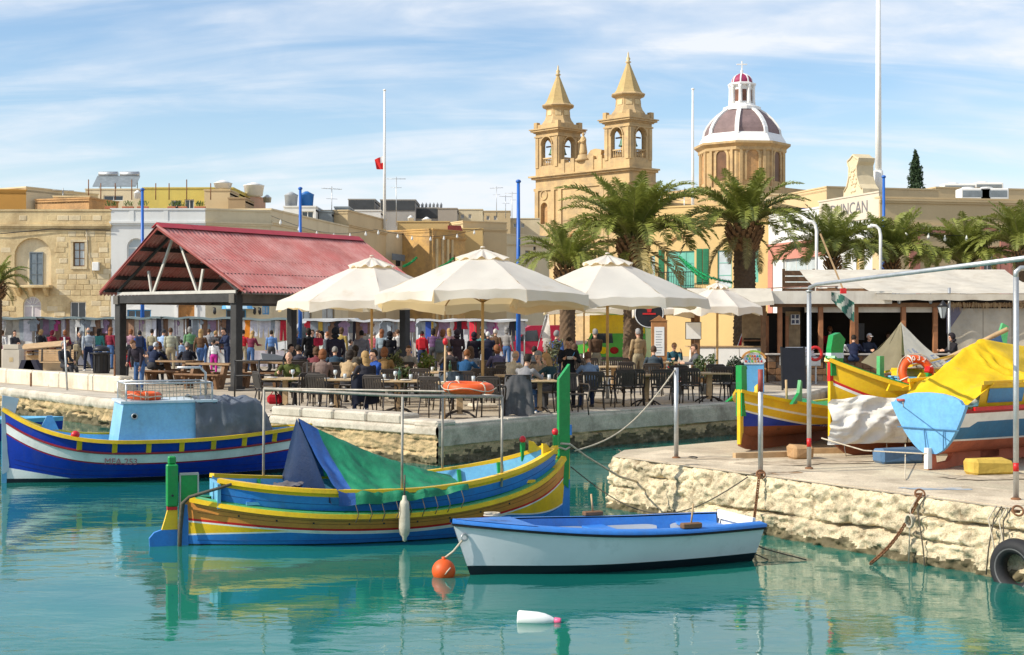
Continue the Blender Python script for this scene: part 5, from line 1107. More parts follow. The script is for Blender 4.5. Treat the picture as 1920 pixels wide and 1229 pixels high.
for k, (px, py, w, lab) in enumerate(((1830, 364, 1.7, 'left white air conditioning unit on the tan roof'), (1865, 364, 1.6, 'middle white air conditioning unit on the tan roof'), (1800, 352, 2.2, 'low white roof hatch by the cypress'), (1855, 350, 1.9, 'far white roof box at the right'))):
    d = 80 if k < 2 else 96; z = CZ+(HZ-py-10)*d/FPX; o = thing('roof_unit', lab, 'air conditioner' if k < 2 else 'roof box', at(px, d, z)); MB().box((-w/2, 0, 0), (w/2, 1., .62), 0, None, .04).obj('casing', m_wpaint, o)
    MB().lathe([(.32, 0), (.36, .06), (.3, .1), (0, .1)], 14, (-.3, .5, .62)).obj('fan_cowl', m_wpaint, o); MB().box((-w/2+.1, -.012, .12), (w/2-.1, -.001, .5)).obj('grille', m_grdoor, o)
# laundry on a roof line
ln = MB().tube([at(1483, 78, CZ+(604-392)*78/FPX), at(1560, 78, CZ+(604-388)*78/FPX)], .015, 4).obj('washing_line', m_black); tag(ln, 'washing line on the bar roof', 'line')
for i, (px, c, w) in enumerate(((1496, (.02, .02, .03), .35), (1506, (.05, .07, .2), .3), (1517, (.7, .12, .25), .5), (1528, (.06, .05, .07), .4))):
    o = MB().grid(lambda u, v: Vector(((u-.5)*w+.05*math.sin(v*5), .04*math.sin(u*9), -v*.6)), 8, 8).obj('laundry', cloth(c), None, loc=at(px, 78, CZ+(604-390)*78/FPX)); tag(o, ('black garment at the left end of the roof washing line', 'navy garment on the roof washing line', 'bright pink towel on the roof washing line', 'dark garment right of the pink towel')[i], 'laundry', 'laundry on the roof line')

# ------------------------------------------------------------------ church
def church():
    Cn = at(1180, 149, PZ); t = thing('church', 'honey stone church with twin bell towers and white ribbed dome', 'church', Cn, math.atan2(-.73, .68))
    W = 3.55; ZB = 18.1; m = m_church
    # front body: the lower block up to the main cornice
    X0 = -14.15
    f = facade(-X0, ZB, [(.8, ZB-5.2, 1.1, 2.4, True), (-X0-W+1.2, ZB-5.2, 1.1, 2.4, True)], .5, None, 0, Matrix.Translation((X0, 0, 0)))
    for q in ([(X0, 0, 0), (X0, 0, ZB), (X0, 4.2, ZB), (X0, 4.2, 0)], [(0, 0, 0), (0, 4.2, 0), (0, 4.2, ZB), (0, 0, ZB)], [(X0, 0, ZB), (0, 0, ZB), (0, 4.2, ZB), (X0, 4.2, ZB)], [(X0, 4.2, 0), (0, 4.2, 0), (0, 4.2, ZB), (X0, 4.2, ZB)]): f.add(q, [[0, 1, 2, 3]])
    f.obj('body', m, t)
    na = MB(); na.box((X0+1.0, 4.25, 0), (-1.0, 30, ZB-3.4)); na.obj('nave', m, t)
    for k in range(4): MB().box((-1.0, 6.+k*6, 0), (-.55, 7.1+k*6, ZB-4.2)).obj('buttress', m, t)
    MB().box((X0+.8, 4.26, ZB-3.4), (-.75, 30.2, ZB-3.1)).obj('nave_cornice', m, t)
    for k in range(4): MB().box((-.99, 8.2+k*6, ZB-8), (-.95, 9.8+k*6, ZB-5)).obj('nave_window', MATS.get('drum_window_brown') or mat('drum_window_brown', (.13, .06, .025), .5, .3, 1.), t)
    for x in (X0+.8, -W+1.2): MB().box((x-.1, .45, ZB-5.3), (x+1.2, .55, ZB-2.7)).obj('niche_back', m_orange, t)
    for x in (X0, X0+2.55, X0+W+.1, -W-.6, -W, -.55): MB().box((x, -.16, 0), (x+.55, -.0, ZB-1.5)).obj('pilaster', m, t)
    for x in (X0+.62, -W+.95): MB().torus((x+.75, -.03, ZB-2.0), .5, .10, 20, 6, 0, Matrix.Rotation(rad(90), 3, 'X')).obj('roundel', m, t)
    c = MB()
    for y0, z0, z1 in ((-.35, ZB-.22, ZB), (-.6, ZB, ZB+.18), (-.16, ZB-1.5, ZB-1.2)): c.box((X0-abs(y0), y0, z0), (abs(y0), 4.2, z1-.002))
    c.obj('main_cornice', m, t)
    # window arch between the towers and a moulded panel
    MB().box((X0+W+.8, -.06, ZB-5), (-W-.9, -.0, ZB-2.2)).obj('front_panel', m, t)
    for k in range(2):
        pass
    arc = MB()
    for i in range(12): a0, a1 = math.pi*i/12, math.pi*(i+1)/12; arc.beam((-7.1+2.1*math.cos(a0), -.14, ZB-8.2+2.1*math.sin(a0)), (-7.1+2.1*math.cos(a1), -.14, ZB-8.2+2.1*math.sin(a1)), .2, .4, 0, (0, 1, 0))
    arc.obj('front_arch', m_orange, t)
    # balustrade wall between the towers, statue on it
    MB().box((X0+W, .0, ZB+.18), (-W, .5, ZB+1.35)).obj('front_parapet', m, t)
    for x in (X0+W+.5, -8.6, -5.7, -W-.9): MB().box((x, -.08, ZB+.18), (x+.55, .58, ZB+1.75)).obj('parapet_pier', m, t)
    st = MB(); st.lathe([(.85, 0), (.9, .2), (.65, .35), (.6, .6), (.5, .7)], 14, (-7.1, .4, ZB+1.35)); st.obj('statue_base', m, t)
    s_ = MB(); cz = ZB+2.0; k_ = .62
    s_.lathe([(r*k_*1.1, z*k_) for r, z in [(.62, 0), (.66, .5), (.55, 1.4), (.46, 2.2), (.50, 2.75), (.36, 3.15), (.17, 3.3), (.15, 3.42), (.22, 3.55), (.23, 3.75), (.14, 3.95), (0, 4.0)]], 12, (-7.1, .4, cz))
    for q_ in (-1, 1): s_.tube([(-7.1+q_*.30, .4, cz+2.75*k_), (-7.1+q_*.36, .05, cz+2.3*k_), (-7.1+q_*.05, -.12, cz+2.3*k_)], [.11, .10, .07], 7)
    s_.obj('statue', m, t); MB().torus((-7.1, .5, cz+4.05*k_), .30, .025, 18, 5, 0, Matrix.Rotation(rad(80), 3, 'X')).obj('halo', m_rust, t)
    MB().prism([(0, 0), (2.2, 0), (2.4, 1.0), (1.5, 1.2), (.8, 1.1), (.2, .5)], Matrix.Translation((-6.7, .3, ZB+1.35)), .5).obj('statue_scroll', m, t)
    for x0, zo in ((X0, 0), (-W, 0)):
        Z1 = ZB+.18; H = 5.0
        o = MB().box((x0+.3, .3, Z1+.9), (x0+W-.3, W-.3, Z1+1.0)).obj('bell_tower', m, t)
        for k in range(4):
            tw = MB()
            mxm = Matrix.Translation((x0+W/2, W/2, Z1)) @ Matrix.Rotation(k*math.pi/2, 4, 'Z') @ Matrix.Translation((-W/2, -W/2, 0))
            facade(W, H, [(W/2-.80, 1.1, 1.6, 3.15, True)], .5, tw, 0, mxm)
            facade(W-1.1, H, [(W/2-.80-.55, 1.1, 1.6, 3.15, True)], 0, tw, 0, mxm @ Matrix.Translation((.55, .55, 0)))
            for xx in (.0, W-.55): MB().box((xx+.05, -.10, .9), (xx+.5, -.0, H-.8), 0, mxm).obj('pilaster', m, o)
            tr = MB()
            ac = [(W/2-.90*math.cos(math.pi*i/12), 3.45+.90*math.sin(math.pi*i/12)) for i in range(13)]
            for (ax, az), (bx, bz) in zip(ac, ac[1:]): tr.beam(mxm @ Vector((ax, -.05, az)), mxm @ Vector((bx, -.05, bz)), .12, .18, 0, mxm.to_3x3() @ Vector((0, 1, 0)))
            tr.box((W/2-.99, -.06, 1.1), (W/2-.81, -.0, 3.4), 0, mxm); tr.box((W/2+.81, -.06, 1.1), (W/2+.99, -.0, 3.4), 0, mxm); tw.obj('tower_wall', m, o); tr.obj('arch_moulding', m, o)
        cx, cy = x0+W/2, W/2
        MB().box((x0+.3, .3, Z1+H-.06), (x0+W-.3, W-.3, Z1+H-.01)).obj('belfry_ceiling', m, o)
        bl = MB()
        for k in range(4):
            mxm = Matrix.Translation((cx, cy, Z1)) @ Matrix.Rotation(k*math.pi/2, 4, 'Z') @ Matrix.Translation((-W/2, -W/2, 0))
            for i in range(6):
                p = mxm @ Vector((W/2-.65+i*.26, .25, 1.1)); bl.lathe([(.05, 0), (.10, .2), (.05, .45), (.04, .6), (.07, .75)], 8, p)
            bl.box((W/2-.79, .12, 1.85), (W/2+.79, .38, 1.99), 0, mxm)
        bl.obj('balusters', m, o, kind='stuff')
        co = MB()
        for ex, z0, z1 in ((.12, H-.72, H-.55), (.18, H-.22, H-.08), (.42, H-.08, H+.12), (.55, H+.12, H+.24)): co.box((x0-ex, -ex, Z1+z0), (x0+W+ex, W+ex, Z1+z1-.002))
        co.obj('tower_cornice', m, o)
        at_ = MB(); z = Z1+H+.24
        for sx in (x0-.15, x0+W-.35):
            for sy in (-.15, W-.35): at_.box((sx, sy, z), (sx+.5, sy+.5, z+.75))
        for k in range(4):
            mxm = Matrix.Translation((cx, cy, z)) @ Matrix.Rotation(k*math.pi/2, 4, 'Z'); at_.box((-1.4, -W/2-.08, 0), (1.4, -W/2+.15, .48), 0, mxm)
        at_.obj('tower_balustrade', m, o)
        q = math.sqrt(2); n = 8
        MB().lathe([(1.95, .2), (1.9, .6), (1.62, .95), (1.40, 1.5), (1.36, 2.1), (1.5, 2.35), (1.84, 2.5), (1.92, 2.62), (1.8, 2.72), (1.6, 2.8)], 8, (cx, cy, z), 0, False, math.pi/8).obj('lantern_stage', m, o)
        for k in range(8):
            a = k*math.pi/4; mm = Matrix.Translation((cx, cy, z)) @ Matrix.Rotation(a, 4, 'Z'); MB().add([mm @ Vector(p) for p in ((1.30, -.34, 1.5), (1.30, .34, 1.5), (1.24, .34, 2.05), (1.24, -.34, 2.05), (1.36, -.34, 1.48), (1.36, .34, 1.48), (1.31, .34, 2.05), (1.31, -.34, 2.05))], [[4, 5, 6, 7], [0, 4, 7, 3], [1, 2, 6, 5], [3, 7, 6, 2], [0, 1, 5, 4]]).obj('stage_panel', m_stone, o)
        MB().lathe([(1.6, 2.78), (1.38, 3.1), (.18, 6.0), (.14, 6.05)], 8, (cx, cy, z), 0, False, math.pi/8).obj('spire', mat('spire_stone', (.50, .36, .16), .9, .15, 1., .3, 3., brick=(.5, .4, .4), grime_sheen=((.3, .22, .12), 1., .5, .8)), o)
        MB().lathe([(.14, 6.0), (.34, 6.15), (.14, 6.3), (.24, 6.5), (.1, 6.75), (.07, 7.1), (0, 7.3)], 10, (cx, cy, z)).obj('finial', m_stone, o)
        m_bell = mat('bell_bronze', (.10, .18, .12), .6, .3, 3, metal=.4)
        for dx, dy, sc2 in ((0, -.75, 1.25), (.75, 0, 1.05)):
            be = MB().lathe([(.42*sc2, 0), (.44*sc2, .05), (.33*sc2, .25), (.27*sc2, .6), (.2*sc2, .85), (.0, .92)], 14, (cx+dx, cy+dy, Z1+2.35)).obj('bell', m_bell, o); 
        yo = MB(); yo.box((cx-1.1, cy-.80, Z1+3.25), (cx+1.1, cy-.68, Z1+3.4)); yo.box((cx+.7, cy-1.1, Z1+3.26), (cx+.82, cy+1.1, Z1+3.41)); yo.obj('bell_yoke', m_wood, o)
    # string of bulbs round the towers' arches is left to the eye; roof behind
    # dome
    D = at(1391, 177, 0); M_ = t.matrix_basis if False else Matrix.Translation(Cn) @ Matrix.Rotation(math.atan2(-.73, .68), 4, 'Z')
    c = M_.inverted() @ D; s_ = FPX/177; zz = lambda y: CZ+(HZ-y)/s_-PZ
    ph = math.pi/8+rad(8)
    r0 = 5.25
    dr = MB(); dr.lathe([(r0, 0), (r0, zz(285))], 8, (c.x, c.y, 0), 0, False, ph); dr.obj('drum', m_church, t)
    for k in range(8):
        a0 = ph+k*math.pi/4; am = a0+math.pi/8; ri = r0*math.cos(math.pi/8)
        mm = Matrix.Translation((c.x, c.y, 0)) @ Matrix.Rotation(am+math.pi/2, 4, 'Z') @ Matrix.Translation((0, -ri, 0))
        f = MB(); n = 10; w = .72; zb, zt = zz(345), zz(300)
        ring_o = [(-w-.3, zb), (-w-.3, zt)]+[(-(w+.3)*math.cos(math.pi*i/n), zt+(w+.3)*math.sin(math.pi*i/n)) for i in range(1, n)]+[(w+.3, zt), (w+.3, zb)]
        ring_i = [(-w, zb), (-w, zt)]+[(-w*math.cos(math.pi*i/n), zt+w*math.sin(math.pi*i/n)) for i in range(1, n)]+[(w, zt), (w, zb)]
        kk = len(ring_o); f.add([mm @ Vector((x, -.14, z)) for x, z in ring_o]+[mm @ Vector((x, -.14, z)) for x, z in ring_i]+[mm @ Vector((x, .0, z)) for x, z in ring_o]+[mm @ Vector((x, -.0, z)) for x, z in ring_i], [[i, i+1, kk+i+1, kk+i] for i in range(kk-1)]+[[2*kk+i, 2*kk+i+1, i+1, i] for i in range(kk-1)]+[[kk+i, kk+i+1, 3*kk+i+1, 3*kk+i] for i in range(kk-1)]); f.obj('window_surround', m_church, t)
        w_ = MB(); w_.add([mm @ Vector((x, -.015, z)) for x, z in ring_i], [list(range(kk))]); w_.obj('drum_window', mat('drum_window_brown', (.13, .06, .025), .5, .3, 1.) if k % 2 else m_orange, t)
        for sx in (-1.62, 1.28): MB().box((sx, -.22, 0), (sx+.34, -.0, zz(288)), 0, mm).obj('pilaster', m_church, t)
    co = MB(); co.lathe([(r0+.1, zz(291)), (r0+.25, zz(289)), (r0+.25, zz(284)), (r0+.75, zz(278)), (r0+.75, zz(274)), (r0+.2, zz(273))], 8, (c.x, c.y, 0), 0, False, ph); co.obj('drum_cornice', m_church, t)
    MB().lathe([(r0+.30, zz(274)), (r0+.05, zz(267)), (r0-.22, zz(260)), (r0-.40, zz(256)), (r0-.6, zz(255))], 8, (c.x, c.y, 0), 0, False, ph).obj('dome_skirt', m_wpaint, t)
    prof = [(r0-.50, zz(258)), (4.62, zz(247)), (4.28, zz(237)), (3.72, zz(226)), (3.0, zz(216)), (2.3, zz(209)), (1.95, zz(206))]
    MB().lathe(prof, 8, (c.x, c.y, 0), 0, False, ph).obj('dome', mat('dome_mauve', (.21, .145, .14), .75, .22, .5, .2, 4., grime_sheen=((.14, .10, .10), .7, .5, .8)), t)
    for k in range(8):
        a = ph+k*math.pi/4; pts = [Vector((c.x+(r+.05)*math.cos(a), c.y+(r+.05)*math.sin(a), z)) for r, z in prof]; sweep(pts, .5, .22).obj('dome_rib', m_wpaint, t)
    MB().lathe([(2.35, zz(209)), (2.35, zz(203)), (1.75, zz(200)), (1.7, zz(197)), (1.45, zz(196))], 16, (c.x, c.y, 0), 0, False, ph).obj('lantern_base', m_wpaint, t)
    la = MB(); la.lathe([(1.3, zz(198)), (1.3, zz(163)), (1.75, zz(161)), (1.75, zz(158)), (1.3, zz(156))], 8, (c.x, c.y, 0), 0, False, ph); lo = la.obj('lantern', m_wpaint, t)
    for k in range(8):
        a = ph+k*math.pi/4; MB().lathe([(.28, zz(198)), (.22, zz(190)), (.2, zz(166)), (.3, zz(162))], 8, (c.x+1.42*math.cos(a), c.y+1.42*math.sin(a), 0)).obj('lantern_column', m_wpaint, lo)
        am = a+math.pi/8; mm = Matrix.Translation((c.x, c.y, 0)) @ Matrix.Rotation(am+math.pi/2, 4, 'Z') @ Matrix.Translation((0, -1.3*math.cos(math.pi/8), 0)); MB().box((-.26, -.03, zz(192)), (.26, -.01, zz(170)), 0, mm).obj('lantern_window', mat('lantern_window_brown', (.16, .06, .03), .4, .3, 1), lo)
    MB().lathe([(1.3, zz(157)), (1.2, zz(150)), (.95, zz(144)), (.5, zz(140)), (.15, zz(138))], 16, (c.x, c.y, 0)).obj('cupola', mat('cupola_crimson', (.30, .03, .09), .6, .15, 1), t)
    for k in range(8):
        a = ph+k*math.pi/4; sweep([Vector((c.x+(r+.03)*math.cos(a), c.y+(r+.03)*math.sin(a), z)) for r, z in ((1.3, zz(157)), (1.2, zz(150)), (.95, zz(144)), (.5, zz(140)), (.15, zz(138)))], .16, .08).obj('cupola_rib', m_wpaint, t)
    MB().lathe([(.25, zz(139)), (.12, zz(136)), (.22, zz(134)), (.1, zz(132)), (.07, zz(130))], 8, (c.x, c.y, 0)).obj('cross_foot', m_wpaint, t)
    cr = MB(); xd = (M_.inverted().to_3x3() @ Vector((1, 0, 0))).normalized(); q = Vector((c.x, c.y, 0)); cr.beam(q+Vector((0, 0, zz(133))), q+Vector((0, 0, zz(115))), .22, .14, 0, xd); cr.beam(q+xd*-.65+Vector((0, 0, zz(121))), q+xd*.65+Vector((0, 0, zz(121))), .2, .13); cr.obj('cross', m_wpaint, t)
    # transept body under the dome
    MB().box((c.x-7, c.y-7, 0), (c.x+7, c.y+7, zz(360))).obj('transept', m_church, t)
church()

# ------------------------------------------------------------------ masts
def mast(px, y0, y1, d, r, m, lab, name='flag_pole', cap=True, cat='flag pole', group=None):
    z1 = CZ+(HZ-y0)*d/FPX; z0 = max(PZ, CZ+(HZ-y1)*d/FPX); o = thing(name, lab, cat, at(px, d, z0), 0, group); h = z1-z0
    MB().tube([(0, 0, 0), (0, 0, h*.5), (0, 0, h)], [r, r*.85, r*.62], 10).obj('pole', m, o)
    MB().ell((0, 0, h+r*.5), (r*1.1, r*1.1, r*.8), 8, 5).obj('pole_cap', m, o)
    if z0 < PZ+.1: MB().lathe([(r*2, 0), (r*2, .08), (r*1.2, .14), (r*1.1, .2)], 12).obj('pole_foot', m, o)
    return o
fpo = mast(721, 171, 430, 100, .11, m_wpaint, 'white flag pole with small flag at half mast over the hall roof')
mast(1299, 169, 420, 100, .11, m_wpaint, 'thin white flag pole between the bell towers and the dome')
b = mast(1647, -40, 365, 72, .17, m_wpaint, 'tall thick white mast rising out of the picture over the bar'); MB().tube([(0, 0, 0), (0, 0, 1.2)], .24, 10).obj('pole_sleeve', m_wpaint, b)
fl = thing('flag', 'small white and red flag hanging limp at half mast', 'flag', at(720, 100, CZ+(HZ-290)*100/FPX))
def flg(u, v): return Vector((-.05-.62*u*(1-.25*v), .10*math.sin(u*8+v*3)*u, -.1-.95*v-.25*u*(1-v)+.0))
MB().grid(flg, 14, 12, 0, True, lambda u, v: 0 if u < .38 and v < .5 else 1).obj('flag_cloth', [cloth((.75, .74, .72)), cloth((.60, .03, .03))], fl)
m_bpole = mat('pole_blue', (.02, .12, .45), .4, .1, 3)
for px, y0, d, lab in ((267, 358, 64, 'blue pole behind the left end of the hall roof'), (563, 356, 66, 'blue pole rising behind the hall ridge'), (972, 343, 56, 'blue pole beside the white umbrella by the church tower'), (1657, 334, 66, 'blue pole before the bar gable')): mast(px, y0, 700, d, .10, m_bpole, lab, 'mooring_pole', True, 'pole', 'blue poles along the promenade')

# cypress
def leafblob(mb, c, r, n, size, rnd, flat=1., mi=0):
    for _ in range(n):
        while True:
            p = Vector((rnd.uniform(-1, 1), rnd.uniform(-1, 1), rnd.uniform(-1, 1)))
            if p.length <= 1: break
        p = p*(.55+.45*rnd.random()) if p.length < .6 else p
        q = Vector(c)+Vector((p.x*r[0], p.y*r[1], p.z*r[2])); a = Vector((rnd.gauss(0, 1), rnd.gauss(0, 1), rnd.gauss(0, 1))).normalized()*size*rnd.uniform(.6, 1.3); b = a.cross(Vector((rnd.gauss(0, 1), rnd.gauss(0, 1), rnd.gauss(0, 1)))).normalized()*size*.45
        mb.add([q-a, q+b, q+a, q-b], [[0, 1, 2, 3]], mi)
m_cyp = mat('cypress_leaf', (.035, .065, .025), .8, .4, 1.2, trans=.1)
cy = thing('cypress_tree', 'lone dark cypress above the far right roofs', 'tree', at(1716, 120, 5)); z0, z1 = CZ+(HZ-365)*120/FPX-5, CZ+(HZ-290)*120/FPX-5
mb = MB(); rr_ = random.Random(3)
for i in range(26):
    u = i/25; z = z0+(z1-z0)*u; r = .95*(1-u)**.75*(.8+.4*rr_.random())+.08; leafblob(mb, (rr_.uniform(-.2, .2), rr_.uniform(-.2, .2), z), (r*.8, r*.8, .42), 120, .13, rr_)
mb.obj('crown', m_cyp, cy, kind='stuff'); MB().tube([(0, 0, 0), (0, 0, z1*.9)], [.2, .05], 8).obj('trunk', m_wood, cy)

# ------------------------------------------------------------------ palms
m_frond = [mat('palm_frond', (.21, .235, .045), .5, .45, 1.1, trans=.25, spec=.5), mat('palm_frond_dry', (.30, .24, .09), .6, .3, .8, trans=.22), mat('palm_rachis', (.22, .21, .07), .6, .2, 3)]
def frond_mesh(L, droop, seed, pairs=50, mi=0):
    rn = random.Random(seed); mb = MB(); pts = []; ang = rad(0); p = Vector((0, 0, 0)); n = 22; a = droop[0]
    for i in range(n+1):
        pts.append(p.copy()); u = i/n; aa = rad(droop[0]+(droop[1]-droop[0])*u**1.35); p = p+Vector((math.cos(aa), 0, math.sin(aa)))*(L/n)
    mb.tube(pts, [.035*(1-u*.8/ n)*(1 if u < 1 else 1)*max(.12, 1-u/n) for u in range(n+1)], 5, 1, True)
    tw = rn.uniform(-.25, .25)
    for i in range(pairs):
        u = .13+.87*i/(pairs-1); k = u*n; j = min(n-1, int(k)); q = pts[j].lerp(pts[j+1], k-j); tg = (pts[j+1]-pts[j]).normalized(); nn = Vector((0, 1, 0)).cross(tg)*-1
        ll = L*.185*(math.sin(math.pi*min(1, u*.92+.06))**.55)*rn.uniform(.85, 1.12)
        for s_ in (1, -1):
            d = (tg*.62+Vector((0, s_*.72, 0))+nn*(.34+rn.uniform(-.25, .2))+Vector((0, 0, tw*s_*.4))).normalized(); mid = q+d*ll*.55; d2 = (d+Vector((0, 0, -.42-.3*rn.random()))).normalized(); tip = mid+d2*ll*.5; wv = tg*.021*(L/3)*rn.uniform(.8, 1.3)
            mb.add([q-wv, q+wv, mid+wv*1.25, mid-wv*1.25, tip], [[0, 1, 2, 3], [3, 2, 4]], 0)
    return mb
FR = {}
def frond(L, kind, seed, dry=False):
    k = (L, kind, seed, dry)
    if k not in FR:
        dr = {'up': (78, 40), 'mid': (62, -18), 'arch': (42, -62), 'low': (8, -78), 'hang': (-25, -85)}[kind]; FR[k] = frond_mesh(L, dr, seed).mesh('frond', [m_frond[1] if dry else m_frond[0], m_frond[2]])
    return FR[k]
m_trunk = mat('palm_trunk', (.15, .095, .055), .95, .35, 3., .9, 14., grime_sheen=((.05, .035, .025), 3., .45, .7)); m_stub = mat('palm_stub', (.24, .13, .06), .9, .35, 4, .6, 20)
def palm(label, px, d, ycrown, nf, L, rt, seed, trunk=True, base=PZ, low=.84, hang=.1):
    rn = random.Random(seed); zc = CZ+(HZ-ycrown)*d/FPX; t = thing('palm_tree', label, 'palm tree', at(px, d, base), 0); h = zc-base
    def tf(u, v):
        a = 2*math.pi*u; z = h*v; row = z/.14; r = rt*(1+.10*math.sin(a*9+math.pi*(int(row) % 2))*math.sin(row*math.pi % math.pi))*(1.12-.12*min(1, v*3)); r *= 1+.06*noise.noise(Vector((math.cos(a)*3, math.sin(a)*3, z*3)))
        if v > .93: r *= 1+.3*math.sin((v-.93)/.07*math.pi)
        return Vector((r*math.cos(a), r*math.sin(a), z))
    MB().grid(tf, 40, max(20, int(h/.05)), 0).obj('trunk', m_trunk, t)
    # cut leaf bases under the crown
    st = MB()
    for k in range(int(70*rt/.35)):
        a = k*2.4; z = h-.75*(rt/.3)+(k/(70*rt/.35))*.75*(rt/.3); rr = rt*(1.0+.25*math.sin((z-h)/.75*-math.pi)); q = Vector((rr*math.cos(a), rr*math.sin(a), z)); e = q+Vector((math.cos(a)*.20*rt/.3, math.sin(a)*.20*rt/.3, .26*rt/.3)); st.beam(q, e, .09*rt/.3, .05*rt/.3)
    st.obj('leaf_bases', m_stub, t, kind='stuff')
    for i in range(nf):
        u = i/nf; az = i*2.39996+rn.uniform(-.2, .2); kind = 'up' if u < .20 else 'mid' if u < .48 else 'arch' if u < low else 'low' if u < 1-hang else 'hang'
        ll = L*(.82 if kind == 'up' else .70 if kind == 'hang' else 1.)
        o = link('frond', frond(round(ll, 2), kind, rn.randrange(3), (kind in ('hang', 'low') and rn.random() < .6)), t, (rt*.5*math.cos(az), rt*.5*math.sin(az), h+(.05 if kind != 'hang' else -.15)), (rn.uniform(-.12, .12), rn.uniform(-.10, .10), az)); sc_ = rn.uniform(.88, 1.1); o.scale = (sc_,)*3
    return t
palm('largest palm with a wide crown left of the dome, before the church front', 1187, 58, 457, 66, 3.7, .38, 11)
palm('big palm with a thick knobbly trunk standing before the dome', 1396, 60, 430, 60, 3.05, .44, 12)
palm('young palm with upright fronds left of the largest palm', 1064, 55, 505, 40, 2.3, .29, 13, hang=.0, low=.98)
palm('small palm behind the restaurant roof, nearest to the big palms', 1561, 62, 486, 46, 3.0, .22, 14, hang=.01, low=.97)
palm('small palm by the curved lamp in front of the white bar sign', 1672, 63, 492, 46, 3.0, .22, 15, hang=.01, low=.97)
palm('small palm in front of the tan wall, right of the blue pole', 1810, 63, 500, 46, 2.8, .22, 16, hang=.01, low=.97)
palm('palm cut off by the right edge above the restaurant', 1915, 61, 470, 46, 2.8, .22, 17, hang=.01, low=.97)
palm('palm cut off by the left edge in front of the stone house', -8, 62, 535, 38, 1.55, .25, 18)
# ------------------------------------------------------------------ open hall with the red roof
def hall():
    u = Vector((.8, -.6, 0)); v = Vector((.6, .8, 0)); R0 = Vector((-7.7, 40.7, 0)); Wd = 6.5; Ln = 8.3; ZE, ZA = 3.73, 5.64; ov = .45
    L0 = R0-u*Wd; ang = math.atan2(u.y, u.x)
    t = thing('market_hall', 'open hall with rusty red corrugated roof on black posts', 'hall', L0+Vector((0, 0, PZ)), ang)       # local x along the gable, local y along the ridge
    ze, za = ZE-PZ, ZA-PZ; hw = Wd/2
    m_top = mat('roof_red_sheet', (.37, .095, .085), .42, .22, .9, .1, 10, spec=.6, grime_sheen=((.50, .27, .25), 1.3, .40, .75)); m_cap = mat('ridge_cap_red', (.42, .02, .03), .4, .1, 2)  # pale pink patches put the sun's sheen into the red sheet colour
    ns = 10; sw = (Ln+.0)/ns; wv = sw/6
    def sheet(k, side):
        mb = MB(); n = 54
        def fn(a, b):
            y = k*sw-.02+(sw+.05)*a; s_ = (1-(y/Ln))*ov if y < Ln else 0
            yy = y+(-ov*(1-b) if k == 0 and a < .02 else 0)*0
            f0 = -ov*max(0, 1-y/2.2)                              # the verge rakes forward at the ridge
            yb = y+f0*(1-b)
            x = hw+side*(hw+.12)*b; z = za+(ze-.06-za)*b*(hw+.12)/hw*1.0
            z += .036*math.sin(2*math.pi*y/wv)+.003*(k % 2)
            return Vector((x, yb, z))
        mb.grid(fn, n, 6, 0, True, flip=(side < 0)); return mb.obj('roof_sheet', m_top, t)
    for side in (1, -1):
        for k in range(ns): sheet(k, side)
    cp = MB()
    for k in range(ns):
        y0, y1 = (k*sw if k else -ov), (k+1)*sw+.02
        MB().add([(hw-.26, y0, za-.085), (hw, y0, za+.075), (hw+.26, y0, za-.085), (hw-.26, y1, za-.085), (hw, y1, za+.075), (hw+.26, y1, za-.085), (hw, y0, za+.03), (hw, y1, za+.03)], [[0, 1, 4, 3], [1, 2, 5, 4], [0, 6, 1], [1, 6, 2]]).obj('ridge_cap', m_cap, t)
    # purlins, trusses, beams and posts
    for side in (1, -1):
        for b in (.06, .30, .52, .74, .94):
            x = hw+side*hw*b; z = za+(ze-za)*b-.11; MB().beam((x, -.0-ov*(1-b)*.8, z), (x, Ln-.05, z), .08, .12).obj('purlin', m_post, t)
        MB().beam((hw, -ov*.9, za-.075), (hw+side*(hw+.02), .0, ze-.065), .05, .10).obj('verge_board', mat('verge_red', (.26, .05, .04), .6, .2, 3), t)
    m_tr = mat('truss_grey_white', (.56, .53, .48), .6, .15, 3)
    for y in (.25, 4.0, 7.9):
        b0, b1 = (.55, y, ze-.10), (Wd-.55, y, ze-.10)
        MB().beam(b0, b1, .07, .09).obj('truss_chord', m_tr, t)
        for xa, za_, xb, zb_ in ((hw-1.0, ze-.08, hw-.12, za-.25), (hw+1.0, ze-.08, hw+.12, za-.25), (hw-1.1, ze-.08, hw-1.25, ze+.68), (hw+1.1, ze-.08, hw+1.25, ze+.68)): MB().beam((xa, y, za_), (xb, y+.01, zb_-.1), .06, .07).obj('truss_strut', m_tr, t)
        for s_ in (1, -1): MB().beam((hw+s_*(hw-.5), y, ze-.06), (hw, y, za-.15), .06, .08).obj('rafter', m_post, t)
        MB().beam((.45, y, ze-.28), (Wd-.45, y, ze-.28), .2, .24).obj('tie_beam', m_post, t)
    for x in (.6, Wd-.6):
        MB().beam((x, .1, ze-.30), (x, Ln-.1, ze-.30), .22, .26).obj('wall_plate', mat('grey_beam', (.13, .115, .10), .8, .3, 3, .3, 20), t)
        for y in (.3, 7.7):
            p = MB().box((-.13, -.13, 0), (.13, .13, ze-.2), 0, None, .015).obj('post', m_post, t, loc=(x, y, 0)); MB().box((-.17, -.17, 0), (.17, .17, .12)).obj('post_shoe', m_black, p)
hall()
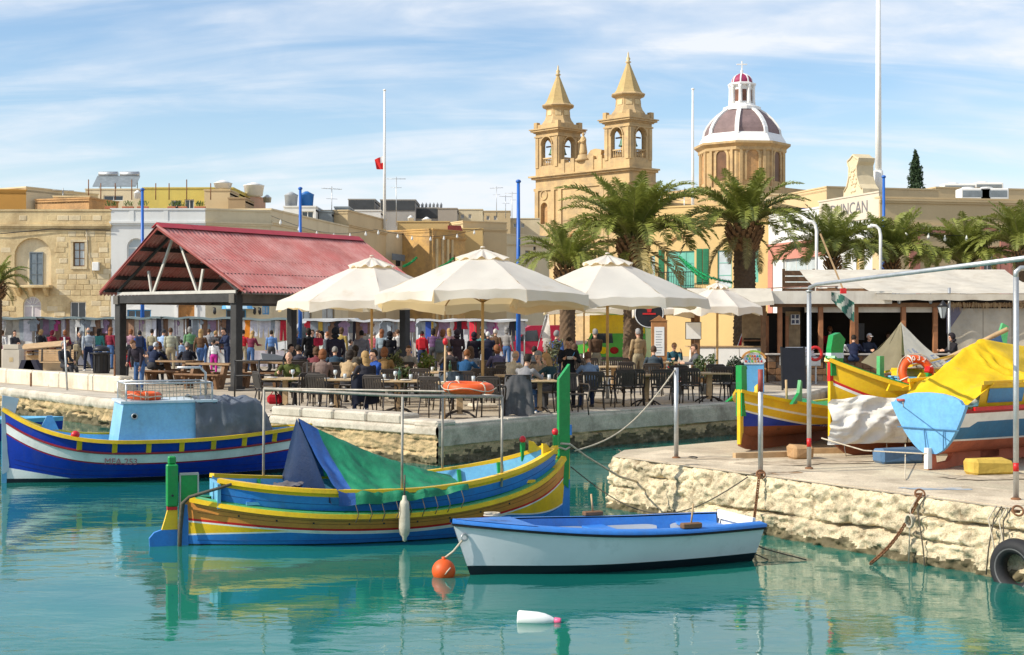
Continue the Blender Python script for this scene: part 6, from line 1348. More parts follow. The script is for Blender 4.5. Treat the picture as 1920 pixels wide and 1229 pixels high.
# ------------------------------------------------------------------ umbrellas
m_canvas = mat('umbrella_canvas', (.78, .76, .70), .85, .05, 1.2, .2, 12., trans=.34, tcol=(.95, .70, .34), grime_sheen=((.60, .52, .40), 1.6, .58, .85)); m_bamboo = mat('umbrella_pole', (.52, .33, .14), .55, .2, 5)
def umbrella(label, px, d, r, zh, za, n=8, tilt=0., ph=.39, group='white terrace umbrellas', val=.26, dz=0):
    t = thing('umbrella', label, 'umbrella', at(px, d, PZ), ph, group); zh -= PZ; za -= PZ; rn = random.Random(int(px))
    def prof(q): return za+(zh-za)*(q**1.12)
    for k in range(n):
        a0 = 2*math.pi*k/n; a1 = a0+2*math.pi/n
        def P(q, w):
            p0 = Vector((math.cos(a0), math.sin(a0), 0)); p1 = Vector((math.cos(a1), math.sin(a1), 0)); p = p0.lerp(p1, w)*r*q
            z = prof(q)-.055*q*math.sin(math.pi*w)*math.sin(math.pi*min(1, q*.9))+.035*math.sin(math.pi*w)*q**4
            z += (.03*noise.noise(Vector((p.x*2.2, p.y*2.2, k)))+.06*(.2-abs(noise.noise(Vector((p.x*1.7, p.y*1.7, k+5))))))*q
            return Vector((p.x, p.y, z+tilt*(-(p.y*math.cos(ph)+p.x*math.sin(ph)))))
        MB().grid(lambda w, q: P(.17+.83*q, w), 12, 14).obj('panel', m_canvas, t)
        def V(w, q):
            p = P(1, w); s_ = 1+(.01+.05*noise.noise(Vector((k*1.7, w*2.5, px*.01))))*q; dz_ = val*(1-.30*math.sin(math.pi*w)+.25*noise.noise(Vector((k*2.3, w*4, 1))))
            return Vector((p.x*s_, p.y*s_, p.z-dz_*q))
        MB().grid(V, 12, 4).obj('valance', m_canvas, t)
        def C(w, q):
            p = P(.02+.24*q, w); z = prof(.05+.19*q)+.10-.05*q+.035*math.sin(w*9+k*2)*q+.03*noise.noise(Vector((w*5, q*3, k))); return Vector((p.x, p.y, z))
        MB().grid(C, 10, 4).obj('vent_flap', m_canvas, t)
        e = P(.98, 0); hub = Vector((0, 0, prof(.1)-.35)); MB().tube([Vector((0, 0, prof(0)-.10)), P(.5, 0)+Vector((0, 0, -.04)), e+Vector((0, 0, -.04))], .017, 5).obj('rib', m_bamboo, t)
        MB().tube([Vector((0, 0, zh-.1)), P(.48, 0)+Vector((0, 0, -.05))], .014, 5).obj('strut', m_bamboo, t)
    MB().tube([(0, 0, 0), (0, 0, za+.02)], .036, 10).obj('pole', m_bamboo, t); MB().lathe([(.06, 0), (.05, .03), (0, .04)], 10, (0, 0, za+.10)).obj('cap', m_canvas, t)
    MB().box((-.28, -.28, 0), (.28, .28, .10), 0, None, .03).obj('foot', m_conc, t); MB().lathe([(.05, .1), (.045, zh*.25)], 8).obj('foot_tube', m_galv, t)
umbrella('biggest white umbrella in the middle of the terrace, cream underside showing', 905, 33.2, 2.62, 3.30, 4.38, tilt=.055)
umbrella('left white umbrella overlapping the end of the red hall roof', 697, 38., 2.48, 3.27, 4.40, ph=.2)
umbrella('right white umbrella in front of the largest palm', 1139, 35.2, 2.50, 3.30, 4.33, ph=.5)
umbrella('cream umbrella with round dark sign, half hidden under the right white umbrella', 1245, 45.5, 1.35, 3.12, 3.75, ph=.78, n=4)
umbrella('cream umbrella beside the restaurant roof, right of the menu boards', 1345, 44.5, 1.45, 3.20, 3.90, ph=.3)
umbrella('distant cream umbrella behind the red van', 1095, 62, 2.4, 3.30, 3.75, ph=.78, n=4)
umbrella('distant pale umbrella at the end of the stalls above the yellow van', 1150, 66, 2.0, 3.25, 3.75, ph=.5, n=4)
sg = thing('round_sign', 'round black sign with a red emblem hanging under the cream umbrella', 'sign', pt(1217, 588, 43.6)); MB().tube([(0, -.03, 0), (0, .0, 0)], .46, 24).obj('disc', m_black, sg); MB().prism([(-.05, .05), (.05, .05), (.09, .2), (.03, .3), (0, .38), (-.03, .3), (-.09, .2)], Matrix.Translation((0, -.05, -.02)), .02).obj('emblem', P_red, sg)
MB().prism([(-.2, -.02), (.2, -.02), (.2, .03), (-.2, .03)], Matrix.Translation((0, -.05, -.02)), .02).obj('emblem_base', P_red, sg); MB().torus((0, -.04, 0), .43, .015, 30, 5, 0, Matrix.Rotation(rad(90), 3, 'X')).obj('ring', P_white, sg)
o = MB().tube([(0, 0, .44), (0, 0, .62)], .02, 5).obj('hanger', m_black, sg)

# ------------------------------------------------------------------ terrace furniture
m_ch = mat('chair_brown', (.045, .034, .028), .5, .2, 5, .1, 30); m_chl = mat('chair_worn', (.12, .095, .075), .5, .2, 5)
SEAT = MB().box((-.24, -.24, .43), (.24, .22, .455), 0, None, .012).mesh('seat', m_ch)
BFR = MB(); BFR.tube([(-.24, .24, .45), (-.25, .28, .66), (-.24, .31, .84), (-.20, .32, .87), (.20, .32, .87), (.24, .31, .84), (.25, .28, .66), (.24, .24, .45)], .018, 6); BFR.beam((-.24, .255, .52), (.24, .255, .52), .02, .05); BFR.box((-.22, .305, .80), (.22, .325, .875)); BFR = BFR.mesh('backrest', m_ch)
SLT = MB().add([(-.024, .262, .53), (.024, .262, .53), (.024, .318, .82), (-.024, .318, .82), (-.024, .277, .53), (.024, .277, .53), (.024, .333, .82), (-.024, .333, .82)], [[0, 1, 2, 3], [7, 6, 5, 4], [0, 3, 7, 4], [1, 5, 6, 2]]).mesh('slat', m_ch)
def legm(x, y0, y1): return MB().tube([(x*1.12, y0, 0), (x, y1, .44)], .016, 6).mesh('leg', m_ch)
LEGS = [legm(-.22, -.27, -.21), legm(.22, -.27, -.21), legm(-.22, .33, .22), legm(.22, .33, .22)]
ARM = [MB().tube([(s*.25, -.24, .30), (s*.275, -.26, .60), (s*.275, -.20, .655), (s*.27, .1, .655), (s*.25, .29, .66)], .018, 6).mesh('armrest', m_ch) for s in (-1, 1)]
CH0 = thing('chair', 'x', 'chair', (0, 0, -50))
link('seat', SEAT, CH0); bk_ = link('backrest', BFR, CH0)
for i in range(7): link('slat', SLT, bk_, (-.18+i*.06, 0, 0))
for l in LEGS: link('leg', l, CH0)
for a in ARM: link('armrest', a, CH0)
used = [False]
def chair(px, s, rz, label, loc=None):
    """rz 0: the sitter faces the camera; 180: the backrest is turned to the camera"""
    p = loc if loc is not None else at(px, sd(s), PZ+.004)
    if not used[0]: used[0] = True; o = CH0; o.location = p; o.rotation_euler = (0, 0, rad(rz)); o['label'] = label
    else: o = dup(CH0, p, rad(rz), label)
    o['group'] = 'dark slatted terrace chairs'; return o
m_ttop = mat('table_top_wood', (.50, .36, .20), .5, .2, 6, .1, 30)
T0 = thing('table', 'x', 'table', (0, 0, -50))
tp_ = MB(); TOP = link('tabletop', MB().box((-.40, -.40, .70), (.40, .40, .735), 0, None, .012).mesh('tabletop', m_ttop), T0)
for x in (-.25, 0, .25): link('plank', MB().box((-.118, -.385, .735), (.118, .385, .742), 0, None, .004).mesh('plank', m_ttop), TOP, (x, 0, 0))
link('pedestal', MB().box((-.05, -.05, .08), (.05, .05, .70)).mesh('pedestal', m_lwood), T0)
for k in range(4):
    a = k*math.pi/2+.78; link('foot', MB().tube([(0, 0, .16), (.22*math.cos(a), .22*math.sin(a), .10), (.36*math.cos(a), .36*math.sin(a), .012)], .02, 6).mesh('foot', m_ch), T0)
tused = [False]
def table(px, s, label, rz=8, long=1.):
    p = at(px, sd(s), PZ+.004)
    if not tused[0]: tused[0] = True; o = T0; o.location = p; o.rotation_euler = (0, 0, rad(rz)); o['label'] = label
    else: o = dup(T0, p, rad(rz), label)
    o['group'] = 'wooden terrace tables'; o.scale = (long, 1, 1); return p
TB = {}
for k, px, s, lab, lg in (('A', 535, 83.5, 'wooden table where the man in the green jumper sits', 1.1), ('B', 632, 85, 'wooden table in front of the woman in the patterned coat', 1.2), ('C', 745, 87, 'wooden table with glasses left of the middle umbrella pole', 1.3), ('D', 862, 90, 'wooden table set with glasses behind the dark empty chair', 1.25), ('E', 1012, 86.5, 'small table between the grey shirted man and the grey haired woman', .9),
        ('F', 1212, 78.5, 'empty wooden table right of the man in the light blue shirt', 1.15), ('G', 1330, 75.5, 'empty wooden table in front of the potted shrubs', 1.2), ('H', 830, 74, 'back table where the man in the blue jumper leans', 1.1), ('I', 690, 76, 'back table behind the blonde woman', 1.), ('J', 905, 71, 'back table near the bamboo umbrella pole', 1.), ('K', 960, 79, 'table hidden behind the patterned shirt man', 1.), ('L', 1150, 66, 'back table beyond the blue shirted man', 1.2), ('M', 1262, 60, 'table under the menu boards where a couple sits', 1.1)):
    TB[k] = table(px, s, lab, R.uniform(-6, 12), lg)
for px, s, rz, lab in ((505, 83, 118, 'chair with red bag at the left end of the first terrace table'), (574, 84.5, 205, 'dark chair turned sideways right of the green jumper man'), (606, 86.5, 158, 'worn chair with its back to the harbour, before the auburn haired woman'), (668, 87.5, 215, 'chair with a dark jacket where the blonde woman sits'), (713, 88.5, 155, 'worn chair just right of the blonde woman'), (735, 80, 10, 'chair behind the glasses table, left of the potted shrub'), (783, 79, -5, 'dark chair behind the table with glasses, under the shrub'), (815, 91, 160, 'worn chair behind the orange life ring'), (838, 83, 200, 'chair draped with a jacket right of the glasses table'), (868, 83.5, 0, 'chair on the far side of the set table'), (920, 90.5, 170, 'empty dark chair standing alone before the set table'), (905, 78, 175, 'chair behind the umbrella pole in the middle'), (938, 77, 160, 'chair behind the patterned shirt man'), (969, 88.5, 185, 'chair hung with a long grey jacket'), (1040, 85, 215, 'chair of the blonde woman beside the green bow post'), (1075, 87, 20, 'chair on the far side behind the green bow post'), (1112, 83, 178, 'chair of the man in the light blue shirt'),
        (1168, 80, 185, 'black chair with its back to the harbour, first right of the blue shirt man'), (1188, 79, 178, 'black chair overlapping its neighbour at the empty table'), (1242, 79, 172, 'black chair left of the mooring pole'), (1296, 77, 165, 'black chair just right of the mooring pole'), (1278, 74, 5, 'black chair on the far side behind the mooring pole'), (1352, 75, 175, 'black chair at the table before the shrubs'), (1372, 74.5, 160, 'black chair nearest the ice cream sign'), (1345, 72, 0, 'brown chair between the shrubs and the ice cream sign'), (1135, 76, 90, 'chair beyond the blue shirt man, side on'), (700, 70, 10, 'back row chair behind the dark haired man'), (640, 74, 10, 'chair under the woman in the patterned coat'), (604, 77, 200, 'chair under the auburn haired woman'), (548, 76, 5, 'chair under the man in the green jumper'), (870, 69, 185, 'chair under the man in the blue jumper'), (1018, 79, 20, 'chair under the grey haired woman'), (955, 73, 30, 'chair under the man in the patterned shirt'), (719, 67, 180, 'chair under the redhead in the tan coat'),
        (560, 66, 190, 'second row chair behind the bald man in green'), (590, 68, 175, 'second row chair left of the auburn haired woman'), (628, 67, 200, 'second row chair between the auburn haired and patterned coat women'), (662, 68, 170, 'second row chair behind the patterned coat woman'), (765, 68, 15, 'second row chair right of the low leafy plant'), (845, 66, 190, 'second row chair left of the hunched blue jumper man'), (905, 64, 170, 'second row chair under the middle umbrella pole'), (935, 67, 195, 'second row chair left of the balding patterned shirt man'), (1000, 66, 175, 'second row chair behind the grey haired woman'), (1075, 64, 190, 'second row chair behind the waiter'), (1180, 68, 10, 'second row chair before the tan jacket man'), (1225, 69, 170, 'second row chair under the menu case'),
        (1105, 60, 180, 'back row chair left of the brown jacketed man'), (1140, 60, 180, 'back row pale legged chair behind the man in blue'), (1165, 60, 180, 'back row chair left of the tan jacket man'), (1222, 60, 180, 'back row chair right of the tan jacket man')):
    chair(px, s, rz, lab)
# things on the tables
m_plate = mat('white_china', (.78, .77, .74), .25, .05, 5); m_gls = mat('drinking_glass', (.55, .60, .62), .08, .1, 5, spec=.9); m_bot = mat('bottle_green', (.02, .07, .03), .1, .1, 5, spec=.8)
PLT = MB().lathe([(0, 0), (.07, 0), (.13, .018), (.128, .024), (.07, .008), (0, .008)], 18).mesh('plate', m_plate)
GLS = MB().lathe([(.0, 0), (.035, 0), (.034, .005), (.008, .012), (.007, .075), (.035, .10), (.045, .14), (.038, .19), (.036, .19), (.042, .14), (.0, .10)], 12).mesh('glass', m_gls)
TMB = MB().lathe([(0, 0), (.032, 0), (.038, .12), (.035, .12), (.03, .01), (0, .01)], 12).mesh('tumbler', m_gls)
BOT = MB().lathe([(0, 0), (.037, 0), (.038, .17), (.014, .22), (.014, .28), (0, .28)], 12).mesh('bottle', m_bot)
names = {'A': 'green jumper man\'s table', 'B': 'table before the patterned coat', 'C': 'table left of the middle pole', 'D': 'table behind the empty dark chair', 'E': 'table by the grey haired woman', 'H': 'back table of the blue jumper man'}
for k, items in (('A', 'PG'), ('B', 'PTG'), ('C', 'PPGTTB'), ('D', 'PPTTG'), ('E', 'PT'), ('H', 'TB'), ('I', 'PT')):
    sp = [(-.25, -.2), (.2, -.22), (-.05, .1), (.28, .15), (-.3, .22), (.05, -.02)]
    cnt = {}
    for i, c in enumerate(items):
        me, nm = {'P': (PLT, 'plate'), 'G': (GLS, 'wine_glass'), 'T': (TMB, 'tumbler'), 'B': (BOT, 'bottle')}[c]; cnt[c] = cnt.get(c, 0)+1
        o = link(nm, me, None, TB[k]+Vector((sp[i][0], sp[i][1], .742)))
        which = '' if items.count(c) == 1 else ('left ' if cnt[c] == 1 else 'right ')
        tag(o, which+{'P': 'white plate', 'G': 'stemmed glass', 'T': 'clear tumbler', 'B': 'green bottle'}[c]+' on the '+names.get(k, 'back table behind the blonde woman'), {'P': 'plate', 'G': 'glass', 'T': 'glass', 'B': 'bottle'}[c], 'tableware on the terrace')
# jackets and bags
def jacket(loc, rz, c, label, h=.85, w=.54):
    def fn(u, v): a = (u-.5)*2; return Vector((a*w/2*(1+.25*v), .345+.09*math.sin(math.pi*v*.5)+.03*math.sin(u*17)*v+.02*noise.noise(Vector((u*6, v*5, 1)))-.10*abs(a)**3*(1-v), .89-h*v+.03*math.cos(u*9)*v))
    o = MB().grid(fn, 26, 20).grid(lambda u, v: Vector(((u-.5)*w, .345-.10*v, .89+.02*math.sin(math.pi*v)-.16*v*v)), 12, 6).obj('jacket', cloth(c), None, loc=loc, rot=rad(rz)); tag(o, label, 'jacket')
jacket(at(969, sd(88.5), PZ), 185, (.10, .10, .105), 'long dark grey jacket hung over a chair back'); jacket(at(668, sd(87.5), PZ), 215, (.018, .02, .032), 'dark navy jacket hung behind the blonde woman', .62); jacket(at(838, sd(83), PZ), 200, (.06, .08, .10), 'grey blue jacket over a chair beside the set table', .5)
o = MB().box((-.17, -.08, 0), (.17, .08, .22), 0, None, .06).tube([(-.1, 0, .2), (0, 0, .34), (.1, 0, .2)], .012, 5).obj('bag', cloth((.35, .01, .02)), None, loc=at(515, sd(82), PZ+.12)); tag(o, 'red bag on the chair at the left end table', 'bag')

# potted shrubs
def shrub(px, s, h, w, label, c, pot=(.10, .11, .12), dens=260, sz=.06, seed=1):
    rn = random.Random(seed); t = thing('potted_shrub', label, 'potted plant', at(px, sd(s), PZ)); MB().lathe([(.13, 0), (.17, .28), (.185, .30), (.16, .30), (.14, .26), (0, .26)], 16).obj('pot', mat('pot_%d' % int(pot[0]*100), pot, .7, .2, 4), t)
    st = MB()
    for k in range(7): a = rn.uniform(0, 6.28); st.tube([(0, 0, .25), (w*.4*math.cos(a), w*.4*math.sin(a), .3+h*.5), (w*.8*math.cos(a), w*.8*math.sin(a), .3+h*rn.uniform(.7, 1))], .010, 4)
    st.obj('stem', m_wood, t); f = MB(); leafblob(f, (0, 0, .3+h*.6), (w, w, h*.45), dens, sz, rn)
    for k in range(8): a = rn.uniform(0, 6.28); leafblob(f, (w*.7*math.cos(a), w*.7*math.sin(a), .3+h*rn.uniform(.6, 1.02)), (.12, .12, .16), 26, sz, rn)
    f.obj('leaves', mat('leaf_%d_%d' % (c[0]*1000, c[1]*1000), c, .6, .4, 6, trans=.2), t, kind='stuff')
shrub(800, 70, .75, .26, 'bright green potted shrub behind the table with glasses', (.13, .17, .03), seed=2); shrub(738, 72, .85, .22, 'tall wispy plant in a pot beside the dark hall post', (.12, .14, .05), dens=120, seed=3); shrub(754, 74, .45, .22, 'low leafy potted plant right of the wispy plant', (.07, .10, .03), seed=4)
shrub(1034, 66, 1.15, .30, 'grey green shrub behind the grey haired woman', (.13, .14, .07), seed=5); shrub(1322, 68, .70, .32, 'dense potted shrub before the man in the dark jacket', (.09, .13, .045), seed=6); shrub(1272, 68, .50, .30, 'low dark shrub left of the dense potted shrub', (.055, .085, .03), seed=7); shrub(1381, 67, .60, .26, 'sparse dark shrub left of the ice cream sign', (.035, .05, .025), dens=110, seed=8)

# picnic tables, benches, railing and bin round the hall
def picnic(px, s, rz, label):
    t = thing('picnic_table', label, 'picnic table', at(px, sd(s), PZ), rad(rz), 'heavy brown picnic tables')
    for i in range(4): MB().box((-.9, -.36+i*.18, .70), (.9, -.36+i*.18+.165, .755), 0, None, .008).obj('plank', m_wood if i % 2 else mat('brown_wood_pale', (.30, .19, .10), .7, .3, 6, .3, 30), t)
    for s_ in (1, -1): MB().box((-.9, s_*.72-.13, .40), (.9, s_*.72+.13, .45), 0, None, .008).obj('seat', m_wood, t)
    for x in (-.62, .62):
        for s_ in (1, -1): MB().beam((x, s_*.22, .70), (x, s_*.45, 0), .12, .16).obj('leg', m_wood, t); MB().beam((x+.05, s_*.72, .40), (x+.05, s_*.62, 0), .1, .14).obj('seat_leg', m_wood, t)
        MB().beam((x+.01, -.8, .36), (x+.01, .8, .36), .07, .10).obj('cross_rail', m_wood, t)
picnic(330, 58, -30, 'brown picnic table where three people sit in the hall'); picnic(404, 62, -32, 'empty brown picnic table beside the front hall post'); picnic(500, 60, -20, 'brown picnic table behind the black railing'); picnic(585, 57, -15, 'brown picnic table left of the auburn haired woman')
rl = thing('railing', 'low black railing beside the front hall post', 'railing', at(440, sd(73), PZ), rad(14))
for i in range(4): MB().tube([(i*.62, 0, 0), (i*.62, 0, 1.02)], .022, 6).obj('post', m_black, rl)
for z in (.25, .62, 1.0): MB().tube([(0, 0, z), (1.86, 0, z)], .018, 6).obj('rail', m_black, rl)
b = thing('litter_bin', 'black round litter bin with domed lid by the left parapet', 'litter bin', at(190, 55.5, PZ)); MB().lathe([(.30, 0), (.31, .04), (.31, .72), (.34, .74), (.34, .80), (.30, .81)], 20).obj('body', m_black, b); MB().lathe([(.33, .86), (.30, .98), (.18, 1.06), (0, 1.08)], 20).obj('lid', m_black, b)
MB().torus((0, 0, .78), .40, .022, 24, 6).obj('hoop', m_black, b)
for k in range(10): a = k*.628; MB().box((-.03, .31, .08), (.03, .325, .70), 0, Matrix.Rotation(a, 4, 'Z')).obj('slat', m_black, b)
be = thing('bench', 'pale wooden slatted bench with its back to the harbour at left', 'bench', at(98, 55, PZ), rad(168))
for i in range(6): MB().box((-.75, -.30-.004*i, .48+i*.075), (.75, -.27-.004*i, .545+i*.075), 0, None, .006).obj('back_slat', m_lwood, be)
for i in range(4): MB().box((-.75, -.24+i*.12, .42), (.75, -.14+i*.12, .45), 0, None, .006).obj('seat_slat', m_lwood, be)
for x in (-.6, .6): MB().box((x-.04, -.28, 0), (x+.04, .22, .42)).obj('leg', m_black, be); MB().beam((x, -.26, .4), (x, -.30, .95), .04, .05).obj('back_leg', m_black, be)
bs = thing('book_stall', 'wooden book stall with sloping shelves and pale boards at left', 'market stall', at(88, 58.5, PZ), rad(6))
MB().prism([(-.85, 0), (.85, 0), (.85, 1.0), (-.85, .80)], Matrix.Translation((0, 0, 0)), .6).obj('cabinet', mat('pale_plywood', (.58, .42, .24), .7, .15, 4), bs); MB().box((-.9, -.35, 1.02), (.9, .65, 1.06), 0, Matrix.Rotation(rad(-5), 4, 'Y') @ Matrix.Rotation(rad(12), 4, 'X')).obj('slanted_board', m_lwood, bs)
for i in range(3): MB().box((-.83, -.28, .62+i*.12), (.83, -.01, .64+i*.12)).obj('shelf', m_lwood, bs)
for r_, rn_ in enumerate(('lowest', 'middle', 'top')):
    for k in range(5):
        c = ((.7, .68, .62), (.42, .36, .3), (.4, .2, .15), (.3, .32, .4), (.75, .72, .68))[(k+r_*2) % 5]; z = .64+.12*r_; x = -.74+k*.30
        o = MB().box((0, -.2, 0), (.22, -.03, .05+.02*(k % 2)), 0, None, .005).obj('book', cloth(c), None, loc=at(88, 58.5, PZ)+Vector((x, -.06, z+.002))); tag(o, ('white', 'grey brown', 'rust', 'slate', 'cream')[(k+r_*2) % 5]+' book pile on the '+rn_+' shelf of the book stall', 'book', 'books on the book stall')
mo = MB(); mo.box((-.36, -.25, 0), (.36, .25, .95), 0, None, .03); o = mo.obj('cardboard_box', mat('box_card', (.60, .54, .44), .8, .1, 3), None, loc=at(24, 55.5, PZ)); tag(o, 'tall pale cardboard box near the pink trousered visitor', 'box'); MB().box((-.30, -.265, .95), (.30, .2, 1.12)).obj('flap', MATS['box_card'], o); MB().box((-.05, -.256, .45), (.1, -.251, .62)).obj('label', m_stone, o)
for k in range(2): o = MB().prism([(-.4, 0), (.4, 0), (.15, .55), (-.2, .55)], Matrix.Identity(4), .35).obj('covered_pile', cloth((.05, .05, .07)), None, loc=at(50+k*9, 54, PZ)); tag(o, ('low dark covered pile beside the tall cardboard box', 'second dark covered pile beside the pale bench')[k], 'covered goods')

# ------------------------------------------------------------------ market stalls with hanging clothes
m_sheet = [mat('stall_sheet_%d' % i, c, .9, .15, 2.5, .3, 12., trans=.1, grime_sheen=((c[0]*.6, c[1]*.58, c[2]*.56), 2., .55, .85)) for i, c in enumerate(((.62, .62, .68), (.66, .66, .66), (.30, .22, .19), (.42, .38, .36), (.55, .52, .58)))]
m_slate = mat('stall_top', (.20, .26, .27), .5, .2, 2); m_stw = mat('stall_top_white', (.62, .64, .66), .5, .1, 2)
DR = [(-.22, 0), (-.10, .02), (.10, .02), (.22, 0), (.17, -.22), (.30, -.80), (-.30, -.80), (-.17, -.22)]
SH = [(-.10, .02), (.10, .02), (.34, -.12), (.28, -.26), (.19, -.20), (.20, -.60), (-.20, -.60), (-.19, -.20), (-.28, -.26), (-.34, -.12)]
TR = [(-.17, 0), (.17, 0), (.20, -.80), (.06, -.80), (.0, -.25), (-.06, -.80), (-.20, -.80)]
TW = [(-.20, 0), (.20, 0), (.22, -.95), (-.19, -.93)]
SM = [(-.14, 0), (.14, 0), (.12, -.15), (.20, -.32), (-.20, -.32), (-.12, -.15)]
GAR = {}
def garment(kind, c):
    k = (kind, c)
    if k not in GAR:
        po = {'dress': DR, 'shirt': SH, 'trousers': TR, 'towel': TW, 'child dress': SM}[kind]; mb = MB().prism(po, Matrix.Identity(4), .05)
        GAR[k] = mb.mesh('garment', cloth(c))
    return GAR[k]
CN = {(.72, .71, .70): 'white', (.60, .60, .66): 'pale lilac', (.05, .05, .07): 'black', (.50, .03, .05): 'red', (.05, .10, .40): 'blue', (.62, .42, .08): 'mustard', (.30, .20, .30): 'mauve', (.25, .15, .10): 'brown', (.55, .10, .30): 'pink', (.75, .25, .03): 'orange', (.28, .32, .36): 'grey', (.02, .12, .08): 'dark green', (.45, .42, .36): 'beige'}
CL = {v: k for k, v in CN.items()}
LM = [(0, 'the left picture edge'), (120, 'the book stall'), (223, 'the left black hall post'), (350, 'the varnished door'), (441, 'the front black hall post'), (543, 'the third hall post'), (693, 'the left umbrella pole'), (776, 'the rear right hall post'), (903, 'the middle umbrella pole'), (972, 'the blue mast')]
ORD = ['first', 'second', 'third', 'fourth', 'fifth', 'sixth', 'seventh', 'eighth', 'ninth', 'tenth', 'eleventh', 'twelfth', 'thirteenth', 'fourteenth', 'fifteenth', 'sixteenth']
HANG = []
def stall(px0, px1, d, zt, sheet, top, label, hang, hy=0., goods=True):
    a, b = at(px0, d, PZ), at(px1, d, PZ); w = (b-a).length; h = zt-PZ
    t = thing('market_stall', label, 'market stall', a, 0, 'clothes stalls on the promenade')
    for x in (.03, w-.03):
        for y in (0, 2.0): MB().tube([(x, y, 0), (x, y, h)], .025, 6).obj('pole', m_galv, t)
    MB().grid(lambda u, v: Vector((-.1+(w+.2)*u, -.35+2.6*v, h+.03+.03*math.sin(u*9+v*2)+.02*noise.noise(Vector((u*7, v*3, px0))))), 16, 5).grid(lambda u, v: Vector((-.1+(w+.2)*u, -.35, h+.03+.03*math.sin(u*9)-.09*v)), 16, 1).obj('canopy', top, t)
    MB().tube([(0, -.05, h-.06), (w, -.05, h-.06)], .02, 6).obj('front_rail', m_black, t)
    if sheet is not None: MB().grid(lambda u, v: Vector((w*u, 1.6+.06*math.sin(u*16)+.05*noise.noise(Vector((u*8, v*4, px0))), h-.05-(h-.05)*v)), 30, 8).obj('back_sheet', sheet, t)
    MB().box((.1, .1, .68), (w-.1, .95, .74)).obj('counter', m_lwood, t); MB().grid(lambda u, v: Vector((.08+(w-.16)*u, .08-.02*math.sin(u*30)*v, .75-.7*v)), 30, 4).obj('counter_cloth', m_sheet[(int(px0)//7) % 5], t)
    ex = [('shirt', GY), ('towel', BR), ('shirt', MA), ('towel', W_), ('trousers', BK), ('shirt', LI), ('dress', BG), ('towel', GY)]; hang = [q for i, h_ in enumerate(hang) for q in (h_, ex[(i+int(px0)//9) % 8])] if px0 < 440 or px0 > 560 else hang
    n = len(hang)
    for i, (k, c) in enumerate(hang): HANG.append((px0+(px1-px0)*(i+.5)/n, d, h+PZ-.07, k, c))
    if goods:
        g = MB()
        for k in range(int(w*9)):
            x = R.uniform(.2, w-.3); g.box((x, .2+R.uniform(0, .5), .745), (x+R.uniform(.1, .25), .35+R.uniform(0, .5), .745+R.uniform(.03, .16)), R.randrange(4))
        g.obj('folded_goods', [cloth(c) for c in ((.6, .6, .62), (.3, .1, .1), (.1, .12, .25), (.4, .33, .25))], t, kind='stuff')
W_, LI, BK, RD, BL, MU, MA, BR, PI, OR, GY, DG, BG = [CL[k] for k in ('white', 'pale lilac', 'black', 'red', 'blue', 'mustard', 'mauve', 'brown', 'pink', 'orange', 'grey', 'dark green', 'beige')]
stall(-20, 68, 64, 2.93, m_sheet[1], m_slate, 'clothes stall with white sheet at the left edge', [('towel', BG), ('towel', W_), ('dress', BG), ('towel', LI)])
stall(70, 140, 65, 2.93, m_sheet[2], m_slate, 'clothes stall with brown back sheet behind the book stall', [('shirt', BR), ('dress', MA), ('shirt', PI), ('towel', LI), ('dress', BR)])
stall(142, 214, 64.5, 2.92, m_sheet[2], m_slate, 'stall with a row of small white dresses left of the hall post', [('child dress', W_), ('child dress', W_), ('child dress', W_), ('child dress', W_), ('towel', BR)])
stall(232, 300, 64, 2.94, m_sheet[3], m_slate, 'stall with beige cloths right of the left hall post', [('towel', BR), ('towel', BG), ('dress', BG), ('towel', LI)])
stall(301, 362, 64.5, 2.94, m_sheet[1], m_slate, 'stall with a big plain white sheet below the varnished door', [('towel', LI), ('towel', W_), ('towel', W_), ('towel', BR)])
stall(363, 432, 64, 2.92, m_sheet[2], m_slate, 'dark stall left of the front hall post', [('towel', GY), ('towel', BR), ('dress', GY), ('shirt', BR), ('towel', BR)])
stall(452, 536, 62, 2.88, None, m_slate, 'clothes rail stall with a long row of pale trousers', [('dress', W_), ('dress', OR), ('trousers', LI), ('trousers', W_), ('trousers', LI), ('trousers', LI), ('trousers', GY), ('trousers', W_), ('trousers', RD)], goods=False)
stall(575, 650, 65, 2.84, None, m_stw, 'white topped stall with shopping bags right of the third hall post', [('shirt', RD), ('towel', MU), ('towel', BR), ('shirt', BK)])
stall(651, 716, 66, 2.82, m_sheet[1], m_stw, 'white topped stall behind the left umbrella pole', [('trousers', W_), ('trousers', BK), ('shirt', BR), ('shirt', BR), ('towel', W_)])
stall(717, 775, 64, 2.84, m_sheet[3], m_stw, 'white topped stall left of the rear right hall post', [('shirt', GY), ('dress', BR), ('towel', BG), ('towel', W_)])
stall(786, 880, 61, 2.83, None, m_stw, 'stall with blue, mustard and mauve garments', [('shirt', GY), ('towel', BL), ('towel', MU), ('dress', MA), ('child dress', BK), ('child dress', RD), ('child dress', RD)], goods=False)
stall(881, 985, 60, 2.82, None, m_stw, 'last open rail stall with small shorts near the blue mast', [('towel', RD), ('child dress', GY), ('child dress', PI), ('dress', W_), ('child dress', DG)], goods=False)
cnt = {}
for px, d, z, k, c in HANG:
    i = max(j for j, (x, _) in enumerate(LM) if x <= max(0, px)); key = (i, k, c); cnt[key] = cnt.get(key, 0)+1
tot = dict(cnt); cnt = {}
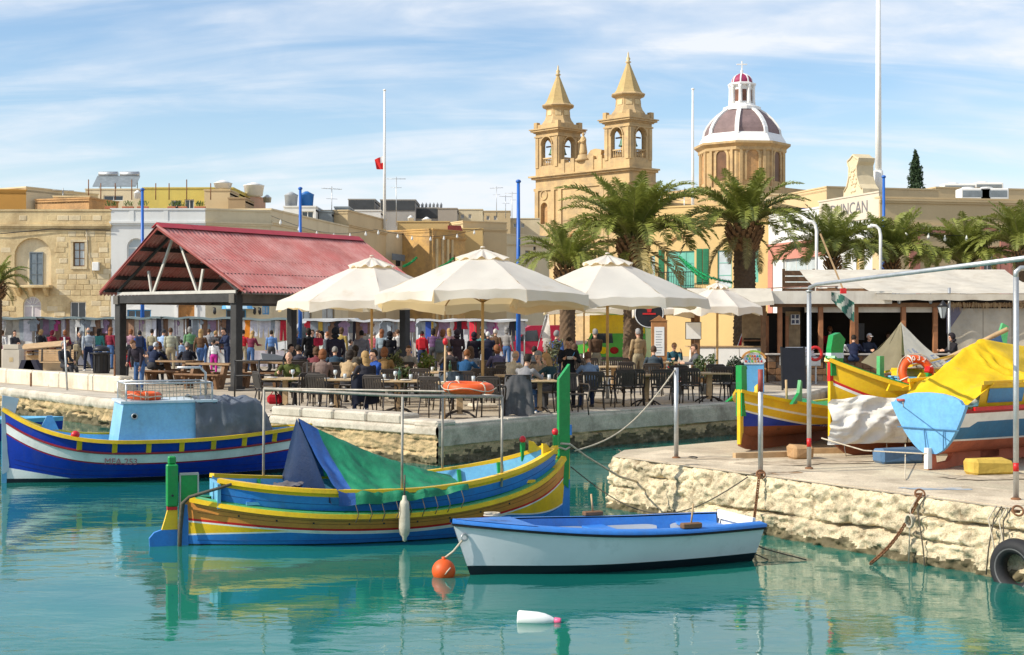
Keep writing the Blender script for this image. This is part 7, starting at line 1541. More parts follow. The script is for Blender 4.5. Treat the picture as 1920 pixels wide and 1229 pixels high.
for px, d, z, k, c in HANG:
    i = max(j for j, (x, _) in enumerate(LM) if x <= max(0, px)); key = (i, k, c); cnt[key] = cnt.get(key, 0)+1
    lab = ((ORD[cnt[key]-1]+' ') if tot[key] > 1 else '')+CN[c]+' '+k+' hanging right of '+LM[i][1]
    o = link('garment', garment(k, c), None, at(px, d-.08, z), rad(R.uniform(-35, 35)), lab, 'garment', 'clothes hanging on the stalls'); o.scale = (R.uniform(.65, .9), 1, R.uniform(.8, 1.2))
# ------------------------------------------------------------------ vehicles
def van(label, px, d, L_, m, flip=1, h=1.85, base=PZ, rz=0., two=None):
    t = thing('parked_van', label, 'van', at(px, d, base), rz); w = 1.65
    pr = [(-L_/2, .35), (-L_/2+.05, .75), (-L_/2+.25, .92), (-L_/2+.95, 1.05), (-L_/2+1.5, h-.15), (-L_/2+1.75, h-.03), (L_/2-.25, h), (L_/2-.05, h-.15), (L_/2, .9), (L_/2, .35), (L_/2-.4, .28), (-L_/2+.3, .28)]
    pr = [(x*flip, z) for x, z in pr]
    MB().prism(pr if flip > 0 else pr[::-1], Matrix.Translation((0, 0, 0)), w).obj('body', m, t)
    wn = [(-L_/2+1.08, 1.07), (-L_/2+1.55, h-.28), (-L_/2+2.05, h-.25), (-L_/2+2.15, 1.07)]; wn = [(x*flip, z) for x, z in wn]
    MB().prism(wn if flip > 0 else wn[::-1], Matrix.Translation((0, -.012, 0)), .02).obj('side_window', m_glass, t)
    ws = [(-L_/2+1.0, 1.06), (-L_/2+1.47, h-.18)]; MB().add([((ws[0][0]-.02)*flip, .12, ws[0][1]), ((ws[0][0]-.02)*flip, w-.12, ws[0][1]), ((ws[1][0]-.03)*flip, w-.2, ws[1][1]), ((ws[1][0]-.03)*flip, .2, ws[1][1])], [[0, 1, 2, 3]]).obj('windscreen', m_glass, t)
    MB().box((min((-L_/2+2.25)*flip, (L_/2-.3)*flip), -.012, 1.02), (max((-L_/2+2.25)*flip, (L_/2-.3)*flip), -.001, h-.25)).obj('side_panel', m, t)
    MB().box((min(-L_/2*flip, (L_/2)*flip)+.1, -.02, .34), (L_/2-.1, -.001, .46)).obj('sill_trim', m_black, t)
    for x in (-L_/2+.72, L_/2-.68):
        for y in (.02, w-.02):
            wh = MB().torus((0, 0, 0), .24, .075, 20, 8, 0, Matrix.Rotation(rad(90), 3, 'X')).obj('wheel', m_rubber, t, loc=(x*flip, y, .31)); MB().tube([(0, -.05, 0), (0, .05, 0)], .19, 14).obj('rim', m_galv, wh)
    MB().ell((0, 0, 0), (.06, .12, .09), 8, 6).obj('headlight', m_pane, t, loc=((-L_/2+.06)*flip, .22, .72)); MB().box((-.06, -.16, 0), (.06, -.0, .14), 0, None, .02).obj('mirror', m_black, t, loc=((-L_/2+1.2)*flip, 0, 1.05))
    return t
van('crimson delivery van facing left behind the terrace', 1004, 69, 3.95, paint('van_crimson', (.42, .012, .05)), rz=rad(6))
tv = van('green and yellow painted van by the palm trunks', 1135, 62.5, 3.6, paint('van_green', (.08, .42, .05)), h=2.35, rz=rad(-14))
MB().box((-.7, -.016, 1.5), (1.75, -.003, 2.3)).obj('yellow_panel', paint('van_yellow', (.75, .55, .01)), tv); 
for k, c in enumerate(((.6, .1, .02), (.75, .55, .01), (.3, .02, .02))): MB().ell((-.6+.5*k, -.02, .75), (.2, .012, .16), 12, 6).obj('fruit_picture', cloth(c), tv)
m_vw = paint('van_white', (.70, .72, .73))
van('white van parked behind the shopping bag stall', 590, 73, 4.6, m_vw, h=2.2); van('second white van behind the left umbrella pole', 715, 74, 4.4, m_vw, h=2.1); van('white car-like van between the dark coated shoppers', 885, 70, 4.3, m_vw, -1, h=1.75)
def scooter(px, d, lab):
    t = thing('motorbike', lab, 'motorbike', at(px, d, PZ), rad(20)); 
    for x in (-.6, .6): MB().torus((x, 0, .3), .24, .06, 18, 6, 0, Matrix.Rotation(rad(90), 3, 'X')).obj('wheel', m_rubber, t)
    MB().prism([(-.7, .5), (-.2, .45), (.25, .45), (.55, .75), (.45, .98), (.3, .9), (.2, .65), (-.2, .75), (-.75, .8)], Matrix.Translation((0, -.14, 0)), .28).obj('body', mat('scooter_grey', (.3, .33, .36), .3, .1, 3), t); MB().tube([(.45, -.3, 1.02), (.42, 0, .98), (.45, .3, 1.02)], .02, 6).obj('handlebar', m_black, t); MB().prism([(.45, .95), (.5, .95), (.35, 1.4), (.3, 1.4)], Matrix.Translation((0, -.2, 0)), .4).obj('screen', m_pane, t)
scooter(525, 55, 'grey scooter with windscreen behind the rail of trousers')
def banner(px, y0, y1, d, lab, ca, cb, lean=.55):
    z0, z1 = CZ+(HZ-y1)*d/FPX, CZ+(HZ-y0)*d/FPX; h = z1-z0; t = thing('feather_banner', lab, 'banner', at(px, d, z0))
    def fn(u, v): return Vector((lean*v**1.3+(-.10-.38*math.sin(math.pi*min(1, .12+v*.9)))*(1-u)*(-1), .03*math.sin(v*6+u*3), h*v))
    MB().grid(fn, 8, 20, 0, True, lambda u, v: 0 if v+.15*math.sin(u*5) > .5 else 1).obj('cloth', [cloth(ca), cloth(cb)], t); MB().tube([(lean*(v/10)**1.3, .0, h*v/10) for v in range(11)], .02, 6).obj('pole', m_galv, t); MB().box((-.2, -.2, -.1), (.2, .2, .0)).obj('foot', m_black, t)
banner(1000, 590, 700, 60, 'white and red feather banner beside the crimson van', (.70, .64, .58), (.55, .03, .07)); banner(1380, 592, 665, 50, 'red feather banner with white dashes by the reed wall', (.60, .04, .06), (.60, .04, .06), .5)
# ------------------------------------------------------------------ restaurant at right
def restaurant():
    d = 47.; t = thing('restaurant_shelter', 'wooden quayside restaurant shelter with canvas roofs and dark interior', 'restaurant', at(1285, d, PZ)); x0 = at(1285, d).x; X = lambda px, dd=d: at(px, dd).x-x0; Z = lambda py, dd=d: CZ+(HZ-py)*dd/FPX-PZ
    m_rf = mat('roof_canvas', (.60, .55, .46), .8, .12, 1.5, .3, 10., trans=.08, grime_sheen=((.42, .35, .26), 1.6, .55, .82), streak=((.40, .33, .25), .4, 2.)); m_fas = mat('fascia_white', (.66, .62, .54), .7, .1, 2., .2, 14., streak=((.42, .36, .28), .5, 3.))
    # left flat roof with white fascia
    MB().box((X(1288), .05, Z(556)), (X(1672), 5.5, Z(552))).obj('flat_roof', m_fas, t); MB().box((X(1446), -.04, Z(570)), (X(1672), .045, Z(546))).obj('fascia', m_fas, t)
    MB().grid(lambda u, v: Vector((X(1288)+(X(1446)-X(1288))*u, .05-.55*v+.0*u, Z(541)+(Z(566)-Z(541))*v+.02*math.sin(u*14)*v)), 24, 6).obj('awning', m_rf, t)
    MB().grid(lambda u, v: Vector((X(1288)+(X(1446)-X(1288))*u, -.50-.01*v, Z(566)-.13*v+.02*math.sin(u*14))), 24, 2).obj('awning_valance', m_rf, t)
    for k in range(4): MB().beam((X(1440)+k*.55, .2, Z(541)+.02*k), (X(1560)+k*.5, 4.2, Z(531)), .05, .03).obj('roof_lath', mat('lath_red', (.33, .15, .09), .7, .2, 4), t)
    # canvas roofs to the right
    def cv(xa, xb, y0, za, y1, zb, nm='canvas_roof'):
        MB().grid(lambda u, v: Vector((xa+(xb-xa)*u, y0+(y1-y0)*v, za+(zb-za)*v-.05*math.sin(math.pi*v)+.03*math.sin(u*22)*math.sin(math.pi*v)+.02*noise.noise(Vector((u*9, v*5, 3))))), 50, 10).obj(nm, m_rf, t)
    cv(X(1640), X(1990), -.25, Z(551), 2.6, Z(530, 49.6)); cv(X(1560), X(1990), 2.5, Z(540, 49.5), 5.4, Z(506, 52.4))
    MB().grid(lambda u, v: Vector((X(1640)+(X(1990)-X(1640))*u, -.26, Z(551)-.02-.20*v+.015*math.sin(u*40)*v)), 50, 2).obj('canvas_valance', m_rf, t)
    MB().beam((X(1560), 2.45, Z(541, 49.5)-.06), (X(1990), 2.45, Z(541, 49.5)-.06), .08, .12).obj('roof_beam', m_wood, t); MB().beam((X(1446), .2, Z(572)), (X(1990), .2, Z(572)), .08, .14).obj('roof_beam', m_wood, t)
    m_op = mat('post_orange_wood', (.33, .14, .06), .6, .25, 4)
    for px in (1434, 1465, 1542, 1602, 1610, 1698, 1758): MB().box((-.075, -.075, 0), (.075, .075, Z(573)), 0, None, .01).obj('post', m_op if px != 1434 else m_wood, t, loc=(X(px), .28+.12*(px == 1610), 0))
    for px in (1237, 1244, 1300, 1309): MB().box((-.07, -.07, 0), (.07, .07, 2.35), 0, None, .01).obj('post', m_wood, t, loc=(X(px, 45), -2.0+.15*(px % 2), 0))
    # dark room behind: interior shade is put into the brown of its walls
    MB().box((X(1515), 4.6, 0), (X(1990), 4.75, 3.0)).obj('back_wall', mat('shaded_brown_wall', (.035, .027, .022), .9, .3, 1), t); MB().box((X(1515), .4, Z(586)), (X(1782), .55, Z(573))).obj('lintel_board', m_fas, t)
    MB().box((X(1515), .5, 2.55), (X(1990), 4.6, 2.6)).obj('ceiling', MATS['shaded_brown_wall'], t); MB().box((X(1512), 1.0, 0), (X(1515), 4.6, 2.6)).obj('side_wall', MATS['shaded_brown_wall'], t)
    MB().box((X(1660), 4.50, 1.35), (X(1684), 4.59, 1.95)).obj('wall_poster', mat('poster_grey', (.25, .25, .27), .7, .2, 5), t)
    # reed wall with doorway
    m_reed = mat('reed_screen', (.36, .26, .15), .9, .3, 5., .3, 30.)
    n = 0
    for px in range(1402, 1516, 3):
        if 1448 < px < 1486: continue
        MB().box((-.024, 0, 0), (.024, .04+.02*(n % 3), Z(584))).obj('reed', m_reed, t, loc=(X(px+.0), 1.0, .0)); n += 1
    for px in (1448, 1486): MB().box((-.05, .9, 0), (.05, 1.0, 2.2)).obj('door_post', P_maroon if False else m_op, t, loc=(X(px), 0, 0))
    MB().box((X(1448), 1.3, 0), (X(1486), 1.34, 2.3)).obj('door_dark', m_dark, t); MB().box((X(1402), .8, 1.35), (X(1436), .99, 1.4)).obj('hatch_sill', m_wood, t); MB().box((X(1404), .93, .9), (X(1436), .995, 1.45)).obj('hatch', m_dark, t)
    po = MB().box((X(1493), .90, Z(609)), (X(1510), .94, Z(590))).obj('notice', m_wpaint, t)
    for k in range(4): MB().box((X(1494.5)+.14*(k % 2), .893, Z(607)+.17*(k//2)), (X(1494.5)+.14*(k % 2)+.10, .899, Z(607)+.17*(k//2)+.12)).obj('notice_panel', mat('notice_ink', (.06, .07, .12), .6, .1, 5), po)
    # plank front and counters
    for i in range(16):
        xa = X(1440)+i*.26
        for r in range(4): MB().box((xa+.0, -.05-.015*((i+r) % 3), .05+r*.21), (xa+.25, .06, .05+r*.21+.20), 0, None, .008).obj('plank', m_wood if (i+r) % 3 else mat('plank_grey', (.17, .12, .085), .8, .3, 5, .3, 30), t)
    MB().box((X(1436), -.2, .90), (X(1790), .3, .96), 0, None, .015).obj('counter_top', mat('counter_stone', (.42, .39, .36), .5, .2, 5), t)
    for i in range(8): MB().box((X(1565)+i*.40, -.04, .05), (X(1565)+i*.40+.385, .06, .88), 0, None, .01).obj('front_panel', m_wood, t)
    # clear plastic curtains at right
    m_pl = mat('clear_plastic_curtain', (.40, .35, .27), .12, .3, .9, .3, 4., spec=.9)
    for k, (a, c) in enumerate(((1787, 1850), (1851, 1905), (1906, 1990))): MB().grid(lambda u, v: Vector((X(a)+(X(c)-X(a))*u, .35+.05*math.sin(u*7+k), 3.0-.55-2.0*v)), 14, 6).obj('plastic_curtain', m_pl, t)
    MB().grid(lambda u, v: Vector((X(1780)+.5*u, .3, Z(575)-.9*v*(1-u*.8))), 6, 6).obj('tied_curtain', mat('plastic_violet', (.12, .11, .17), .2, .2, 3), t)
    MB().tube([(X(1778), -.1, 0), (X(1778), -.1, Z(540))], .05, 8).obj('lamp_post', m_galv, t)
    # reed fringe under the canvas
    f = MB()
    for k in range(260): x = R.uniform(X(1785), X(1985)); z = Z(572)+R.uniform(0, .1); f.add([(x, .1, z), (x+.02, .1, z), (x+R.uniform(-.06, .06), .08, z-R.uniform(.1, .32))], [[0, 1, 2]])
    f.obj('reed_fringe', m_reed, t, kind='stuff')
    MB().box((X(1440), -3.0, .0), (X(1990), 4.6, .04)).obj('floor', mat('restaurant_floor', (.30, .25, .20), .7, .2, 2), t)
restaurant()
for px, py, d, lab in ((1768, 585, 46.4, 'hanging carriage lantern on the metal restaurant post'), (1686, 563, 47, 'small lantern under the canvas left of the wooden post'), (1745, 563, 47, 'small lantern under the canvas right of the wooden post')):
    t = thing('lantern', lab, 'lantern', pt(px, py, d)); s = 1 if px == 1768 else .6; MB().lathe([(.07*s, -.2*s), (.17*s, .14*s), (.19*s, .16*s)], 6, (0, 0, 0), 0, False).obj('glass', m_pane, t); MB().lathe([(.2*s, .16*s), (.08*s, .28*s), (.03*s, .36*s), (0, .4*s)], 6).obj('cap', m_black, t); MB().lathe([(0, -.25*s), (.08*s, -.2*s), (0.0, -.19*s)], 6).obj('base', m_black, t)
    for k in range(6): a = k*math.pi/3; MB().beam((.07*s*math.cos(a), .07*s*math.sin(a), -.2*s), (.18*s*math.cos(a), .18*s*math.sin(a), .15*s), .015*s).obj('bar', m_black, t)
# wooden fence and roof hut seen above the restaurant
t = thing('plank_fence', 'brown plank fence behind the restaurant roof', 'fence', at(1470, 58, 3.2)); xw = at(1640, 58).x-at(1470, 58).x
for r in range(7):
    for k in range(3): MB().box((k*xw/3+.01, 0, r*.24), ((k+1)*xw/3-.01, .04, r*.24+.20), 0, None, .006).obj('plank', m_wood, t)
for k in range(4): MB().box((k*xw/3-.05, .04, -2.4), (k*xw/3+.05, .14, 1.72)).obj('post', m_wood, t)
t = thing('roof_hut', 'grey tin hut with flat lid above the restaurant canvas', 'hut', at(1640, 57, 3.6)); MB().box((0, 0, 0), (1.65, 1.2, 1.15), 0, None, .02).obj('hut_wall', MATS['zinc_sheet'], t); MB().box((-.2, -.2, 1.15), (1.9, 1.4, 1.23), 0, None, .02).obj('lid', m_grey, t); MB().box((.8, -.02, .1), (.84, -.001, 1.1)).obj('seam', m_black, t)
t = thing('flag', 'green striped cloth drooping from a pole on the white fascia', 'flag', pt(1576, 548, 46.2)); MB().grid(lambda u, v: Vector((-.3+.75*u, .05*math.sin(u*9), .0-.30*u-.30*v-.35*u*v+.05*math.sin(v*8+u*4))), 16, 10, 0, True, lambda u, v: int((u*5+v*2) % 2)).obj('cloth', [cloth((.04, .13, .10)), cloth((.35, .38, .33))], t); MB().beam((-.65, .05, 1.9), (.1, 0, .05), .05).obj('stick', m_lwood, t); MB().box((.0, -.06, -.05), (.18, .08, .12)).obj('clamp', P_red, t)
# menu boards, black board, ice cream sign, white display
t = thing('menu_case', 'wooden menu case on a post right of the tan jacket man', 'menu board', at(1236, sd(62), PZ)); MB().beam((0, .1, 0), (0, .1, 1.0), .12).obj('post', m_op_ if False else m_wood, t)
MB().box((-.24, -.02, .85), (.24, .08, 2.02), 0, None, .015).obj('case', mat('menu_wood', (.38, .17, .06), .5, .2, 5), t); MB().box((-.15, -.035, .98), (.15, -.021, 1.85)).obj('menu_page', m_wpaint, t); MB().prism([(-.28, 2.02), (.28, 2.02), (.08, 2.14), (0, 2.20), (-.08, 2.14)], Matrix.Translation((0, -.04, 0)), .14).obj('case_top', MATS['menu_wood'], t)
for k in range(9): MB().box((-.11, -.039, 1.06+k*.08), (.05+.02*(k % 3), -.036, 1.075+k*.08)).obj('menu_line', m_grdoor, t)
t = thing('menu_board', 'plain white menu board on a thick post', 'menu board', at(1300, sd(60), PZ)); MB().beam((0.12, .1, 0), (.12, .1, 2.6), .14).obj('post', m_wood, t); MB().box((-.25, -.02, 1.45), (.25, .02, 2.0), 0, None, .01).obj('frame', m_black, t); MB().box((-.23, -.028, 1.47), (.23, -.021, 1.98)).obj('page', m_wpaint, t)
t = thing('chalkboard', 'tall black chalkboard leaning by the restaurant post', 'chalkboard', at(1489, sd(64), PZ), rad(8), None, (rad(-6), 0, rad(8))); MB().box((-.34, -.02, .05), (.34, .02, 1.25), 0, None, .008).obj('board', mat('slate_navy', (.012, .014, .022), .6, .2, 3), t)
for s_ in (1, -1): MB().box((s_*.35-.025, -.025, 0), (s_*.35+.025, .025, 1.28)).obj('frame', m_black, t)
t = thing('ice_cream_sign', 'light blue ice cream sign with colourful scalloped top', 'sign', at(1413, sd(66), PZ)); MB().box((-.30, 0, 0), (.30, .06, .86), 0, None, .01).obj('panel', paint('sign_blue', (.14, .45, .78)), t)
tp__ = [(-.26, .80), (.26, .80)]+[(.33*math.cos(a)*(1+.05*math.cos(a*7)), .88+.25*math.sin(a)*(1+.08*math.cos(a*7))) for a in np.linspace(0, math.pi, 22)]
MB().prism(tp__, Matrix.Translation((0, -.02, 0)), .05).obj('header', P_white, t)
for k in range(18):
    a = k*2.4; c = ((.5, .05, .05), (.05, .25, .5), (.1, .4, .1), (.6, .3, .05), (.35, .12, .06))[k % 5]; x, z = -.22+.088*(k % 6), .85+.075*(k//6); MB().prism([(-.02, 0), (.02, 0), (.028, .045), (0, .065), (-.028, .045)], Matrix.Translation((x*(1-.12*(k//6)), -.034, z)), .012).obj('ice_picture', cloth(c), t)
for k, (a, b, c) in enumerate(((.25, 1.0, (.6, .3, .1)), (1.0, 1.9, (.3, .5, .08)), (1.9, 2.9, (.6, .3, .1)))):
    mb = MB(); pts = [Vector((.34*math.cos(q), -.03, .90+.27*math.sin(q))) for q in np.linspace(a, b, 7)]
    for p, q in zip(pts, pts[1:]): mb.beam(p, q, .04, .06)
    mb.obj('header_rim', cloth(c), t)
t = thing('display_counter', 'sloping white display counter before the reed wall', 'counter', at(1298, sd(56.5), PZ)); w = at(1436, sd(56.5)).x-at(1298, sd(56.5)).x
MB().prism([(0, 0), (.85, 0), (.80, .9), (.62, 1.15), (.5, 1.15)], Matrix.Rotation(rad(90), 4, 'Z') @ Matrix.Translation((-.0, -w, 0)), w).obj('cabinet', mat('counter_white', (.70, .69, .66), .5, .08, 2), t)
for k in range(1, 3): MB().beam((w*k/3, .05, .1), (w*k/3, .50, 1.13), .03, .02).obj('seam', m_grey, t)
MB().box((-.1, .45, 1.15), (w+.1, 1.2, 1.19)).obj('worktop', m_lwood, t)
for i in range(11):
    for r in range(2): MB().box((i*w/11+.005, -.14, r*.24), ((i+1)*w/11-.005, -.02, r*.24+.23), 0, None, .012).obj('brick', m_orange if (i+r) % 2 else m_stone, t)
t = thing('towel_cart', 'trolley piled with pale folded towels behind the chalkboard', 'trolley', at(1500, sd(59), PZ)); MB().box((-.6, -.3, .6), (.6, .3, .9), 0, None, .02).obj('tray', m_galv, t); MB().box((-.55, -.28, .9), (.45, .28, 1.0), 0, None, .04).obj('towel', m_sheet[1], t); MB().box((-.5, -.28, 1.0), (.4, .26, 1.1), 0, None, .04).obj('towel', m_sheet[0], t); MB().box((-.45, -.27, 1.1), (.42, .25, 1.2), 0, None, .04).obj('towel', m_sheet[1], t); MB().torus((.42, -.30, 1.0), .2, .05, 18, 6, 0, Matrix.Rotation(rad(90), 3, 'X')).obj('red_hoop', P_red, t)
for x in (-.5, .5): MB().beam((x, 0, 0), (x, 0, .6), .05).obj('leg', m_galv, t)
# hooked white lamps above the roofs
for px, y0, y1, d, lab in ((1531, 416, 530, 54, 'left white hooked pipe lamp behind the restaurant roof'), (1651, 424, 510, 54, 'right white hooked pipe lamp before the bar gable')):
    b0 = pt(px, y1, d); z = (y1-y0)*d/FPX; o = thing('pipe_lamp', lab, 'street lamp', b0); MB().tube([(0, 0, -1.5), (0, 0, z-.35), (-.05, 0, z-.12), (-.18, 0, z), (-.38, 0, z+.02)], .06, 8).obj('pipe', m_wpaint, o); MB().lathe([(.08, 0), (.10, -.1), (0, -.1)], 8, (-.4, 0, z+.03)).obj('lamp_head', m_wpaint, o)
# green tinsel garlands and a string of bulbs
def garland(a, b, lab, sag=.3, r=.11):
    n = 40; pts = [a.lerp(b, i/n)+Vector((0, 0, -sag*math.sin(math.pi*i/n))) for i in range(n+1)]; mb = MB(); mb.tube(pts, .04, 5); rn = random.Random(5)
    for p in pts:
        for _ in range(16): v_ = Vector((rn.gauss(0, 1), rn.gauss(0, 1), rn.gauss(0, 1))).normalized()*r; q = p+(b-a).normalized()*rn.uniform(-.06, .06); w = v_.cross(Vector((.3, .5, .8))).normalized()*.02; mb.add([q-w, q+w, q+v_], [[0, 1, 2]])
    o = mb.obj('tinsel_garland', mat('green_tinsel', (.01, .32, .11), .4, .3, 9.)); tag(o, lab, 'garland', 'green tinsel garlands')
garland(pt(1274, 482, 66), pt(1372, 530, 60), 'upper green tinsel garland under the green shuttered balcony', .25); garland(pt(1275, 484, 66.2), pt(1326, 526, 62), 'lower green tinsel garland under the green shuttered balcony', .1); garland(pt(757, 500, 80), pt(781, 484, 80), 'short green garland at the end of the red hall roof', .05); garland(pt(824, 502, 80), pt(850, 485, 80), 'short green garland above the biggest white umbrella', .05)
for nm, a, c, n in (('left bulb string sagging over the cream house', pt(508, 405, 74), pt(700, 432, 84), 6), ('bulb string over the yellow house', pt(700, 430, 84), pt(905, 428, 92), 7), ('bulb string along the tan wall at right', pt(1690, 428, 62), pt(1935, 412, 62), 7)):
    t = thing('bulb_string', nm, 'light string'); N_ = 24; pts = [a.lerp(c, i/N_)+Vector((0, 0, -.5*math.sin(math.pi*i/N_))) for i in range(N_+1)]; MB().tube(pts, .012, 4).obj('wire', m_black, t)
    for k in range(n): p = pts[int((k+.5)/n*N_)]; MB().lathe([(0, -.28), (.06, -.24), (.075, -.16), (.03, -.06), (.025, 0), (0, 0)], 8, p).obj('bulb', mat('bulb_glass', (.75, .75, .72), .2, .05, 5), t)
# ------------------------------------------------------------------ poles, rails, chains and ropes on the quay
def qpole(px, yb, yt, r, lab, parts=()):
    g = gd(px, yb); h = CZ+(HZ-yt)*g.y/FPX-PZ; t = thing('mooring_post', lab, 'post', g, 0, 'steel posts on the slip quay'); MB().tube([(0, 0, -.02), (0, 0, h)], r, 12).obj('tube', m_galv, t); MB().lathe([(r*1.9, 0), (r*1.8, .02), (r*1.1, .03)], 12).obj('foot_plate', m_rust, t)
    for y0, y1, m in parts: z0, z1 = (CZ+(HZ-y*1.)*g.y/FPX-PZ for y in (y1, y0)); MB().tube([(0, 0, z0), (0, 0, z1)], r*1.03, 12).obj('band', m, t)
    return t, g, h
qpole(1268, 860, 690, .033, 'plain steel post on the quay corner with a rope from its top'); qpole(1426, 889, 695, .033, 'steel post with worn red top at the quay edge', ((693, 735, mat('worn_red', (.30, .06, .05), .6, .3, 9.)),))
t1, g1, h1 = qpole(1517, 880, 545, .031, 'tall steel post carrying a long slanting pipe', ((822, 838, P_red),)); t2, g2, h2 = qpole(1905, 938, 520, .031, 'tall steel post with bent top at the right edge', ((868, 884, P_red),))
e = pt(1990, 476, 11.6)-g1; MB().tube([(0, 0, h1-.02), (.005, -.02, h1+.04), (.05, -.25, h1+.075), tuple(e)], .025, 12).obj('top_pipe', m_galv, t1)
MB().tube([(0, 0, h2-.02), (.0, -.0, h2+.06), (.05, .0, h2+.10), (.6, .1, h2+.10)], .03, 12).obj('top_pipe', m_galv, t2)
MB().torus((0, 0, h1-.01), .036, .012, 14, 6).obj('collar', m_galv, t1)
g0 = gd(1268, 860)
def cable(pts, r, m, nm, lab, cat='rope'):
    o = MB().tube(pts, r, 6).obj(nm, m); tag(o, lab, cat)
def sag(a, b, s, n=18): return [a.lerp(b, i/n)+Vector((0, 0, -s*math.sin(math.pi*i/n))) for i in range(n+1)]
hb_ = LZ @ Vector((5.2, 0, 1.0))
cable(sag(g0+Vector((0, 0, 1.32)), hb_, .25), .011, m_rope, 'mooring_rope', 'pale rope from the top of the corner post to the green bow post')
cable([g0+Vector((.05*math.cos(a)*(1+.3*math.sin(3*a))+.25, .12*math.sin(a), .012)) for a in np.linspace(0, 11, 50)], .012, m_drope, 'rope_heap', 'small heap of dark rope at the foot of the corner post')
cable(sag(gd(1160, 846)+Vector((0, .0, .02)), gd(1420, 889)+Vector((-.05, -.12, .02)), .30), .010, m_drope, 'hanging_rope', 'thin dark rope sagging along the quay face from the corner')
cable(sag(LZ @ Vector((5.1, -.1, .8)), gd(1400, 893)+Vector((0, -.1, 0)), .55), .008, m_drope, 'hanging_rope', 'long dark line from the striped boat bow to the quay edge')
def chain(p0, p1, s_, lab, n=46, r=.022):
    t = thing('chain', lab, 'chain'); pts = sag(p0, p1, s_, n)
    for i, (a, b) in enumerate(zip(pts, pts[1:])):
        d = (b-a).normalized(); q = d.to_track_quat('X', 'Z').to_matrix() @ Matrix.Rotation(rad(90)*(i % 2), 3, 'X')
        MB().torus((a+b)/2, r, .0065, 10, 5, 0, q @ Matrix.Diagonal((1.6, .9, 1))).obj('link', m_rust, t)
ea = Vector((3.02, 18.5, PZ)); chain(gd(1424, 893)+Vector((-.02, -.10, .03)), gd(1423, 893)+Vector((-.10, -.16, -.62)), .02, 'rusty chain hanging down the quay face under the red topped post', 22)
chain(gd(1724, 932)+Vector((.02, .0, .03)), gd(1690, 930)+Vector((-.42, -.30, -.72)), .10, 'rusty chain slanting down the middle of the quay face', 34)
for px, py, lab in ((1425, 893, 'rusty mooring ring under the red topped post'), (1722, 930, 'rusty mooring ring in the middle of the quay edge'), (1905, 962, 'mooring ring near the right edge of the quay')):
    g = gd(px, py); t = thing('mooring_ring', lab, 'mooring ring', g); MB().torus((0, -.06, .03), .055, .012, 16, 6, 0, Matrix.Rotation(rad(60), 3, 'X')).obj('ring', m_rust, t); MB().box((-.04, -.02, 0), (.04, .04, .03), 0, None, .006).obj('staple', m_rust, t)
EV = Vector((5.36-3.25, 15.2-18.45, 0)).normalized(); EN = Vector((EV.y, -EV.x, 0))
def on_edge(px): 
    k = (px-960)/FPX; A = Vector((3.25, 18.45, 0)); tt = (k*A.y-A.x)/(EV.x-k*EV.y); return A+EV*tt
for i, (px, dz, w) in enumerate(((1722, -.75, .0), (1735, -.95, .1), (1868, -.6, .08), (1878, -.72, -.05), (1888, -.66, .08), (1896, -.8, .02))):
    p = on_edge(px); cable([p+Vector((0, 0, PZ+.01)), p+EN*.13+Vector((0, 0, PZ-.12)), p+EN*.15+EV*w+Vector((0, 0, PZ+dz*.6)), p+EN*.16+EV*w*1.5+Vector((0, 0, PZ+dz))], .008, m_drope if i % 2 else m_rope, 'wall_rope', ('thin pale line hanging by the coiled rope', 'dark line with a knot in the middle of the quay face', 'pale line, leftmost of the hanging ropes by the tyre', 'dark line, second of the hanging ropes by the tyre', 'pale line, third of the hanging ropes by the tyre', 'dark line nearest the tyre')[i])
p = on_edge(1728); cable([p+EN*.16+EV*(.045*math.cos(a))+Vector((0, 0, PZ-.26+.07*math.sin(a)))+EN*.004*a for a in np.linspace(0, 16, 60)], .010, m_rope, 'rope_coil', 'coil of grey rope hanging on the quay face')
def tyre(loc, rot, R0, r, lab): o = thing('tyre', lab, 'tyre', loc, 0, None, rot); MB().torus((0, 0, 0), R0, r, 36, 12, 0, Matrix.Diagonal((1, 1, 1.15))).obj('tread', m_rubber, o); MB().torus((0, 0, r*.9), R0*.92, r*.22, 32, 6).obj('sidewall', mat('tyre_grey', (.12, .12, .12), .6, .2, 4), o); return o
p = on_edge(1930); tyre(p+EN*.20+Vector((0, 0, .16)), EN.to_track_quat('Z', 'Y').to_euler(), .235, .085, 'black tyre fender hanging on the quay at the right edge'); tyre(Vector((-14.6, 43.0, .30)), (rad(80), 0, rad(-38)), .26, .09, 'old tyre hanging on the left quay wall')
for px, yb, yt, d, lab in ((58, 745, 700, 44, 'short iron stake on the left ledge above the tyre'), (124, 760, 632, 41.5, 'thin leaning pole on the left quay wall'), (215, 735, 665, 40.8, 'iron pipe standing at the parapet end')):
    z1 = CZ+(HZ-yt)*d/FPX; o = MB().tube([at(px+(3 if px == 124 else 0), d, .5), at(px-(3 if px == 124 else 0), d, z1)], .03, 7).obj('iron_stake', m_rust if px != 124 else m_galv); tag(o, lab, 'stake')
o = MB().tube([at(833, 29.2, PZ), at(835, 29.2, CZ+(604-648)*29.2/FPX*-1-.0 if False else CZ-(648-604)*29.2/FPX)], .022, 8).obj('marker_pole', m_lwood); tag(o, 'pale pole with red ball top standing behind the life ring', 'pole'); MB().ell(at(835, 29.2, CZ-(641-604)*29.2/FPX), (.055, .055, .075), 10, 8).obj('ball', P_ball, o)
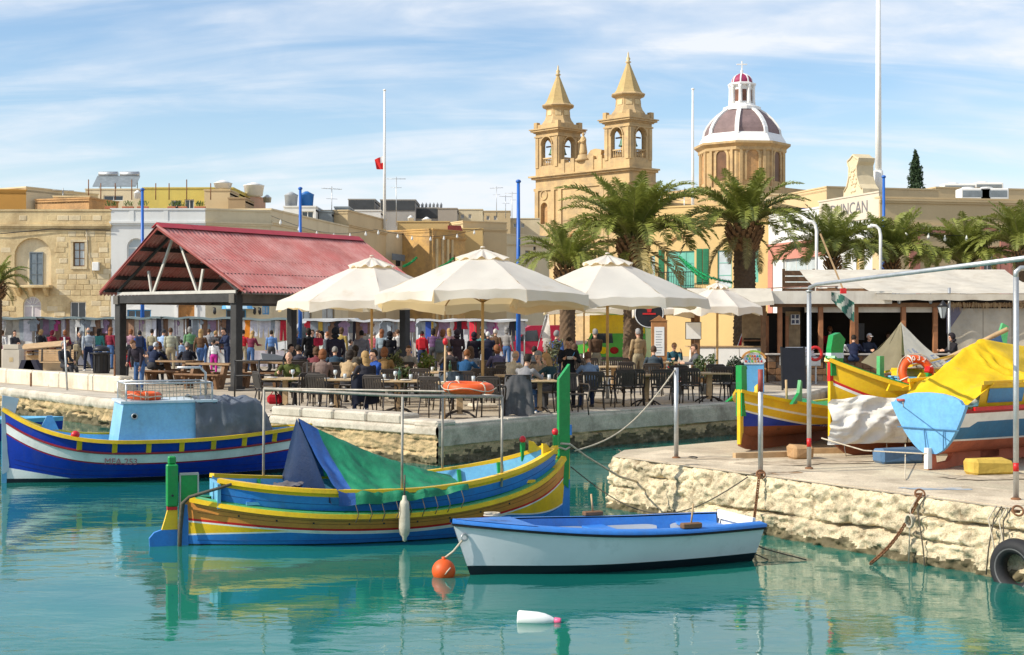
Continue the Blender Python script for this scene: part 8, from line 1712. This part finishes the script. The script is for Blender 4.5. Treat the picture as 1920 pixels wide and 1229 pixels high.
# ------------------------------------------------------------------ people
def cap_(mb, a, b, ra, rb, n=10):
    a, b = Vector(a), Vector(b); mb.tube([a, b], [ra, rb], n); mb.ell(a, ra*.999, n, 6); mb.ell(b, rb*.999, n, 6)
POSES = {}
def person_mesh(key, lean=0., hz=.90, legs=((2, 2, 3), (-2, 2, 3)), arms=((4, 10, 12, 0), (4, 10, 12, 0)), nod=0., yaw=0., bulk=1., coat=0., vox=.0135):
    """one continuous body facing -Y; legs: (hip pitch, knee bend, spread); arms: (pitch, spread, elbow bend, inward)"""
    if key in POSES: return POSES[key]
    mb = MB(); seg = []                                          # seg: (a, b, r, region) for the clothing split
    def C(a, b, ra, rb, reg): cap_(mb, a, b, ra, rb); seg.append((Vector(a), Vector(b), (ra+rb)/2, reg))
    P = Vector((0, 0, hz)); la = rad(lean); T = Vector((0, -math.sin(la), math.cos(la))); Rm = Matrix.Rotation(la, 4, 'X')
    N = P+T*.50
    def E(c, r, reg): mb.ell((0, 0, 0), r, 14, 10, 0, Matrix.Translation(c) @ Rm); seg.append((Vector(c)-T*r[2]*.4, Vector(c)+T*r[2]*.4, min(r[0], r[1])*1.05, reg))
    E(P+T*.0, (.165*bulk, .118*bulk, .13), 2); E(P+T*.15, (.155*bulk, .112*bulk, .15), 1); E(P+T*.32, (.172*bulk, .118*bulk, .19), 1); E(P+T*.42+Vector((0, .01, 0)), (.175*bulk, .10*bulk, .10), 1)
    if coat: cap_(mb, P+T*.1, P-Vector((0, 0, coat)), .15*bulk, .19*bulk, 14); seg.append((P+T*.1, P-Vector((0, 0, coat)), .18, 1))
    hd = Matrix.Rotation(rad(yaw), 4, 'Z') @ Matrix.Rotation(la*.55+rad(nod), 4, 'X'); nk = N+(hd @ Vector((0, -.005, .09)))
    C(N-T*.03, nk, .056, .05, 0); C(N-T*.06, N-T*.0, .075*bulk, .062, 1)
    hc = nk+(hd @ Vector((0, -.018, .105))); H4 = Matrix.Translation(hc) @ hd
    mb.ell((0, .012, .015), (.076, .095, .103), 14, 10, 0, H4); mb.ell((0, -.022, -.050), (.058, .066, .072), 12, 8, 0, H4); mb.ell((0, -.098, -.012), (.014, .022, .024), 8, 6, 0, H4); mb.ell((0, -.072, -.105), (.026, .022, .02), 8, 6, 0, H4)
    for s in (1, -1): mb.ell((s*.077, .005, -.012), (.012, .022, .034), 8, 6, 0, H4); mb.ell((s*.034, -.088, .012), (.02, .012, .010), 8, 6, 0, H4)
    seg.append((hc, hc, .10, 0))
    for s, (hp, kn, ab) in zip((1, -1), legs):
        h = P+Vector((s*.092, 0, -.03)); a = rad(hp); d = Vector((s*math.sin(rad(ab)), -math.sin(a), -math.cos(a))).normalized(); k = h+d*.41
        b_ = rad(hp-kn); d2 = Vector((s*math.sin(rad(ab))*.3, -math.sin(b_), -math.cos(b_))).normalized(); an = k+d2*.40
        C(h, k, .092*bulk**.5, .066, 2); C(k, an, .066, .048, 2)
        f = Vector((s*.12, -1, 0)).normalized(); fl = an+Vector((0, 0, -.045)) if True else an
        if kn > 15 and hp < 20: f = (f+Vector((0, 0, -.55))).normalized()
        C(fl-f*.05, fl+f*.10, .043, .045, 3); C(fl+f*.10, fl+f*.17, .045, .034, 3)
    for s, (pt_, ab, el, inw) in zip((1, -1), arms):
        sh = N+Vector((s*.185*bulk, 0, 0))-T*.055; a = rad(pt_); b_ = rad(ab); d = Vector((s*math.sin(b_), -math.sin(a)*math.cos(b_), -math.cos(a)*math.cos(b_))); e = sh+d*.275
        a2 = rad(pt_+el); i_ = rad(inw); d2 = Vector((s*math.sin(b_)*.4-s*math.sin(i_), -math.sin(a2)*math.cos(i_), -math.cos(a2)*math.cos(i_))).normalized(); w = e+d2*.235
        C(sh, e, .060*bulk**.5, .049, 1); C(e, w, .049, .038, 1)
        side = d2.cross(Vector((s, 0, 0)));  side = side.normalized() if side.length > .1 else Vector((0, 0, 1)); acr = side.cross(d2).normalized()
        pc = w+d2*.055; C(w-d2*.005, w+d2*.02, .026, .028, 0)
        q = Matrix((acr, side, d2)).transposed().to_4x4(); mb.ell((0, 0, 0), (.017, .040, .048), 10, 8, 0, Matrix.Translation(pc) @ q); seg.append((w+d2*.02, pc+d2*.10, .045, 0))
        for k in range(4):
            o = side*(-.030+.020*k); l = (.062, .072, .068, .052)[k]; b0 = pc+d2*.035+o; cu = -acr*s*.018; cap_(mb, b0, b0+d2*l*.55+cu*.4, .0115, .0108, 7); cap_(mb, b0+d2*l*.55+cu*.4, b0+d2*l*.95+cu*1.6, .0108, .0095, 7)
        cap_(mb, pc+side*.03-d2*.02, pc+side*.055+d2*.03-acr*s*.02, .013, .011, 7)
    me = mb.mesh('raw', []); ob = bpy.data.objects.new('raw', me); COL.objects.link(ob)
    m = ob.modifiers.new('r', 'REMESH'); m.mode = 'VOXEL'; m.voxel_size = vox; m.use_smooth_shade = True
    m = ob.modifiers.new('s', 'SMOOTH'); m.factor = .5; m.iterations = 2
    me2 = bpy.data.meshes.new_from_object(ob.evaluated_get(bpy.context.evaluated_depsgraph_get())); bpy.data.objects.remove(ob); bpy.data.meshes.remove(me); me2.name = 'person'
    n = len(me2.polygons); cs = np.empty(n*3); me2.polygons.foreach_get('center', cs); cs = cs.reshape(-1, 3)
    best = np.full(n, 9.); reg = np.zeros(n, int)
    for a, b, r, g in seg:
        a, b = np.array(a), np.array(b); d = b-a; L2 = max(1e-9, d@d); t = np.clip(((cs-a)@d)/L2, 0, 1); ds = np.linalg.norm(cs-(a+t[:, None]*d), axis=1)-r; k = ds < best; best[k] = ds[k]; reg[k] = g
    inv = np.array(H4.inverted()); lc = cs@inv[:3, :3].T+inv[:3, 3]
    hm = (np.abs(lc[:, 0]) < .1) & (np.abs(lc[:, 1]) < .13) & (lc[:, 2] > -.125) & (lc[:, 2] < .14); reg[hm] = 0
    for s in (1, -1): reg[(np.linalg.norm((lc-np.array((s*.034, -.092, .012)))*np.array((1, .6, 1.5)), axis=1) < .014) & (lc[:, 1] < -.05)] = 4
    reg[(np.abs(lc[:, 0]) < .024) & (np.abs(lc[:, 2]+.062) < .008) & (lc[:, 1] < -.06)] = 5
    for i in range(6): me2.materials.append(None)
    me2.polygons.foreach_set('material_index', reg.astype(np.int32)); me2.polygons.foreach_set('use_smooth', np.ones(n, bool)); me2.update()
    POSES[key] = (me2, H4); return POSES[key]
EXS = random.Random(4)
HAIR = {}
def hair_mesh(kind):
    if kind in HAIR: return HAIR[kind]
    mb = MB()
    def shell(sx, sy, sz, zf, yf, c=(0, .016, .02)):
        def fn(u, v):
            a = 2*math.pi*u; t = -math.pi/2+math.pi*v; d = Vector((math.cos(t)*math.cos(a), math.cos(t)*math.sin(a), math.sin(t))); w = 1+.05*noise.noise(d*4)+.03*noise.noise(d*11); p = Vector((d.x*sx*w, d.y*sy*w, d.z*sz*w))
            if (p.y < yf and p.z < zf) or p.z < -.075: p *= .72
            return p+Vector(c)
        mb.grid(fn, 28, 18)
    if kind == 'short': shell(.086, .106, .113, .045, -.005)
    elif kind == 'bald': shell(.080, .100, .085, .06, .02, (0, .014, -.012))
    elif kind == 'bob': shell(.098, .112, .120, .04, -.035); mb.ell((0, .045, -.06), (.098, .07, .085), 14, 10)
    elif kind == 'long': shell(.094, .11, .118, .04, -.03); mb.ell((0, .055, -.10), (.095, .058, .15), 14, 10); mb.ell((0, .075, -.22), (.075, .04, .10), 12, 8)
    elif kind == 'tail': shell(.088, .107, .114, .04, -.02); mb.ell((0, .13, -.05), (.03, .035, .06), 10, 8); mb.ell((0, .135, -.15), (.025, .025, .10), 10, 8)
    elif kind == 'hood': shell(.115, .125, .135, .05, -.075); mb.ell((0, .05, -.11), (.12, .09, .07), 14, 8)
    elif kind == 'cap': shell(.090, .110, .105, .055, -.02); mb.ell((0, -.11, .045), (.065, .065, .010), 14, 5)
    HAIR[kind] = mb.mesh('hair' if kind not in ('cap', 'hood') else kind, [None] if False else []); HAIR[kind].materials.append(None); return HAIR[kind]
m_skin = [mat('skin_fair', (.58, .33, .22), .55, .06, 9.), mat('skin_tan', (.40, .21, .13), .55, .06, 9.)]; m_eye = mat('eye_dark', (.03, .02, .018), .3, .1, 9); m_lip = mat('lip', (.34, .12, .10), .5, .1, 9); m_shoe = [mat('shoe_dark', (.03, .025, .022), .5, .2, 9), mat('shoe_pale', (.55, .54, .52), .6, .2, 9)]
# the poses seen in the photograph
PZS = {
 'stand': dict(), 'stand2': dict(legs=((5, 8, 4), (-4, 1, 3)), arms=((10, 8, 35, 15), (2, 10, 15, 5)), nod=4), 'folded': dict(arms=((22, 14, 75, 55), (22, 14, 75, 55))),
 'look': dict(lean=8, nod=14, arms=((35, 8, 55, 10), (28, 8, 60, 10)), legs=((3, 4, 4), (-1, 3, 3))), 'walk': dict(lean=3, hz=.885, legs=((24, 6, 1), (-20, 14, 1)), arms=((-20, 8, 15, 3), (22, 8, 25, 5))),
 'waiter': dict(lean=5, nod=20, arms=((30, 14, 78, 35), (26, 12, 85, 28))), 'bend': dict(lean=30, hz=.87, nod=22, legs=((12, 10, 4), (2, 8, 4)), arms=((12, 8, 10, 0), (-2, 14, 62, 25))),
 'coat': dict(bulk=1.12, coat=.32, arms=((8, 8, 40, 30), (10, 8, 45, 30))), 'coatwalk': dict(bulk=1.12, coat=.15, lean=4, hz=.885, legs=((16, 4, 2), (-14, 12, 2)), arms=((-8, 8, 30, 10), (14, 8, 25, 10))),
 'sit': dict(hz=.53, lean=6, legs=((84, 86, 6), (82, 80, 7)), arms=((38, 14, 55, 30), (34, 12, 62, 28)), nod=8), 'sitlean': dict(hz=.53, lean=24, legs=((82, 92, 8), (84, 84, 8)), arms=((52, 18, 48, 28), (50, 20, 52, 30)), nod=4),
 'sitback': dict(hz=.53, lean=-6, legs=((80, 70, 6), (82, 60, 6)), arms=((20, 14, 50, 25), (14, 10, 40, 15)), nod=6), 'sitchin': dict(hz=.53, lean=16, legs=((84, 88, 7), (82, 84, 7)), arms=((50, 6, 105, 10), (44, 16, 52, 38)), nod=4)}
def person(px, s, pose, rz, top, bot, hair, hc, label, sc_=1., skin=0, shoe=0, dz=0., loc=None, group=None):
    """rz 0 faces the camera, 180 shows the back, 90 faces the picture's right, -90 its left"""
    me, H4 = person_mesh(pose, **PZS[pose]); p = loc if loc is not None else at(px, sd(s), PZ+.004+dz)
    o = link('person', me, None, p, rad(rz+EXS.uniform(-9, 9)), label, 'person', group, scale=sc_*(EXS.uniform(.93, 1.05) if 'sit' not in pose else 1))
    for i, m in enumerate((m_skin[skin], cloth(top), cloth(bot), m_shoe[shoe], m_eye, m_lip)): o.material_slots[i].link = 'OBJECT'; o.material_slots[i].material = m
    if hair:
        hm = hair_mesh(hair); h = link(hm.name.split('.')[0], hm, o); h.matrix_local = H4
        h.material_slots[0].link = 'OBJECT'; h.material_slots[0].material = cloth(hc, .7)
    return o
navy = (.02, .03, .07); black = (.015, .015, .018); jean = (.06, .12, .26); grey = (.20, .20, .21); dk = (.05, .05, .055); khaki = (.30, .25, .16); wht = (.70, .70, .70); mag = (.52, .03, .28); lbl = (.30, .42, .62); red = (.48, .02, .03); mar = (.20, .02, .04); brn = (.10, .055, .03); blond = (.38, .24, .10); ginger = (.22, .085, .035); gryh = (.24, .23, .22); dkh = (.025, .018, .014); bh = (.09, .05, .028)
MK = 'visitors at the market'
for a in ((4, 42, 'stand2', 170, wht, mag, 'short', bh, 'visitor in white top and magenta trousers at the left edge'), (27, 43.5, 'folded', 60, dk, dk, 'short', dkh, 'dark jacketed man with folded arms by the cardboard box'), (74, 43, 'look', 175, black, jean, 'bob', blond, 'blonde woman in black looking over the book stall'), (87, 41, 'stand', 200, grey, dk, 'short', gryh, 'grey haired visitor half hidden behind the book stall'), (95, 42, 'look', 160, mar, dk, 'bob', mar, 'dark red haired visitor left of the maroon one at the book stall'), (121, 43, 'look', 185, mar, dk, 'bob', ginger, 'maroon topped visitor at the right end of the book stall'),
          (152, 45, 'walk', -70, dk, khaki, 'short', gryh, 'man in dark top and khaki trousers just behind the striped shirt man'), (166, 47, 'walk', -150, (.36, .40, .44), navy, 'bald', gryh, 'elderly man in striped shirt walking past the litter bin'), (207, 44, 'stand2', 150, mar, jean, 'long', ginger, 'woman with long ginger hair and maroon top left of the black post'), (262, 46, 'stand', 180, (.02, .07, .30), dk, 'short', dkh, 'man in bright blue jacket with dark backpack'), (304, 47, 'look', 170, lbl, grey, 'cap', dk, 'man in light blue shirt and dark cap before the white sheet'), (320, 48.5, 'stand2', 185, (.36, .36, .27), khaki, 'short', bh, 'broad man in pale olive jumper before the white sheet'), (340, 47, 'stand', 200, lbl, dk, 'short', dkh, 'dark haired boy behind the picnic table', .8), (376, 48, 'walk', 165, brn, jean, 'long', blond, 'blonde woman in brown waistcoat and jeans'), (401, 48.5, 'stand', 185, wht, mag, 'tail', dkh, 'girl in white top and magenta trousers with a dark ponytail', .80), (404, 43.5, 'stand2', 150, dk, dk, 'short', blond, 'fair haired man in dark jacket behind the ponytail girl'), (426, 46, 'look', -60, navy, navy, 'short', dkh, 'person in navy leaning beside the front hall post'), (456, 44, 'stand', 170, red, khaki, 'short', dkh, 'person in red top right of the front hall post'),
          (556, 50, 'stand', 170, navy, navy, 'short', gryh, 'man in navy jacket right of the third hall post'), (579, 52, 'stand2', -150, black, black, 'bob', dkh, 'woman in black with short dark hair facing the bag stall'), (586, 47, 'stand', -30, dk, dk, 'short', bh, 'tall man facing the camera by the red shopping bag'), (597, 50, 'folded', -40, mar, dk, 'bob', bh, 'woman in dark red between the bag and the black coats'), (604, 52, 'stand2', -60, (.45, .5, .5), black, 'long', dkh, 'woman in pale top with long dark hair at the bag stall'), (614, 47, 'stand', -120, grey, dk, 'short', ginger, 'red haired visitor behind the huge dark coat'), (629, 62, 'coat', 178, (.022, .018, .03), black, 'hood', black, 'broad figure in a big dark padded coat seen from behind', 1.05), (678, 55, 'coat', 172, (.26, .24, .25), (.30, .33, .36), 'short', dkh, 'man in grey coat by the left umbrella pole'), (657, 50, 'stand', 120, dk, dk, 'short', dkh, 'small dark figure left of the grey coated man', .8), (731, 51, 'coat', 190, black, black, 'hood', black, 'person in black hooded coat left of the rear right post'), (760, 49, 'stand2', 150, (.02, .05, .28), khaki, 'short', ginger, 'person in blue jacket beside the rear right post'),
          (791, 50, 'stand2', 160, red, navy, 'short', dkh, 'visitor carrying a red backpack right of the rear post'), (829, 54, 'coatwalk', 150, (.25, .19, .11), jean, 'bob', ginger, 'woman with mustard scarf and grey backpack in jeans'), (857, 53, 'coat', 176, (.05, .028, .03), black, 'hood', (.04, .025, .028), 'person in brown hooded coat, first of three dark coats'), (889, 52, 'coat', 184, (.02, .015, .022), black, 'hood', (.02, .015, .02), 'person in black hooded coat, middle of three dark coats'), (915, 52, 'coat', 180, (.018, .02, .04), navy, 'short', (.6, .58, .55), 'white haired person in long navy coat beside the bamboo pole'), (929, 48, 'stand', 150, brn, dk, 'short', (.55, .5, .45), 'person in brown behind the white haired navy coat'),
          (1102, 39, 'stand', 20, khaki, dk, 'short', dkh, 'far visitor left on the church steps', .7), (1122, 39, 'stand2', -20, dk, dk, 'short', dkh, 'far visitor right on the church steps', .7), (1043, 62, 'stand2', 150, (.05, .10, .28), navy, 'short', gryh, 'grey haired man in blue waistcoat behind the waiter'), (1117, 59, 'walk', -165, brn, khaki, 'short', gryh, 'grey haired man in brown jacket walking among the tables'), (1197, 61, 'stand2', -160, (.34, .24, .13), khaki, 'short', (.3, .29, .28), 'man in tan jacket standing by the wooden menu case')):
    person(*a, group=MK, shoe=R.randrange(2))
person(1066, 80, 'waiter', 12, black, black, 'short', dkh, 'waiter in black shirt writing an order on a pad', skin=1); 
wq = at(1066, sd(80), PZ); o = MB().box((-.07, -.05, 0), (.07, .05, .012), 0, Matrix.Rotation(rad(-35), 4, 'X')).obj('order_pad', m_wpaint, None, loc=wq+Vector((.02, -.46, 1.16))); tag(o, 'small white order pad in the hands of the waiter', 'notepad'); MB().tube([(.05, .02, .02), (.10, -.02, .14)], .006, 5).obj('pen', m_bdoor, o)
person(262, 66, 'bend', -25, (.035, .028, .04), jean, 'short', (.16, .075, .035), 'boy in dark jacket and jeans bending over the parapet end', .93); person(236, 58, 'stand', 150, red, dk, 'short', bh, 'small child in red behind the bending boy', .62)
for a in ((285, 58, 'sitlean', 165, navy, dk, 'cap', (.5, .55, .62), 'man in navy with white cap at the occupied picnic table'), (313, 57, 'sitlean', -70, (.045, .045, .04), dk, 'bob', ginger, 'fair haired person facing left at the occupied picnic table'), (352, 58, 'sitlean', -160, (.022, .025, .04), dk, 'short', gryh, 'broad grey haired man in navy at the occupied picnic table'), (121, 55, 'sitback', 70, dk, dk, 'short', gryh, 'man in dark clothes sitting on the pale bench'), (530, 59, 'sitlean', 80, dk, dk, 'short', dkh, 'man in dark jacket sitting near the third hall post'),
          (546, 79, 'sitlean', 4, (.075, .09, .022), black, 'bald', (.3, .2, .15), 'bald man in green jumper eating at the left end table'), (603, 78, 'sit', 175, (.20, .14, .12), dk, 'bob', ginger, 'auburn haired woman in taupe seen from behind'), (647, 76, 'sitlean', 150, (.42, .30, .17), dk, 'bob', dkh, 'woman in brown and cream patterned coat'), (688, 84, 'sit', -150, (.03, .03, .04), navy, 'long', blond, 'blonde woman with long hair in dark top'), (708, 78, 'sit', -50, (.02, .07, .30), dk, 'short', dkh, 'dark haired man in blue beside the blonde woman'), (719, 73, 'sit', 178, (.25, .15, .06), dk, 'bob', ginger, 'redhead in tan coat behind the dark haired man'), (869, 74, 'sitlean', 168, (.015, .07, .18), navy, 'short', (.18, .075, .03), 'hunched man in blue jumper at the back table'), (884, 70, 'sit', -170, grey, dk, 'long', bh, 'brown haired woman just right of the blue jumper man'),
          (953, 76, 'sitlean', 140, (.55, .50, .40), dk, 'bald', (.4, .33, .28), 'balding man in pale patterned shirt'), (978, 87, 'sitlean', 155, (.22, .22, .23), jean, 'short', dkh, 'curly dark haired man in grey shirt leaning on the small table'), (1016, 80, 'sitchin', -20, (.28, .22, .16), dk, 'bob', gryh, 'grey haired woman with beige coat facing the camera'), (1044, 83.5, 'sitlean', -130, (.02, .045, .05), dk, 'long', (.36, .20, .08), 'long haired woman in dark green beside the bow post'), (1110, 80.5, 'sitlean', -160, (.17, .24, .36), navy, 'short', (.12, .06, .04), 'man in light blue shirt with his back to the harbour'), (1262, 57, 'sitchin', 10, (.03, .10, .14), red, 'cap', (.40, .22, .08), 'woman with sun hat and dark glasses under the menu boards'), (1308, 63, 'sit', -75, (.10, .10, .11), dk, 'short', bh, 'man in grey scarf and dark jacket facing left by the menu board'),
          (1573, 58, 'sitlean', 175, (.5, .5, .5), dk, 'bald', (.5, .4, .35), 'balding man in white at the restaurant front'), (1600, 57, 'sitlean', 170, (.015, .02, .05), navy, 'short', dkh, 'person in navy beside the twig wrapped post'), (1627, 56, 'sit', 15, (.025, .03, .05), dk, 'cap', (.55, .55, .56), 'man in pale cap and dark glasses facing the harbour'), (1790, 57, 'sit', -75, (.022, .02, .024), dk, 'hood', (.025, .02, .025), 'dark hooded person by the metal restaurant post'), (1662, 52, 'sit', 30, dk, dk, 'short', bh, 'person deep inside the dark restaurant'), (1700, 52, 'sit', -30, (.1, .1, .12), dk, 'short', bh, 'person behind the orange wooden post inside the restaurant')):
    person(*a, group='people sitting at tables', shoe=R.randrange(2), dz=(.05 if a[0] in (285, 313, 352) else 0) if a[0] < 1500 else .28)
person(1556, 54, 'stand', 170, (.42, .02, .03), dk, 'short', ginger, 'person in bright red jacket standing in the restaurant doorway', dz=.05)
# bags on backs and in hands
def bag(px, s, z, c, lab, sx=.15, sy=.09, sz=.22, dy=.2):
    p = at(px, sd(s)-dy, PZ+z); mb = MB(); mb.box((-sx, -sy, -sz), (sx, sy, sz), 0, None, .05); mb.tube([(-sx*.5, 0, sz), (-sx*.3, 0, sz+.12), (sx*.3, 0, sz+.12), (sx*.5, 0, sz)], .012, 5); o = mb.obj('bag', cloth(c), None, loc=p); tag(o, lab, 'bag')
bag(262, 46, 1.18, navy, 'dark backpack on the back of the blue jacketed man', .17, .09, .24, .18); bag(792, 50, 1.2, (.5, .02, .03), 'red backpack on the visitor by the rear right post', .15, .09, .22, .2); bag(824, 54, 1.15, (.16, .17, .16), 'grey backpack on the woman with the mustard scarf', .15, .09, .22, .22); bag(597, 53, 1.30, (.6, .04, .09), 'bright red shopping bag held up at the bag stall', .17, .05, .14, .2); bag(143, 46, .95, khaki, 'beige shoulder bag of the man in khaki trousers', .12, .07, .15, .15)
EX = random.Random(21)
for px, s, pose, rz, top, bot, hair, hc, lab in ((48, 40, 'stand', 190, (.35, .10, .12), dk, 'bob', bh, 'woman in brick red top at the white sheet stall'), (140, 41, 'look', 180, (.4, .38, .5), dk, 'short', gryh, 'man in lilac shirt at the white dresses stall'), (185, 42, 'stand2', 160, (.05, .22, .20), jean, 'long', dkh, 'woman in teal behind the litter bin'), (244, 42, 'look', 185, (.45, .25, .30), dk, 'bob', ginger, 'woman in dusty pink right of the left hall post'), (285, 43, 'stand', 175, (.5, .45, .30), navy, 'short', dkh, 'man in sand coloured top at the beige cloth stall'), (356, 43, 'stand2', 200, (.12, .25, .12), dk, 'bob', gryh, 'woman in green jumper right of the white sheet'), (390, 42, 'look', 170, (.50, .50, .52), jean, 'short', bh, 'man in pale grey top at the dark stall'), (470, 46, 'look', 165, (.30, .05, .10), jean, 'long', blond, 'blonde woman in wine red by the trouser rail'), (509, 44, 'stand', 190, (.10, .20, .42), dk, 'short', dkh, 'man in mid blue shirt at the trouser rail'), (640, 47, 'stand2', 160, (.55, .40, .12), dk, 'bob', bh, 'woman in mustard top behind the padded coat'), (700, 46, 'look', 180, (.50, .12, .14), jean, 'short', gryh, 'man in faded red top right of the left umbrella pole'), (716, 49, 'stand', 150, (.22, .28, .32), dk, 'long', ginger, 'ginger woman in slate blue before the black hooded coat'), (746, 45, 'stand2', 200, (.62, .60, .55), dk, 'short', bh, 'man in cream jumper left of the rear right post'), (812, 47, 'stand', 175, (.25, .13, .28), dk, 'bob', dkh, 'woman in purple between the backpacks'), (843, 46, 'look', 185, (.55, .30, .32), jean, 'long', blond, 'blonde woman in rose between the dark coats'), (902, 47, 'stand2', 170, (.10, .28, .30), dk, 'short', dkh, 'man in teal between the last two dark coats'), (950, 46, 'stand', 160, (.45, .42, .40), jean, 'bob', gryh, 'grey haired woman in pale grey at the last open rail')):
    person(px, s, pose, rz, tuple(c*.55 for c in top) if EX.random() < .6 else top, bot, hair, hc, lab, group=MK, shoe=EX.randrange(2))
SEC = ((560, 66, 'sit', 185, (.05, .05, .07), dk, 'short', dkh, 'man in charcoal with his back turned behind the bald man in green'), (590, 67, 'sitlean', 170, (.16, .04, .05), dk, 'bob', bh, 'woman in dark wine red in the second row left of the auburn haired woman'), (628, 66, 'sitlean', -170, (.03, .06, .10), dk, 'short', gryh, 'grey haired man in dark blue between the two women'), (664, 67, 'sit', 160, (.10, .09, .08), dk, 'long', dkh, 'dark long haired woman behind the patterned coat'), (765, 67, 'sit', 10, (.25, .24, .22), dk, 'short', bh, 'man in pale grey facing the harbour right of the low plant'), (846, 65, 'sitlean', 190, (.06, .05, .05), dk, 'short', dkh, 'man in near black left of the hunched blue jumper man'), (934, 66, 'sit', -165, (.12, .10, .16), dk, 'bob', ginger, 'ginger woman in dim violet left of the balding man'), (1001, 65, 'sitlean', 175, (.04, .05, .06), dk, 'short', dkh, 'dark haired man behind the grey haired woman'), (1077, 63, 'sit', 170, (.20, .16, .12), dk, 'bob', bh, 'woman in brown seated behind the waiter'), (1226, 68, 'sit', 175, (.05, .07, .09), dk, 'short', bh, 'man in slate seated below the menu case'))
for a in SEC: person(*a, group='people sitting at tables', shoe=EX.randrange(2))
